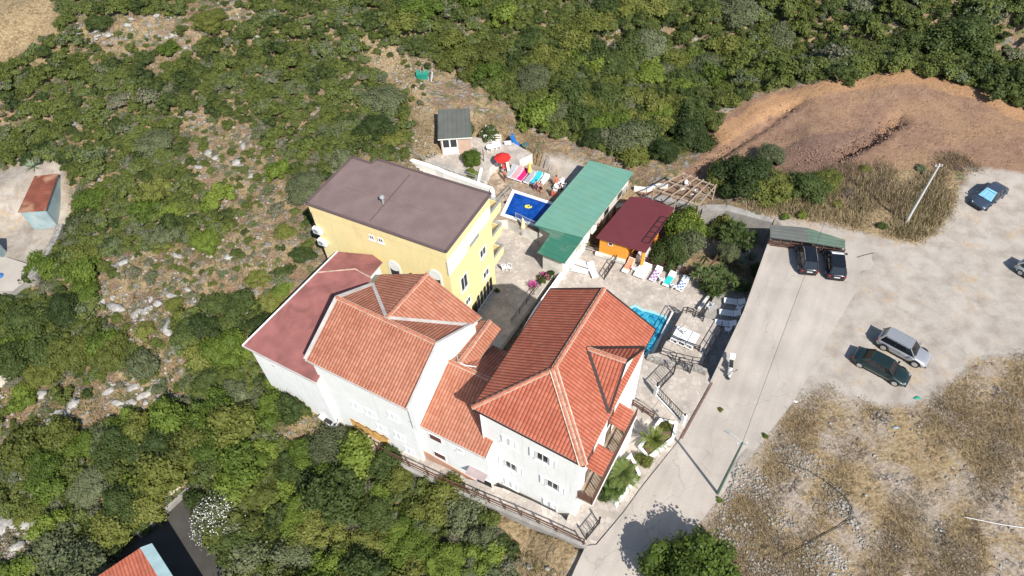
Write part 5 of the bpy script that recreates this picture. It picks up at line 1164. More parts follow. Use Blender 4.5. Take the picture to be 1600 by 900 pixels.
# garden trees and bushes of the compound, with bushes added to shade the driveway: (u, v, z, r, h, type, label, name, big)
GT = [(362,872,-4.2,1.5,2.0,3,'dark bush added to shade the lower edge of the driveway','shrub',None),(352,842,-4.2,1.1,1.5,0,'olive bush added under the oleander to shade the driveway','shrub',None),(380,905,-4.2,1.8,2.0,0,'olive bush at the bottom edge right of the driveway','shrub',None),(1330,300,0,.9,.8,4,'brown dry bush left of the pale pole','shrub',None),(1380,285,0,1.0,.8,4,'brown dry bush above the tall grass','shrub',None),(1440,262,.1,.8,.6,2,'grey green bush by the top of the pale pole','shrub',None),(1355,262,.1,.7,.6,0,'small olive bush at the edge of the dirt','shrub',None),(1380,352,0,.6,.6,3,'small dark green bush left of the pole foot','shrub',None),(1310,318,0,.7,.7,0,'small olive bush in the tall grass','shrub',None),(1435,320,0,.9,.7,0,'faded green bush right of the pale pole','shrub',None),(1500,262,.1,.7,.5,4,'brown bush at the edge of the dirt near the blue grey sedan','shrub',None),(1245,300,-.2,.8,.7,4,'brown twiggy bush under the dark spreading bush','shrub',None),(1072,348,-3.2,2.5,3.6,1,'leafy lemon tree with yellow green fruit beside the maroon roof','tree',1),(1050,390,-3.2,2.1,3.0,3,'dense dark green tree behind the row of sunbeds','tree',3),(1076,374,-3.2,1.9,3.0,2,'grey green bush between the lemon tree and the dense tree','shrub',2),
 (1135,345,-3.0,1.3,2.0,0,'olive green bush by the rear path','shrub',None),(1115,360,-3.2,1.2,1.8,3,'dark shrub at the corner of the lower garden','shrub',None),(1140,390,-3.2,1.3,2.2,2,'silvery olive tree in the lower garden','tree',2),(1108,448,-3.2,1.1,1.6,3,'dark bush at the end of the sun deck','shrub',None),(1188,420,-3.2,1.0,1.6,3,'dark shrub in the shade of the road wall','shrub',None),(1200,345,-2.2,.9,1.4,3,'small dark bush behind the green awning','shrub',None),
 (736,243,-.6,1.25,2.0,1,'bright green bush in front of the cabin','shrub',1),(738,268,-.7,.7,1.2,1,'small bright shrub by the white walkway wall','shrub',None),(765,206,-.8,1.3,1.7,3,'white flowering oleander behind the cabin terrace','oleander',3),
 (1172,272,-1.0,3.7,3.3,3,'large dark green bush at the foot of the dirt mound','shrub',3),(1205,290,-.6,2.6,2.5,0,'olive green bush beside the timber pergola','shrub',0),(1135,275,-1.5,2.2,2.3,0,'rounded olive green bush at the end of the dirt track','shrub',0),(1262,288,-.2,2.6,2.3,3,'dark spreading bush beyond the awning','shrub',3),(1292,280,-.1,1.8,1.6,0,'olive green bush in the tall dry grass','shrub',0),(1205,238,-.8,1.6,1.9,2,'grey green bush standing alone on the dirt slope','shrub',2),
 (1255,335,0,.6,.6,1,'small green weed bush by the rear path','shrub',None),(1228,338,-.1,.5,.5,1,'tiny green weed clump by the rear path','shrub',None),
 (1078,885,-.2,3.7,4.8,1,'large round green tree at the bottom edge by the road','tree',1),(342,806,-4.1,2.7,3.0,2,'white flowering oleander beside the dark driveway','oleander',2),(120,900,-4.3,3.2,3.6,2,'silver grey olive tree left of the corner house','tree',2),
 (1040,664,-.1,.65,.8,0,'clipped green bush between the cycad and the gate','shrub',None),(1008,715,-.1,.9,.9,0,'low green bush in the road planter','shrub',None),(985,745,-.1,.7,.8,1,'low leafy bush at the foot of the large palm','shrub',None),(948,770,-.1,.7,.8,3,'small dark bush in the front planter','shrub',None),
 (1126,640+0,-.1,.3,.25,0,'small weed at the edge of the entrance yard','weed',None),(1196,681,0,.3,.25,1,'green weed at the right edge of the road','weed',None),(1124,781,0,.28,.22,1,'green weed at the foot of the leaning street lamp','weed',None),(838,846,-1.6,.22,.2,1,'tiny green weed on the bare soil below the front walk','weed',None),
 (850,432,-3.2,.7,.9,1,'leafy plant in the courtyard planter','shrub',None),(862,446-20,-3.2,.5,.7,3,'dark plant at the planter end','shrub',None),(777,453,-3.2,.3,.4,1,'potted plant at the corner of the yellow building','shrub',None)]
for i, (u, v, z, r, h, ti, lab, nm, big) in enumerate(GT):
    p = at(u, v, z+h*.55); t = plant(p.x, p.y, z, r, h, ti, i % NV, lab, None, name=nm, cat=nm, big=big)
for x, y, r, h, lab in ((-19.5, 10.2, 3.4, 7.6, 'tall unseen tree added just below the frame to shade the driveway'), (-14.5, 9.6, 3.2, 7.0, 'tall unseen tree added to shade the driveway, right of the other'), (-24.5, 9.0, 3.0, 7.0, 'tall unseen tree added below the frame, behind the corner house')):
    plant(x, y, -4.4, r, h, 3, 0, lab, None, name='tree', cat='tree', big=3)  # unseen trees, added below the view to throw shade on the driveway
# blossom on the oleanders, flowers
FLW = mat('white_blossom', (.80, .80, .76), .7); PNK = mat('magenta_flowers', (.55, .06, .32), .7); LEMON = mat('yellow_fruit', (.55, .5, .08), .6)
def blossom(u, v, z, r, h, n, m, seed, s=.07, name='blossom', off=0):
    t = [o for o in bpy.data.objects if o.parent is None and o.get('label') and (o.location.xy-at(u, v, z+h*.55).xy).length < .02][0]
    r_ = np.random.RandomState(seed); mb = MB()
    for k in range(n):
        a = r_.uniform(0, 6.28); b = r_.uniform(.15, 1.5); rr = r_.uniform(.82, .98); c = Vector((math.cos(a)*math.cos(b)*r*rr, math.sin(a)*math.cos(b)*r*rr, h*(.25+.75*math.sin(b)*rr)))+t.location
        w_ = s*r_.uniform(.6, 1.3)
        for q in range(3): d = Vector(r_.normal(size=3)).normalized(); e_ = d.orthogonal().normalized(); f_ = d.cross(e_); mb.face([c+e_*w_, c+f_*w_, c-e_*w_, c-f_*w_], m)
    sc0 = t.scale.copy(); rz0 = t.rotation_euler.copy(); 
    o = mb.build(name, t); o.matrix_parent_inverse = Matrix.Diagonal((1/sc0.x, 1/sc0.y, 1/sc0.z, 1)) @ Matrix.Rotation(-rz0.z, 4, 'Z'); return o
blossom(342, 806, -4.1, 2.7, 3.0, 700, FLW, 1, .042); blossom(765, 206, -.8, 1.3, 1.7, 60, FLW, 2); blossom(1072, 348, -3.2, 2.5, 3.6, 110, LEMON, 3, .045, 'fruit'); blossom(850, 432, -3.2, .7, .9, 30, PNK, 4, .07)
p = at(832, 449, -3.2); t = thing('bougainvillea', tuple(p), 'magenta bougainvillea on the planter edge in the courtyard', 'flowering plant'); f = bpy.data.objects.new('foliage', CM[1, 0]); COL.objects.link(f); f.parent = t; f.scale = (.4, .4, .5)
mb = MB(); r_ = np.random.RandomState(3)
for k in range(90):
    c = Vector(p)+Vector((r_.normal(0, .28), r_.normal(0, .2), .35+r_.uniform(-.1, .3))); d = Vector(r_.normal(size=3)).normalized(); e_ = d.orthogonal().normalized()*.08; f_ = d.cross(e_); mb.face([c+e_, c+f_, c-e_, c-f_], PNK)
mb.build('flowers', t)
# ------------------------------------------------------------------ pools
def water_mat(name, c, scale=3, bump=.12, rip=None):
    m = bpy.data.materials.new(name); m.use_nodes = True; nt = m.node_tree; p = nt.nodes['Principled BSDF']; L = nt.links.new
    p.inputs['Roughness'].default_value = .08; p.inputs['Specular IOR Level'].default_value = .5
    g = N(nt, 'ShaderNodeNewGeometry'); n = N(nt, 'ShaderNodeTexNoise'); n.inputs['Scale'].default_value = scale; n.inputs['Detail'].default_value = 3; n.inputs['Distortion'].default_value = 1; L(g.outputs['Position'], n.inputs[0])
    cr = N(nt, 'ShaderNodeValToRGB'); e = cr.color_ramp.elements; e[0].position = .35; e[1].position = .68; e[0].color = c+(1,); e[1].color = (rip or tuple(min(1, q*1.5+.01) for q in c))+(1,); L(n.outputs[0], cr.inputs[0]); L(cr.outputs[0], p.inputs['Base Color'])
    b = N(nt, 'ShaderNodeBump'); b.inputs['Strength'].default_value = bump; L(n.outputs[0], b.inputs['Height']); L(b.outputs[0], p.inputs['Normal']); return m
BLUEW = water_mat('blue_pool_water', (.002, .045, .24), 1.2); TURQ = water_mat('turquoise_pool_water', (.0, .15, .30), 2.6, .3, (.08, .42, .54))
def pool(name, pts, z, m, label, rim=.3, rimm=WHITE2, zr=.06):
    P = [Vector(at(u, v, z)) for u, v in pts]; t = thing(name, tuple(sum(P, Vector())/len(P)), label, 'swimming pool')
    mb = MB(); mb.slab([(p.x, p.y) for p in P], z-.05, z+.012, m); mb.build('water', t)
    mb = MB(); out = inset(P, -rim); n = len(P)
    for i in range(n):
        a, b, c, d = P[i], P[(i+1) % n], out[(i+1) % n], out[i]; q = [Vector((w_.x, w_.y, z)) for w_ in (a, b, c, d)]
        mb.prism(q, [w_+UPZ*zr for w_ in q], rimm)
    mb.build('rim', t); return t
pool('upper_pool', [(804,301.5),(866,321.5),(842,352),(788.5,334.5)], -1.8, BLUEW, 'deep blue rectangular pool beside the green roofed building', .38)
pool('lower_pool', [(992,480),(1002,486),(1020,490),(1038,497),(1043,508),(1033,522),(1018,545),(1002,556),(975,545),(955,500)], -3.2, TURQ, 'turquoise kidney shaped pool half hidden behind the big house', .28, mat('pool_tile_rim', (.30, .55, .58), .5), .05)
mb = MB(); p = at(824, 323, -1.75)
for k in range(3): mb.tube([p+Vector((.24*math.cos(a_)+.1*k, .2*math.sin(a_), .04)) for a_ in [q*PI/6+k for q in range(9)]], .07, mat('yellow_vinyl', (.75, .68, .10), .4), n=6)
mb.build('tmp').name = 'pool_float'; tag(bpy.data.objects['pool_float'], 'yellow inflatable float drifting in the deep blue pool', 'pool float')
# ------------------------------------------------------------------ railings, gates, fences, walls
def railing(label, pts, h=1.0, m=IRON, post=1.6, rails=(.35, .65, 1.0), r=.035, name='railing', cat='railing', group=None, bars=False, lean=0):
    """pts: (u, v, z)"""
    P = [at(*q) if len(q) == 3 else q for q in pts]; t = thing(name, tuple(P[0]), label, cat, group)
    for a, b in zip(P[:-1], P[1:]):
        d = b-a; L = d.length; n = max(1, round(L/post))
        for k in range(n+1):
            if k == 0 and a is not P[0]: continue
            q = a+d*k/n; mb = MB(); mb.bar(q-UPZ*.05, q+UPZ*(h+.02), r*2, r*2, m); mb.build('post', t)
        mb = MB()
        for hh in rails: mb.bar(a+UPZ*h*hh, b+UPZ*h*hh, r*1.4, r*1.6, m)
        if bars:
            nb = int(L/.16)
            for k in range(nb): q = a+d*(k+.5)/nb; mb.bar(q+UPZ*.12, q+UPZ*h*.97, .02, .02, m)
        mb.build('rail', t)
    return t
def wall_thing(label, pts, z0, z1, w_, m, name='wall', cat='wall'):
    P = [Vector((at(u, v, z1).x, at(u, v, z1).y, 0)) for u, v in pts]; t = MB()
    for a, b in zip(P[:-1], P[1:]):
        n = (b-a).cross(UPZ).normalized()*w_/2; e_ = (b-a).normalized()*w_*.0
        q = [a-n-e_, b-n+e_, b+n+e_, a+n-e_]; t.prism([w+UPZ*z0 for w in q], [w+UPZ*z1 for w in q], m)
    o = t.build(name); return tag(o, label, cat)
wk = [(912,851,0),(870,831,-.35),(815,807,-.75),(765,786,-1.15),(700,758,-1.6),(640,730,-2.0),(590,704,-2.35)]
railing('brown wooden post and rail fence along the front walk of the white houses', [(u, v-1, z+.2) for u, v, z in wk], .95, WOODBR, 1.7, (.45, .95), .05, 'fence', 'fence')
railing('dark railing around the raised terrace above the pool side', [(1030,552,-1.8),(1066,489,-1.8),(1082,492,-1.8)], .9, IRON, 1.8, (.5, 1.0), .03)
railing('double dark railing at the top of the raised terrace', [(1072,489,-1.8),(1098,502,-1.8)], .9, IRON, 1.1, (.4, .7, 1.0), .04)
railing('dark railing between the raised terrace and the lower terrace', [(1126,512,-1.8),(1100,556,-1.8)], .9, IRON, 1.4, (.5, 1.0), .035)
railing('dark railing crossing the raised terrace behind the three sunbeds', [(1044,529,-1.8),(1062,538,-1.8),(1092,549,-1.8)], .8, IRON, 1.4, (.35, .7, 1.0), .04)
railing('ornate dark iron railing at the edge of the entrance yard', [(1032,553,-.1),(1055,562,-.1),(1080,568,-.1),(1100,571,-.1)], 1.0, IRON, 1.1, (.1, .5, 1.0), .03, bars=False)
railing('dark railing with bars above the step down to the courtyard', [(806,343,-1.8),(838,358,-1.8),(852,365,-1.8)], 1.0, GREYMETAL, 1.0, (.1, 1.0), .03, bars=True)
railing('dark railing in front of the orange hut', [(908,388,-3.2),(936,396,-3.2),(962,405,-3.2)], 1.0, IRON, 1.4, (.1, .5, 1.0), .03)
railing('dark railing with lattice panel between the two sun decks', [(962,409,-3.2),(944,437,-3.2)], 1.0, IRON, 1.0, (.1, .5, 1.0), .04)
railing('brown slatted fence behind the row of sunbeds', [(975,402,-3.2),(1012,413,-3.2),(1052,425,-3.2),(1094,441,-3.2)], 1.0, WOODBR, 1.2, (.3, .6, .95), .04, 'fence', 'fence', bars=True)
railing('brown rustic fence beside the garden trees', [(1094,441,-3.2),(1118,408,-3.2)], .9, WOODBR, 1.6, (.5, .95), .05, 'fence', 'fence')
railing('brown wooden railing by the canopy steps of the big house', [(988,634,-.1),(1020,655,-.1)], .95, WOODBR, 1.0, (.35, .65, 1.0), .045)
railing('grey railing on the white walkway wall behind the yellow building', [(640,243,.3),(682,258,.3),(690,262,.3),(762,286,.3)], .6, GREYMETAL, 1.5, (.5, 1.0), .025)
railing('white rail fence behind the cabin terrace', [(757,221,-.7),(783,221,-.9)], .9, WHITE2, 1.2, (.3, .65, 1.0), .04, 'fence', 'fence')
railing('thin grey stair railing beside the blue pool', [(768,330,-1.8),(800,298,-1.8)], 1.0, GREYMETAL, 1.3, (.5, 1.0), .03)
railing('dark railing on the courtyard planter wall', [(856,432,-3.0),(800,505,-3.0)], .8, IRON, 1.3, (.5, 1.0), .03)
wall_thing('white parapet wall of the walkway behind the yellow building', [(632,246),(682,262),(694,268),(768,294),(770,300)], -3.0, .35, .45, WHITE)
wall_thing('low white wall between the courtyard and the sun deck', [(912,383),(882,421),(838,482),(805,540)], -4.6, -2.6, .35, WHITE)
wall_thing('pale edge wall of the raised terrace above the pool', [(1018,556),(1052,486)], -3.4, -2.85, .2, DIRTYW)
wall_thing('low wall at the end of the sun deck', [(1112,456),(1092,482)], -3.3, -2.75, .25, DIRTYW)
wall_thing('pale wall with palm garden behind it', [(1058,423),(1098,352)], -4.3, -2.7, .25, CONCWALL)
wall_thing('narrow concrete parapet along the top of the road retaining wall', [(1204,373),(1163.7,486.6),(1123,573),(1112,596)], -.2, .2, .22, CONC, 'parapet')
wall_thing('rough stone wall at the back of the entrance yard', [(1104,580),(1085,573),(1040,566),(1012,556)], -.2, .25, .5, STONEWALL)
wall_thing('white garden step wall below the cabin', [(752,262),(745,292)], -2.4, -.35, .3, WHITE)
wall_thing('long grey stone wall below the rusty shed', [(93,350),(82,378),(58,415),(48,432)], -1.2, 1.0, .7, STONEWALL)
wall_thing('low concrete kerb beside the driveway', [(215,836),(290,766),(310,752)], -5, -3.7, .3, CONCWALL)
wall_thing('rough white boundary stones by the dirt track', [(991,292),(1010,294),(1028,288),(1044,289)], -2.8, -1.7, .35, mat('painted_white_stones', (.68, .67, .64), .9, .15, 3))
mb = MB(); gp_ = [Vector(q) for q in P_GARDEN[2:8]]
for a, b, za, zb_ in zip(gp_[:-1], gp_[1:], (-2.3, -2.2, -1.7, -1.3, -.9), (-2.2, -1.7, -1.3, -.9, -.4)):
    n = (Vector((b.x-a.x, b.y-a.y, 0))).cross(UPZ).normalized()*.45
    q = [Vector((p.x, p.y, 0)) for p in (a-n, b-n, b+n, a+n)]; mb.prism([w_-UPZ*4.4 for w_ in q], [w_+UPZ*z_ for w_, z_ in zip(q, (za, zb_, zb_, za))], CONCWALL)
tag(mb.build('retaining_wall'), 'concrete retaining wall between the rear path and the sunken garden', 'wall')
# white steps from the courtyard to the pool
mb = MB(); a, b = at(771, 345, -3.2), at(795, 318, -1.8)
for k in range(7): mb.box(a+(b-a)*(k+.5)/7+Vector((0, 0, 0)), (1.1, .42, .2), WHITE, rz=math.atan2((b-a).y, (b-a).x)-PI/2)
o = mb.build('steps'); tag(o, 'white steps climbing from the courtyard to the blue pool', 'steps')
# planters along the road
def planter(label, pts, z=-.1, h=.5):
    P = [at(u, v, z) for u, v in pts]; t = thing('planter', tuple(P[0]), label, 'planter', 'white walled planters by the road'); mb = MB(); n = len(P)
    inn_ = inset(P, .22)
    for i in range(n):
        q = [P[i], P[(i+1) % n], inn_[(i+1) % n], inn_[i]]; q = [Vector((w_.x, w_.y, z-.3)) for w_ in q]; mb.prism(q, [w_+UPZ*(h+.3) for w_ in q], WHITE)
    mb.build('wall', t); mb = MB(); mb.slab([(p.x, p.y) for p in inset(P, .15)], z, z+h-.15, mat('planter_soil', (.14, .09, .06), .95, .2, 4)); mb.build('soil', t)
planter('white walled planter holding the large palm', [(938,765),(962,795),(1000,744),(985,712)]); planter('white walled planter holding the cycad', [(996,702),(1012,722),(1052,690),(1058,664),(1030,658)])
# sliding entrance gate and its small companion
def lattice_gate(label, a, b, h, z, name='gate', wall=0, m=IRON):
    A_, B_ = at(*a, z), at(*b, z); t = thing(name, tuple(A_), label, 'gate'); d = B_-A_; L = d.length; e_ = d/L
    fr = MB(); w0 = wall
    for hh in (w0+.05, h): fr.bar(A_+UPZ*hh, B_+UPZ*hh, .05, .06, m)
    for k in (0, .5, 1): fr.bar(A_+d*k+UPZ*w0, A_+d*k+UPZ*h, .05, .05, m)
    fr.build('gate_frame', t); g_ = MB(); n = int(L/.22)
    for k in range(n):
        p = A_+e_*(k+.5)*L/n
        g_.bar(p+UPZ*(w0+.05), p+UPZ*h, .02, .02, m); g_.bar(p-e_*.1+UPZ*(w0+.1), p+e_*.1+UPZ*(w0+.45), .02, .02, m); g_.bar(p+e_*.1+UPZ*(w0+.45), p-e_*.1+UPZ*(h-.1), .02, .02, m)
    g_.build('lattice', t)
    for k, p in enumerate((A_, B_)):
        q = MB(); q.box(p+UPZ*(h*.5), (.28 if wall else .09, .28 if wall else .09, h+.15), WHITE2 if wall else m, rz=math.atan2(e_.y, e_.x)); q.tube([p+UPZ*(h+.08), p+UPZ*(h+.3)], [.1, .05], IRON, n=8); q.build('gate_post', t)
    if wall: q = MB(); q.bar(A_+UPZ*wall/2, B_+UPZ*wall/2, .22, wall, WHITE2); q.build('base_wall', t)
    return t
lattice_gate('long white based iron lattice gate panel at the entrance', (1024,617), (1066,662), 1.35, -.1, wall=.25)
lattice_gate('small square ornate gate beside the stone wall', (1058,573), (1078,583), 1.1, -.1)
lattice_gate('open ornate double leaf gate throwing a lattice shadow on the yard', (1024,615), (1052,585), 1.5, -.1)
lattice_gate('low dark gate leaf at the front corner of the walk', (916,843), (936,818), 1.0, -.1)
# drain slot at the yard edge
mb = MB(); mb.slab([(p.x, p.y) for p in (at(1063,684,.01), at(1112,597,.01), at(1114,599,.01), at(1066,686,.01))], -.1, .012, mat('rusty_drain_grate', (.16, .09, .07), .8, .3, 6)); o = mb.build('drain'); tag(o, 'narrow rusty drain grate between the yard and the road', 'drain')
# ------------------------------------------------------------------ poles and cables
def pole(label, u, v, h, m, r, arm=None, name='utility_pole', cat='pole'):
    p = on_ground(u, v); t = thing(name, tuple(p), label, cat); mb = MB(); mb.tube([p-UPZ*.5, p+UPZ*h*.2, p+UPZ*h], [r*1.3, r*1.15, r*.7], m, n=12); mb.build('shaft', t)
    mb = MB(); mb.bar(p+UPZ*(h-.25)-Vector((.35, 0, 0)), p+UPZ*(h-.25)+Vector((.35, 0, 0)), .06, .06, GREYMETAL)
    for s in (-.3, 0, .3): mb.tube([p+Vector((s, 0, h-.22)), p+Vector((s, 0, h-.05))], .035, PLASTIC, n=8)
    mb.build('insulator_bracket', t); return t, p
pt, pp1 = pole('pale slender utility pole standing in the tall dry grass', 1414.6, 349, 7.6, POLEWHITE, .11)
pt2, pp2 = pole('dark green street lamp pole at the edge of the road', 1121, 771, 8.3, POLEGREEN, .09, name='street_lamp', cat='street lamp')
mb = MB(); mb.tube([pp2+UPZ*8.2, pp2+Vector((-.5, .35, 8.6)), pp2+Vector((-.8, .55, 8.65))], .03, GREYMETAL); mb.build('lamp_arm', pt2)
mb = MB(); mb.box(pp2+Vector((-.95, .66, 8.65)), (.4, .14, .07), GREYMETAL, rz=2.5); mb.build('lamp_head', pt2)
def cable(label, pts, r, m, name='cable', cat='cable', sag=0):
    mb = MB(); P = [Vector(p) for p in pts]
    if sag:
        a, b = P; P = [a+(b-a)*k/12-UPZ*sag*4*(k/12)*(1-k/12) for k in range(13)]
    mb.tube(P, r, m, n=5, cap=False); o = mb.build(name); return tag(o, label, cat)
cable('thin overhead cable from the street lamp towards the far hillside', [pp2+UPZ*8.2, at(1262, 560, 9.5)*1.0+Vector((22, 40, 0))], .012, IRON, sag=1.2)
hp = [(1218,724),(1235,727),(1262,736),(1285,750),(1305,765),(1322,780),(1330,795),(1326,812),(1310,824),(1288,835),(1262,850),(1240,862),(1222,870)]
cable('black hose looping over the stones beside the road', [on_ground(u, v)+UPZ*.12 for u, v in hp], .028, mat('black_rubber', (.03, .03, .03), .6), 'hose', 'hose')
cable('pale rope lying on the dry field at the right edge', [on_ground(u, v)+UPZ*.15 for u, v in ((1505,809),(1530,814),(1560,820),(1605,827),(1660,832))], .022, PLASTIC, 'rope', 'rope')
cable('dark pipe lying on the ground by the parked black cars', [at(1339,402,.04), at(1352,398,.04), at(1366,395,.04)], .03, IRON, 'pipe', 'pipe')
# ------------------------------------------------------------------ awning behind the car park, timber pergola
t = thing('awning', tuple(at(1262, 372, 0)), 'low green and grey sheet awning behind the two black cars', 'awning')
A0, A1, A2 = at(1203.5, 351, .9), at(1262, 356, .9), at(1320.5, 375, .9); B0, B1, B2 = at(1203.5, 371, 1.05), at(1262, 378.5, 1.05), at(1320.5, 388, 1.05)
mb = MB(); mb.sheet([A0, A1, B1, B0], .05, SHADEGREY, uvdir=(B0-A0)); mb.build('grey_sheet', t); mb = MB(); mb.sheet([A1, A2, B2, B1], .05, SHADEGREEN, uvdir=(B1-A1)); mb.build('green_sheet', t)
mb = MB()
for zz in (.15, .45, .75): mb.bar(Vector((B0.x, B0.y-.1, zz)), Vector((B1.x, B1.y-.1, zz)), .06, .12, WOODBR); mb.bar(Vector((B1.x, B1.y-.1, zz)), Vector((B2.x, B2.y-.1, zz)), .06, .12, WOODBR)
mb.build('rail', t)
for k in range(8):
    q = B0+(B2-B0)*k/7; mb = MB(); mb.bar(Vector((q.x, q.y-.05, -.05)), Vector((q.x, q.y-.05, 1.0)), .09, .09, WOODBR); mb.build('post', t)
t = thing('pergola', tuple(at(1078, 300, -2.2)), 'bare timber pergola on the dirt beside the rear path', 'pergola')
zt_ = .5; q = [at(1022, 296, zt_), at(1068, 272, zt_), at(1118, 291, zt_), at(1092, 322, zt_)]
mb = MB(); mb.bar(q[0], q[3], .12, .14, WOODPALE); mb.bar(q[1], q[2], .12, .14, WOODPALE); mb.bar((q[0]+q[1])/2, (q[3]+q[2])/2, .12, .14, WOODPALE); mb.build('beam', t)
for k in range(6): mb = MB(); a = q[0]+(q[3]-q[0])*k/5; b = q[1]+(q[2]-q[1])*k/5; mb.bar(a+UPZ*.12-(b-a)*.05, b+UPZ*.12+(b-a)*.05, .1, .1, WOODPALE); mb.build('rafter', t)
for a in (q[0], q[1], q[2], q[3], (q[0]+q[3])/2, (q[1]+q[2])/2): mb = MB(); mb.bar(Vector((a.x, a.y, -2.6)), a, .13, .13, WOODPALE); mb.bar(Vector((a.x, a.y, -.4)), a+(((q[0]+q[2])/2)-a)*.25, .08, .08, WOODPALE); mb.build('post', t)
# ------------------------------------------------------------------ vehicles
TYRE = mat('tyre_rubber', (.025, .025, .025), .85); RIM = mat('alloy_wheel', (.55, .56, .57), .35, .05, 1, metal=.6)
LAMPW = mat('headlamp_glass', (.35, .37, .38), .15, .02, 1, spec=.6); LAMPR = mat('tail_lamp_red', (.42, .02, .02), .25, .05, 1); PLATE = mat('number_plate_white', (.7, .7, .7), .5)
TRIM = mat('black_trim', (.03, .03, .032), .5); CGLASS = mat('car_glass', (.012, .014, .018), .04, .05, 1, spec=.8)
def paint(name, c, rough=.25, metal=.3): return mat(name, c, rough, .02, 1, metal=metal, coat=.7, spec=.5)
def loft(mb, st, m, n=14):
    """st: list of (x, half width bottom, half width mid, half width top, z0, zmid, z1)"""
    b = len(mb.v); mi = mb.mi(m); k = None
    for (x, w0, wm, w1, z0, zm, z1) in st:
        half = [(0, z0), (w0*.85, z0), (w0, z0+.07), (wm, zm-.06), (wm, zm+.05), (w1, z1-.05), (w1*.86, z1-.0), (w1*.4, z1+.015), (0, z1+.02)]
        ring = [(x, y, z) for y, z in half]+[(x, -y, z) for y, z in half[-2:0:-1]]
        mb.v += ring; k = len(ring)
    for i in range(len(st)-1):
        for j in range(k):
            j2 = (j+1) % k; mb.f.append([b+i*k+j, b+i*k+j2, b+(i+1)*k+j2, b+(i+1)*k+j]); mb.m.append(mi); mb.uv.append([(0, 0)]*4)
    mb.f.append([b+j for j in range(k)][::-1]); mb.m.append(mi); mb.uv.append([(0, 0)]*k)
    mb.f.append([b+(len(st)-1)*k+j for j in range(k)]); mb.m.append(mi); mb.uv.append([(0, 0)]*k)
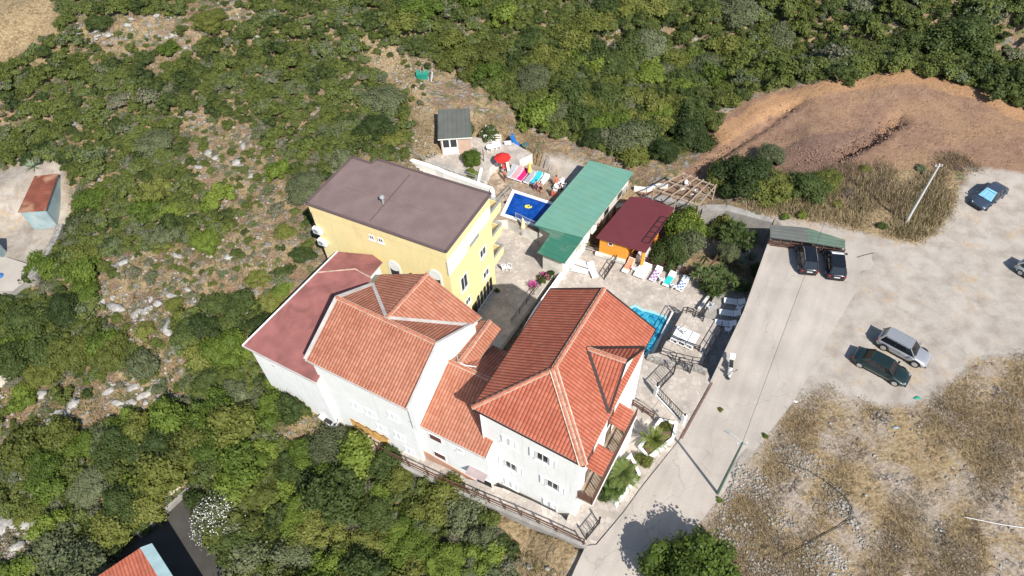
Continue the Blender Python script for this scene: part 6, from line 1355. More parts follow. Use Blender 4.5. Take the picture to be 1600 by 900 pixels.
def car(label, loc, rz, L, W, H, kind, body, roofm=None, shade=None, rails=False, group='parked cars'):
    t = thing('car', (0, 0, 0), label, 'car', group)
    hw = W/2; fx, bx = L/2, -L/2; R = .33 if H < 1.55 else .36; belt = H*.60; wbF, wbB = fx-.82, bx+.78
    mb = MB(); hood = belt-.06; tr = belt-.02 if kind == 'sedan' else belt+.02
    st = [(bx, hw*.72, hw*.74, hw*.66, .38, .55, tr-.22), (bx+.1, hw*.86, hw*.9, hw*.80, .26, .6, tr-.04), (bx+.45, hw*.95, hw*.99, hw*.86, .24, .62, tr), (bx+1.1, hw*.95, hw, hw*.88, .24, .62, belt),
          (0, hw*.95, hw*.985, hw*.9, .23, .6, belt), (fx-1.35, hw*.95, hw, hw*.88, .24, .6, belt-.01), (fx-1.05, hw*.95, hw*.99, hw*.86, .24, .6, hood), (fx-.5, hw*.93, hw*.95, hw*.82, .24, .56, hood-.09), (fx-.18, hw*.82, hw*.86, hw*.74, .26, .5, hood-.19), (fx, hw*.6, hw*.66, hw*.56, .34, .48, hood-.32)]
    loft(mb, st, body); bo = mb.build('body', t, smooth=True)
    cx0 = fx-1.12; cx1 = cx0-.62; rx1 = {'sedan': bx+1.25, 'hatch': bx+.55, 'suv': bx+.42}[kind]; rx0 = {'sedan': bx+.62, 'hatch': bx+.16, 'suv': bx+.14}[kind]
    wb, wt = hw*.86, hw*.70; zt = H-.05
    lo_ = [(cx0, -wb*.92), (cx0, wb*.92), (cx1-.1, wb), (rx1+.1, wb), (rx0, wb*.88), (rx0, -wb*.88), (rx1+.1, -wb), (cx1-.1, -wb)]
    hi_ = [(cx1+.04, -wt*.9), (cx1+.04, wt*.9), (cx1-.35, wt), (rx1+.25, wt), (rx1-.02, wt*.9), (rx1-.02, -wt*.9), (rx1+.25, -wt), (cx1-.35, -wt)]
    g_ = MB(); g_.prism([(x, y, belt-.06) for x, y in lo_], [(x, y, zt) for x, y in hi_], CGLASS); g_.build('windows', t)
    r_ = MB(); rm = roofm or body; k = 1.03
    r_.prism([(x*1.0+(.03 if x > 0 else -.03), y*k, zt-.05) for x, y in hi_], [(x*.985, y*.95, zt+.035) for x, y in hi_], rm); r_.build('roof', t, bevel=.07)
    p_m = MB()
    for s in (-1, 1):
        p_m.bar((cx0, s*wb*.93, belt-.05), (cx1+.02, s*wt*.93, zt), .06, .05, body); p_m.bar((rx0, s*wb*.9, belt-.05), (rx1, s*wt*.93, zt), .13, .09, body); xm = (cx1+rx1)/2-.05; p_m.bar((xm, s*wb*1.0, belt-.06), (xm, s*wt*1.0, zt), .07, .04, TRIM)
        p_m.bar((cx0+.05, s*wb*.99, belt-.015), (rx0+.2, s*wb*.99, belt-.015), .035, .03, TRIM)
    p_m.build('pillars', t)
    for x in (wbF, wbB):
        for s in (-1, 1):
            w_ = MB(); w_.tube([(x, s*(hw-.21), R), (x, s*(hw-.0), R)], R, TYRE, n=20); wo = w_.build('wheel', t)
            q = MB(); q.tube([(x, s*(hw-.03), R), (x, s*(hw+.012), R)], [R*.66, R*.66], RIM, n=16); q.build('rim', wo)
            for a_ in range(5): pass
            ar = MB(); ar.tube([(x+math.cos(a)*R*1.17, s*(hw-.015), R+math.sin(a)*R*1.17) for a in [PI*i_/8 for i_ in range(9)]], .045, TRIM if kind == 'suv' else body, n=6); ar.build('wheel_arch', t)
    for s in (-1, 1):
        q = MB(); q.box((fx-.235, s*hw*.60, hood-.235), (.22, .26, .09), LAMPW, rz=-s*.5); q.build('headlight', t, bevel=.02)
        q = MB(); q.box((bx+.1, s*hw*.70, tr-.19), (.14, .26, .14), LAMPR, rz=s*.35); q.build('tail_light', t, bevel=.02)
        q = MB(); q.box((cx0-.18, s*(hw+.08), belt+.04), (.14, .2, .12), body); q.build('mirror', t, bevel=.02)
        for x_ in (-.05, -.95): q = MB(); q.box((x_, s*(hw*.985+.012), belt-.16), (.16, .025, .03), body); q.build('door_handle', t)
    q = MB(); q.box((fx-.035, 0, .43), (.1, hw*1.0, .16), TRIM); q.build('grille', t, bevel=.01)
    q = MB(); q.box((fx-.1, 0, .28), (.25, hw*1.35, .12), TRIM); q.build('bumper', t)
    q = MB(); q.box((bx+.02, 0, tr-.26), (.05, .50, .12), PLATE); q.build('number_plate', t)
    q = MB(); q.box((bx+.1, 0, .33), (.22, hw*1.5, .14), TRIM if kind == 'suv' else body); q.build('bumper', t)
    if rails:
        for s in (-1, 1): q = MB(); q.tube([(cx1-.15, s*wt*.9, zt+.07), (rx1+.15, s*wt*.9, zt+.07)], .022, GREYMETAL, n=6); q.build('roof_rail', t)
    if shade is not None:
        q = MB(); th = .012; a0 = Vector((cx0+.0, 0, belt-.02)); a1 = Vector((cx1+.06, 0, zt-.0)); nn = Vector((zt-belt, 0, cx0-cx1)).normalized()*.03
        n_ = 6
        for i in range(n_):
            y0_, y1_ = -wb*.88+wb*1.76*i/n_, -wb*.88+wb*1.76*(i+1)/n_; kz = .012*(i % 2)
            q.face([a0+nn+Vector((0, y0_, kz)), a0+nn+Vector((0, y1_, .012-kz)), a1+nn+Vector((0, y1_*.82, .012-kz)), a1+nn+Vector((0, y0_*.82, kz))], shade)
        for s_ in (0,): q.face([a1+nn+Vector((0, -wb*.72, 0)), a1+nn+Vector((0, wb*.72, 0)), Vector((a1.x-.34, wb*.66, zt+.06)), Vector((a1.x-.28, -wb*.7, zt+.06))], shade)
        q.build('windscreen_shade', t)
    # wipers
    q = MB(); q.bar((cx0+.05, -.5, belt-.0), (cx0-.02, .1, belt+.03), .02, .02, TRIM); q.build('wiper', t)
    t.location = loc; t.rotation_euler = (0, 0, rz); return t
def cpos(fu, fv, ru, rv, z=.5):
    f, r = at(fu, fv, z), at(ru, rv, z); d = f-r; c = (f+r)/2; return Vector((c.x, c.y, 0)), math.atan2(d.y, d.x)
BLACKP = paint('black_car_paint', (.012, .013, .018)); BLUEG = paint('blue_grey_car_paint', (.055, .075, .11)); SILV = paint('silver_car_paint', (.42, .43, .44), .3, .5); GRN = paint('dark_green_car_paint', (.012, .028, .026), .3)
SH_W = mat('white_cloth_shade', (.75, .75, .74), .8); SH_B = mat('pale_blue_foil_shade', (.22, .50, .68), .45, .15, 6)
c, a = cpos(1258, 380, 1264, 424); car('black hatchback parked on the left, beside the road wall', c, a, 4.1, 1.75, 1.52, 'hatch', BLACKP, None, None, True)
c, a = cpos(1302, 387, 1307, 432); car('black hatchback with a crumpled white shade on its windscreen', c, a, 4.2, 1.78, 1.45, 'hatch', BLACKP, None, SH_W)
c, a = cpos(1528, 320, 1563, 293); car('blue grey sedan with a pale blue windscreen shade, on the dirt', c, a, 4.5, 1.78, 1.45, 'sedan', BLUEG, None, SH_B)
w1, w2 = at(1381, 543.3, .35), at(1428.7, 568.7, .36); d = (w2-w1).normalized(); nl_ = Vector((-d.y, d.x, 0)); c = (w1+w2)/2+nl_*.84; car('silver compact SUV with dark roof rails parked beside the green sedan', Vector((c.x, c.y, 0))+d*.02, math.atan2(d.y, d.x), 4.25, 1.78, 1.55, 'suv', SILV, None, None, True)
w1, w2 = at(1346.3, 572, .33), at(1395, 597.6, .33); d = (w2-w1).normalized(); nl_ = Vector((-d.y, d.x, 0)); c = (w1+w2)/2+nl_*.82; car('dark green sedan with pale alloy wheels on the gravel', Vector((c.x, c.y, 0)), math.atan2(d.y, d.x), 4.5, 1.74, 1.42, 'sedan', GRN)
p = at(1619, 430, .5); car('silver grey car cut off by the right edge of the photo', Vector((p.x+.3, p.y-.2, 0)), -1.05, 4.2, 1.75, 1.5, 'hatch', paint('pale_grey_car_paint', (.40, .46, .45)))
# scooter with a white top box
def scooter(label, loc, rz):
    t = thing('scooter', (0, 0, 0), label, 'scooter'); W_ = paint('white_scooter_paint', (.72, .74, .73), .3, 0)
    for x in (-.62, .62): mb = MB(); mb.tube([(x, -.06, .25), (x, .06, .25)], .25, TYRE, n=18); w_ = mb.build('wheel', t); q = MB(); q.tube([(x, -.07, .25), (x, .07, .25)], .13, RIM, n=12); q.build('rim', w_)
    mb = MB(); loft(mb, [(-.85, .1, .13, .1, .45, .6, .72), (-.5, .17, .2, .17, .38, .6, .78), (-.1, .17, .18, .15, .3, .55, .74), (.02, .15, .15, .12, .22, .3, .36), (.35, .15, .15, .13, .2, .27, .32)], W_); mb.build('body', t, smooth=True)
    mb = MB(); mb.prism([(.38, -.2, .25), (.38, .2, .25), (.46, .17, .25), (.46, -.17, .25)], [(.5, -.15, .95), (.5, .15, .95), (.6, .1, .95), (.6, -.1, .95)], W_); mb.build('leg_shield', t)
    mb = MB(); mb.box((-.35, 0, .82), (.75, .3, .1), TRIM); mb.build('seat', t, bevel=.04)
    mb = MB(); mb.tube([(.62, 0, .25), (.5, 0, 1.0)], .035, TRIM); mb.tube([(.46, -.36, 1.05), (.52, 0, 1.0), (.46, .36, 1.05)], .022, TRIM); mb.build('handlebar', t)
    mb = MB(); mb.box((.62, 0, .5), (.34, .16, .08), W_); mb.build('front_mudguard', t, bevel=.03)
    mb = MB(); mb.box((-.98, 0, 1.0), (.42, .46, .36), PLASTIC); mb.build('top_box', t, bevel=.06)
    for s in (-1, 1): mb = MB(); mb.tube([(.48, s*.3, 1.05), (.46, s*.38, 1.2)], .012, TRIM); mb.box((.46, s*.4, 1.24), (.03, .14, .09), TRIM); mb.build('mirror', t)
    mb = MB(); mb.box((.6, 0, .9), (.08, .18, .12), LAMPW); mb.build('headlight', t)
    t.location = loc; t.rotation_euler = (0, 0, rz); return t
p = at(1141, 577, .5); scooter('white scooter with a white top box parked beside the entrance yard', (p.x, p.y, 0), rad(-108))
p = at(516, 658, -1.8); scooter('white and black motor scooter in the shadow at the foot of the white wall', (p.x, p.y, ground(p.x, p.y)), rad(-35))
# ------------------------------------------------------------------ furniture
def make_lounger():
    t = thing('sun_lounger', (0, 0, 0), 'x', 'sun lounger')
    mb = MB(); mb.bar((-.95, -.3, .3), (.95, -.3, .3), .06, .07, PLASTIC); mb.bar((-.95, .3, .3), (.95, .3, .3), .06, .07, PLASTIC); mb.bar((-.95, -.3, .3), (-.95, .3, .3), .06, .06, PLASTIC); mb.bar((.95, -.3, .3), (.95, .3, .3), .06, .06, PLASTIC); mb.build('frame', t)
    mb = MB()
    for k in range(9): mb.box((-.88+k*.135, 0, .33), (.105, .58, .025), PLASTIC)
    mb.build('seat', t); mb = MB(); a = Vector((.32, 0, .34)); b = Vector((.92, 0, .68)); 
    for k in range(5): c_ = a+(b-a)*(k+.4)/5; mb.box(c_, (.115, .58, .03), PLASTIC, ax=Matrix.Rotation(-math.atan2(.34, .6), 3, 'Y'))
    mb.bar(a+Vector((0, .3, 0)), b+Vector((0, .3, 0)), .04, .04, PLASTIC); mb.bar(a-Vector((0, .3, 0)), b-Vector((0, .3, 0)), .04, .04, PLASTIC); mb.build('backrest', t)
    for x in (-.8, .7):
        for y in (-.28, .28): mb = MB(); mb.bar((x, y, 0), (x, y, .3), .05, .05, PLASTIC); mb.build('leg', t)
    return t
def make_chair():
    t = thing('plastic_chair', (0, 0, 0), 'x', 'chair'); mb = MB(); mb.box((0, 0, .43), (.44, .46, .04), PLASTIC); mb.build('seat', t, bevel=.01)
    mb = MB(); mb.prism([(-.2, -.22, .45), (-.2, .22, .45), (-.24, .22, .45), (-.24, -.22, .45)], [(-.3, -.18, .88), (-.3, .18, .88), (-.34, .18, .88), (-.34, -.18, .88)], PLASTIC); mb.build('backrest', t)
    for s in (-1, 1): mb = MB(); mb.bar((-.25, s*.25, .66), (.2, s*.25, .64), .05, .04, PLASTIC); mb.bar((.2, s*.25, .64), (.2, s*.24, .43), .04, .04, PLASTIC); mb.build('armrest', t)
    for x in (-.2, .2):
        for y in (-.21, .21): mb = MB(); mb.bar((x*1.1, y*1.1, 0), (x, y, .42), .045, .045, PLASTIC); mb.build('leg', t)
    return t
def make_table():
    t = thing('table', (0, 0, 0), 'x', 'table'); mb = MB(); mb.lathe([(0, .72), (.45, .72), (.47, .70), (.45, .68), (0, .68)], PLASTIC, n=24); mb.build('table_top', t)
    for k in range(4): a = k*PI/2+.4; mb = MB(); mb.bar((.38*math.cos(a), .38*math.sin(a), 0), (.3*math.cos(a), .3*math.sin(a), .68), .05, .05, PLASTIC); mb.build('leg', t)
    return t
PL = make_lounger(); PCh = make_chair(); PT = make_table(); uL, uC, uT = [0], [0], [0]
def dirz(u0, v0, u1, v1, z): a, b = at(u0, v0, z), at(u1, v1, z); return math.atan2((b-a).y, (b-a).x)
def lounger(u, v, z, hu, hv, label, group, s=1): # (hu,hv): pixel the head points to
    p = at(u, v, z+.35); p.z = z; return place(PL, uL, p, dirz(u, v, hu, hv, z), label, s, group)
GD = 'sun loungers on the pool deck'
row = [(982, 415, 'lounger with an orange towel, first of the row from the hut'), (1000.5, 421, 'bare white lounger, second of the row from the hut'), (1008, 424, 'bare white lounger, third of the row from the hut'), (1025, 428, 'lounger with a purple patterned towel in the row behind the lower pool'), (1046, 436, 'lounger with a turquoise towel in the row behind the lower pool'), (1067, 443, 'lounger with a dark blue motif towel, last of the row')]
LG = []
for u, v, lab in row: LG.append(lounger(u, v, -3.2, u+8, v-12, lab, GD))
for u, v, lab, hu, hv in ((906, 410, 'white lounger tight against the green roofed building', 880, 402), (904, 421, 'white lounger lying crosswise near the white courtyard wall', 880, 415), (926, 422, 'white lounger standing alone by the lattice railing', 920, 408)): lounger(u, v, -3.2, hu, hv, lab, GD)
GM = 'sun loungers on the raised terrace'
for u, v, lab in ((1058, 523, 'leftmost white lounger on the raised terrace'), (1070, 527, 'middle white lounger on the raised terrace'), (1082, 532, 'rightmost white lounger on the raised terrace')): lounger(u, v, -1.8, u-5, v+9, lab, GM)
GS = 'sun loungers in the shade of the road wall'
for u, v, lab in ((1148, 471, 'shaded lounger nearest the palms below the road wall'), (1141, 489, 'middle shaded lounger below the road wall'), (1134, 505, 'shaded lounger closest to the terrace railing below the road wall')): lounger(u, v, -2.4, u+20, v+3, lab, GS)
def chair(u, v, z, rz, label, group=None): p = at(u, v, z+.4); p.z = z; return place(PCh, uC, p, rz, label, 1, group)
def table(u, v, z, label, group=None): p = at(u, v, z+.6); p.z = z; return place(PT, uT, p, 0, label, 1, group)
chair(991, 420, -3.2, 1.2, 'white plastic chair between the first two loungers from the hut'); chair(1034, 437, -3.2, 1.4, 'white plastic chair between the purple and turquoise towels'); chair(1052, 447, -3.2, 1.8, 'white plastic chair between the turquoise and dark blue towels')
chair(1108, 478, -2.4, 2.4, 'pale plastic chair in the narrow shaded gap above the raised terrace'); chair(1154, 481, -2.4, 2.6, 'shaded white chair beside the wall under the first lounger'); chair(1136, 515, -2.4, 2.8, 'shaded white chair at the low end of the narrow terrace')
chair(1069, 518, -1.8, .5, 'white plastic chair behind the raised terrace loungers')
table(1091, 300, -2.3, 'white round table under the timber pergola'); chair(1066, 296, -2.3, .3, 'white chair under the pergola beside the track'); chair(1080, 305, -2.3, 1.5, 'white chair under the pergola beside the wall'); chair(1074, 289, -2.3, -1, 'white chair under the pergola near its far beam')
for u, v, lab in ((772, 229, 'white chair by the rail fence, left of the pair'), (779, 228, 'white chair by the rail fence, right of the pair')): chair(u, v, -.7, -1.5, lab)
table(766, 230, -.7, 'small white table by the white rail fence')
table(872, 291, -1.8, 'white round table where the bathers sit'); chair(866, 298, -1.8, .8, 'white chair in front of the bathers table'); chair(877, 285, -1.8, -2.4, 'white chair behind the bathers table'); chair(880, 292, -1.8, 3, 'white chair against the shaded wall by the bathers table')
chair(788, 418, -3.2, .2, 'white wire chair in the courtyard by the yellow building'); chair(795, 417, -3.2, 2.9, 'second wire chair in the courtyard, facing the yellow wall')
# upper row by the blue pool
GU = 'sun loungers by the blue pool'
UR = [(799, 268, 'grey towelled lounger nearest the red parasol'), (808, 271, 'lounger with a pink towel by the blue pool'), (817, 274, 'lounger with a bright magenta towel by the blue pool'), (828, 277, 'lounger with a plain grey towel by the blue pool'), (838, 279, 'lounger with a turquoise towel by the blue pool'), (849, 282, 'bare white lounger, last by the blue pool')]
UL = [lounger(u, v, -1.8, u+7, v-8, lab, GU) for u, v, lab in UR]
def towel(l, m, label, x0=-.85, x1=.3, back=False, name='towel', group=None, motif=None):
    """cloth lying on the lounger l"""
    M_ = Matrix.Translation(l.location) @ Matrix.Rotation(l.rotation_euler.z, 4, 'Z'); mb = MB(); n = 8; r_ = random.Random(str(label)); P = []
    for i in range(n+1):
        x = x0+(x1-x0)*i/n; z = .365+(max(0, x-.32)*.57)
        P.append([M_ @ Vector((x, y, z+r_.uniform(0, .012)-(.10 if abs(y) > .3 else 0))) for y in (-.345, -.29, -.1, .1, .29, .345)])
    for i in range(n):
        for j in range(5): mb.face([P[i][j], P[i+1][j], P[i+1][j+1], P[i][j+1]], (motif if motif and (i+j) % 3 == 1 and 0 < j < 4 else m))
    o = mb.build(name); s_ = o.modifiers.new('thick', 'SOLIDIFY'); s_.thickness = .012; return tag(o, label, 'towel', group)
def cl(n_, c): return mat(n_, c, .95, .08, 6)
GT_ = 'towels on the loungers'
towel(LG[0], cl('orange_towel', (.75, .28, .16)), 'orange towel on the first lounger by the hut', -.5, .85, group=GT_); towel(LG[3], cl('lilac_towel', (.66, .55, .68)), 'pale towel with purple pattern', -.9, .4, motif=cl('purple_print', (.22, .07, .3)), group=GT_)
towel(LG[4], cl('turquoise_towel', (.03, .50, .48)), 'plain turquoise towel on the row behind the lower pool', -.75, .35, group=GT_); towel(LG[5], cl('blue_white_towel', (.6, .66, .74)), 'white towel with a dark blue motif', -.9, .3, motif=cl('navy_print', (.06, .1, .32)), group=GT_)
for l, c_, lab in ((UL[0], (.36, .40, .42), 'grey towel on the lounger nearest the red parasol'), (UL[1], (.62, .30, .33), 'dusty pink towel by the blue pool'), (UL[2], (.62, .02, .16), 'bright magenta towel by the blue pool'), (UL[3], (.34, .34, .38), 'dark grey towel beside the magenta one'), (UL[4], (.03, .45, .58), 'turquoise towel by the blue pool')): towel(l, cl(lab.replace(' ', '_')[:30], c_), lab, -.9, .9, group=GT_)
# parasols
def parasol(label, u, v, z, open_, col, h=2.2, rr=1.1):
    p = at(u, v, z+h*(.95 if open_ else .6)); p.z = z; t = thing('parasol', tuple(p), label, 'parasol'); mb = MB(); mb.tube([p, p+UPZ*(h+.1)], .025, GREYMETAL, n=8); mb.build('pole', t)
    mb = MB(); mb.lathe([(.0, .0), (.26, .0), (.26, .06), (.05, .12)], CONCWALL, p); mb.build('base', t); mb = MB(); m = cl(label.replace(' ', '_')[:24]+'_cloth', col)
    if open_: mb.lathe([(.0, h), (rr*.5, h-.16), (rr, h-.42), (rr*.98, h-.46), (rr*.5, h-.2), (0, h-.05)], m, p, n=8)
    else: mb.lathe([(.02, h+.02), (.1, h-.2), (.2, h-.9), (.26, h-1.3), (.1, h-1.42), (.05, h-1.4)], m, p, n=10)
    mb.build('canopy', t); return t
parasol('open red parasol by the thin post of the blue pool area', 785, 243, -1.2, True, (.62, .03, .025), 2.2, .95)
parasol('closed yellow parasol behind the towelled loungers', 827.5, 263, -1.8, False, (.85, .62, .12)); parasol('closed pale yellow parasol beside the courtyard steps', 817, 350, -2.6, False, (.85, .76, .42)); parasol('closed red parasol below the open one', 786.5, 258, -1.8, False, (.55, .03, .03), 1.6)
# slide, bench, playground
t = thing('slide', tuple(at(806, 222, -1.4)), 'bright blue plastic childrens slide', 'slide'); a, b = at(799, 211, .3), at(812, 231, -1.5); n = (b-a).cross(UPZ).normalized(); BL = mat('blue_plastic', (.02, .18, .55), .4)
mb = MB()
for k in range(8):
    s, e_ = a+(b-a)*k/8-UPZ*.28*math.sin(PI*k/8), a+(b-a)*(k+1)/8-UPZ*.28*math.sin(PI*(k+1)/8); mb.bar(s, e_, .62, .04, BL); mb.bar(s+n*.28+UPZ*.08, e_+n*.28+UPZ*.08, .04, .2, BL); mb.bar(s-n*.28+UPZ*.08, e_-n*.28+UPZ*.08, .04, .2, BL)
mb.build('chute', t)
for s in (-.25, .25): mb = MB(); q = a+n*s; mb.bar(q, Vector((q.x, q.y, -1.6))+(a-b).normalized()*.6*Vector((1, 1, 0)).length*.3, .06, .06, BL); mb.build('ladder_leg', t)
mb = MB(); mb.bar(a+n*.28-UPZ*.1, a-n*.28-UPZ*.1, .05, .05, BL); mb.build('rung', t)
mb = MB(); p = at(821, 235, -1.6); mb.tube([p, p+UPZ*.9], .06, IRON); mb.lathe([(0, .95), (.4, .9), (.45, .8), (.1, .7)], POLEGREEN, p); o = mb.build('barbecue'); tag(o, 'dark round barbecue at the foot of the blue slide', 'barbecue')
mb = MB(); p = at(794, 234, -1.2); mb.box(p+UPZ*1.0, (.75, .06, .55), PLASTIC); mb.bar(p, p+UPZ*1.0, .06, .06, GREYMETAL); o = mb.build('notice_board'); tag(o, 'blank white board standing beside the red parasol', 'board')
mb = MB(); p = at(756, 255, -.9); mb.bar(p, p+UPZ*1.9, .08, .08, IRON); o = mb.build('post'); o.name = 'fence_post'; tag(o, 'lone dark post on the worn paving left of the red parasol', 'post')
mb = MB(); a, b = at(789, 240, -1.4), at(795, 270, -1.8); mb.bar(a+UPZ*.2, b+UPZ*.2, .3, .4, WHITE); o = mb.build('wall'); tag(o, 'short white kerb wall running from the red parasol to the loungers', 'wall')
# green container and oddments far up the slope
p = on_ground(661, 122); t = thing('skip', tuple(p), 'green container with pale debris on the slope above the cabin', 'container'); GP = mat('green_plastic', (.02, .28, .20), .6)
mb = MB(); mb.prism([p+Vector(q) for q in ((-.55, -.35, 0), (.55, -.35, 0), (.55, .35, 0), (-.55, .35, 0))], [p+Vector(q) for q in ((-.75, -.5, .8), (.75, -.5, .8), (.75, .5, .8), (-.75, .5, .8))], GP); mb.build('tub', t)
mb = MB(); r_ = random.Random(2)
for k in range(9): q = p+Vector((r_.uniform(-.5, .5), r_.uniform(-.3, .3), .8)); mb.bar(q, q+Vector((r_.uniform(-.4, .4), r_.uniform(-.3, .3), r_.uniform(.1, .5))), .06, .05, WOODPALE)
mb.build('timber_scrap', t)
mb = MB(); q = p+Vector((1.0, -.8, 0)); mb.bar(q, q+Vector((.3, .2, 1.2)), .25, .04, PLASTIC); o = mb.build('signboard'); tag(o, 'leaning white board beside the green container', 'board')
# rusty shed yard clutter
for u, v, c_, lab, nm, s_ in ((33, 423, (.35, .60, .66), 'pale blue tarpaulin covered box in the shed yard', 'tarp_box', (1.1, .8, .5)), (6, 439, (.03, .14, .38), 'dark blue water drum at the left edge', 'drum', (.8, .8, .9)), (4, 405+18, (.05, .2, .06), 'dark green tarpaulin at the left edge of the yard', 'tarpaulin', (1.3, 1.0, .25))):
    p = on_ground(u, v); mb = MB(); m = mat(nm+'_cloth', c_, .6, .15, 3)
    if nm == 'drum': mb.lathe([(0, 0), (.36, 0), (.38, .1), (.36, .45), (.38, .8), (.3, .88), (0, .88)], m, p, n=16)
    else: mb.prism([p+Vector((x*s_[0]/2, y*s_[1]/2, -.05)) for x, y in ((-1, -1), (1, -1), (1.1, 1), (-.9, 1))], [p+Vector((x*s_[0]*.42, y*s_[1]*.42, s_[2])) for x, y in ((-1, -1), (1, -1), (1.1, 1), (-.9, 1))], m)
    o = mb.build(nm); tag(o, lab, nm.replace('_', ' '))
mb = MB(); mb.slab([(p.x, p.y) for p in (at(0, 455, .3), at(-20, 400, .3), at(10, 402, .3), at(42, 412, .3), at(48, 432, .3), at(20, 455, .3))], -1, .3, CONCWALL, CONC); tag(mb.build('yard_slab'), 'pale concrete slab at the low end of the shed yard', 'paving', kind='structure')
# a grey roofed ledge whose shadow falls on the yard, cut off by the left edge
mb = MB(); p = at(-25, 395, 1); mb.prism([p+Vector(q) for q in ((-3, -2, -1.5), (1.2, -2.4, -1.5), (1.2, 1, -1.5), (-3, 1.4, -1.5))], [p+Vector(q) for q in ((-3, -2, 1.2), (1.2, -2.4, 1.2), (1.2, 1, 1.2), (-3, 1.4, 1.2))], SHEDWALL); tag(mb.build('outhouse'), 'sheet metal outhouse cut off by the left edge', 'shed')
# small stone blocks: retaining fragments on the slope
for u, v, s, lab in ((20, 592, (2.2, .7, .7), 'pale concrete block wall fragment at the left edge of the thicket'), (262, 762, (1.5, 1.9, .5), 'pale concrete tank lid beside the driveway head'),):
    p = on_ground(u, v); mb = MB(); mb.box(p+UPZ*s[2]*.4, s, mat('bleached_concrete', (.55, .49, .41), .9, .12, 2), rz=.55 if u < 100 else -.9); o = mb.build('concrete_block', bevel=.04); tag(o, lab, 'concrete block')
mb = MB(); a, b = at(280, 745, -3.2), at(302, 770, -3.6); mb.bar(a+UPZ*.9, b+UPZ*.9, .06, .06, IRON); mb.bar(a, a+UPZ*.9, .05, .05, IRON); mb.bar(b, b+UPZ*.9, .05, .05, IRON); o = mb.build('railing'); tag(o, 'short dark railing at the head of the driveway', 'railing')
# beige litter, stones on the road
for u, v, s, lab in ((1166, 558, .09, 'small pale stone on the road right of the scooter'), (1242, 627, .3, 'white plastic scrap at the field edge'), (1400, 668, .3, 'grey blue rag in the dry field'), (1432, 622, .35, 'green plastic scrap behind the green sedan')):
    p = on_ground(u, v); v_, f_ = rock_verts(int(u)); o = bpy.data.objects.new('litter' if s > .1 else 'stone', mesh_np('litter', v_, f_, {1166: ROCKM, 1242: PLASTIC, 1400: SHEDWALL, 1432: GP}[u], k=3)); COL.objects.link(o); o.location = p+UPZ*.03; o.scale = (s, s*.6, s*.35); tag(o, lab, 'litter' if s > .1 else 'stone')
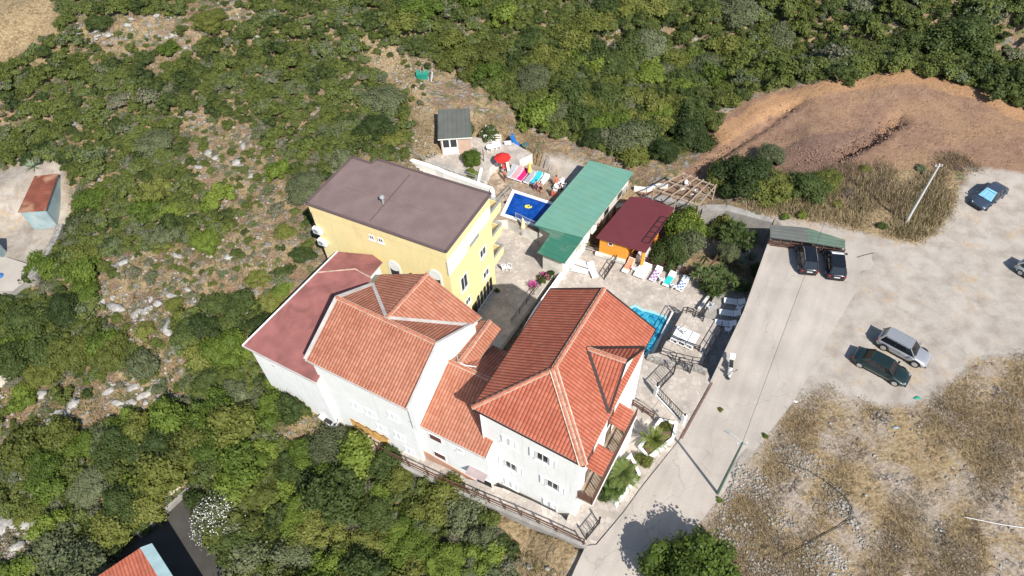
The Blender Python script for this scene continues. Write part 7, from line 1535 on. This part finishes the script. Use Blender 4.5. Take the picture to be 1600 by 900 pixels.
# ------------------------------------------------------------------ people
SKIN = mat('tanned_skin', (.46, .22, .13), .55, .08, 4); HAIR = mat('dark_brown_hair', (.04, .022, .014), .7, .1, 5)
def person(label, loc, rz, pose='stand', wear=((.3, .02, .02), 'trunks'), hs=1.0):
    t = thing('person', (0, 0, 0), label, 'person')
    S = pose == 'sit'; lie = pose == 'lie'
    hip = .93 if not S else .46
    J = {'pel': (0, 0, hip), 'ab': (.0, 0, hip+.17), 'ch': (.02, 0, hip+.36), 'ne': (.02, 0, hip+.52), 'hb': (.03, 0, hip+.60), 'hd': (.05, 0, hip+.70), 'ht': (.045, 0, hip+.79)}
    E_ = [('pel', 'ab'), ('ab', 'ch'), ('ch', 'ne'), ('ne', 'hb'), ('hb', 'hd'), ('hd', 'ht')]; R_ = {'pel': .135, 'ab': .12, 'ch': .145, 'ne': .055, 'hb': .065, 'hd': .098, 'ht': .075}
    for s, k in ((1, 'L'), (-1, 'R')):
        J['sh'+k] = (0, s*.18, hip+.45); R_['sh'+k] = .062; sw = .1*s
        if S: J['el'+k] = (.14, s*.25, hip+.2); J['wr'+k] = (.36, s*.17, hip+.16); J['ha'+k] = (.45, s*.15, hip+.15)
        else: J['el'+k] = (-.03+sw*.5, s*.27, hip+.17); J['wr'+k] = (.06+sw*.8, s*.29, hip-.07); J['ha'+k] = (.08+sw*.8, s*.285, hip-.17)
        R_['el'+k] = .042; R_['wr'+k] = .028; R_['ha'+k] = .036
        J['th'+k] = (0, s*.1, hip-.06); R_['th'+k] = .09
        if S: J['kn'+k] = (.43, s*.14, .47); J['an'+k] = (.44, s*.14, .08); J['to'+k] = (.6, s*.16, .035)
        else: J['kn'+k] = (.03+sw, s*.1, .49); J['an'+k] = (-.03+sw*1.6, s*.11, .08); J['to'+k] = (.14+sw*1.6, s*.13, .035)
        R_['kn'+k] = .058; R_['an'+k] = .038; R_['to'+k] = .035
        E_ += [('ch', 'sh'+k), ('sh'+k, 'el'+k), ('el'+k, 'wr'+k), ('wr'+k, 'ha'+k), ('pel', 'th'+k), ('th'+k, 'kn'+k), ('kn'+k, 'an'+k), ('an'+k, 'to'+k)]
        wr = Vector(J['wr'+k]); ha = Vector(J['ha'+k]); d = (ha-wr).normalized(); sd = Vector((1, 0, 0)) if not S else Vector((0, 1, 0))
        for fi in range(4):
            o_ = sd*(fi-1.5)*.021; a_ = 'f%d%s' % (fi, k); J[a_+'a'] = tuple(ha+o_+d*.03); J[a_+'b'] = tuple(ha+o_*1.15+d*(.085-.008*abs(fi-1))); R_[a_+'a'] = .009; R_[a_+'b'] = .008; E_ += [('ha'+k, a_+'a'), (a_+'a', a_+'b')]
        J['t'+k] = tuple(ha-d*.03+sd*.05+d*.03); R_['t'+k] = .01; E_.append(('wr'+k, 't'+k))
    names = list(J); me = bpy.data.meshes.new('body'); me.from_pydata([J[n_] for n_ in names], [(names.index(a), names.index(b)) for a, b in E_], [])
    o = bpy.data.objects.new('body', me); COL.objects.link(o); o.parent = t; sk = o.modifiers.new('skin', 'SKIN'); 
    for i, n_ in enumerate(names):
        v = me.skin_vertices[0].data[i]; r = R_[n_]; v.radius = (r, r*(1.3 if n_ in ('ch', 'pel', 'ab') else 1)) if False else (r, r); v.use_root = n_ == 'pel'
    sb = o.modifiers.new('sub', 'SUBSURF'); sb.levels = 1; sb.render_levels = 1; me.materials.append(SKIN)
    hd = Vector(J['hd']); v_, f_ = ico(2)
    hv = v_*np.array([.108, .098, .10])+np.array([hd.x-.022, 0, hd.z+.035]); ho = bpy.data.objects.new('hair', mesh_np('hair', hv, f_, HAIR, smooth=True, k=3)); COL.objects.link(ho); ho.parent = t
    col_ = cl('cloth_%d' % int(wear[0][0]*997+wear[0][1]*31+wear[0][2]*77), wear[0])
    mb = MB()
    if S: mb.tube([(-.05, 0, hip-.1), (0, 0, hip+.1)], [.165, .15], col_, n=12); [mb.tube([(0, s*.1, hip-.02), (.25, s*.12, hip)], [.11, .095], col_, n=10) for s in (-1, 1)]
    else: mb.tube([(0, 0, hip-.12), (0, 0, hip+.1)], [.165, .145], col_, n=12); [mb.tube([(0, s*.09, hip-.08), (.015+.05*s, s*.1, hip-.32)], [.105, .095], col_, n=10) for s in (-1, 1)]
    mb.build('shorts', t)
    if wear[1] == 'top': mb = MB(); mb.tube([(0, 0, hip+.06), (.01, 0, hip+.25), (.02, 0, hip+.47)], [.15, .155, .12], col_, n=12); mb.build('top', t)
    t.location = loc; t.rotation_euler = (0, 0, rz); t.scale = (hs,)*3; return t
def prs(u, v, z, rz, label, **k): p = at(u, v, z+.8); p.z = z; return person(label, p, rz, **k)
prs(789, 275, -1.8, 1.0, 'bather in dark trunks walking past the red parasols', wear=((.05, .04, .05), 'trunks'))
prs(838, 291, -1.8, 2.2, 'bather in a dark purple swimsuit standing by the towels', wear=((.14, .03, .08), 'top')); prs(845, 293, -1.8, -2.0, 'bather in black shorts beside the one in purple', wear=((.02, .02, .025), 'trunks'))
prs(869, 284, -1.8, -1.2, 'bather in a coral top standing behind the white table', wear=((.66, .16, .10), 'top')); prs(863, 299, -1.8, .8, 'bather in red shorts seated in front of the white table', pose='sit', wear=((.5, .05, .04), 'trunks')); prs(876, 291, -1.8, 2.8, 'bather in dark clothes seated in the shade by the wall', pose='sit', wear=((.04, .04, .06), 'top'))
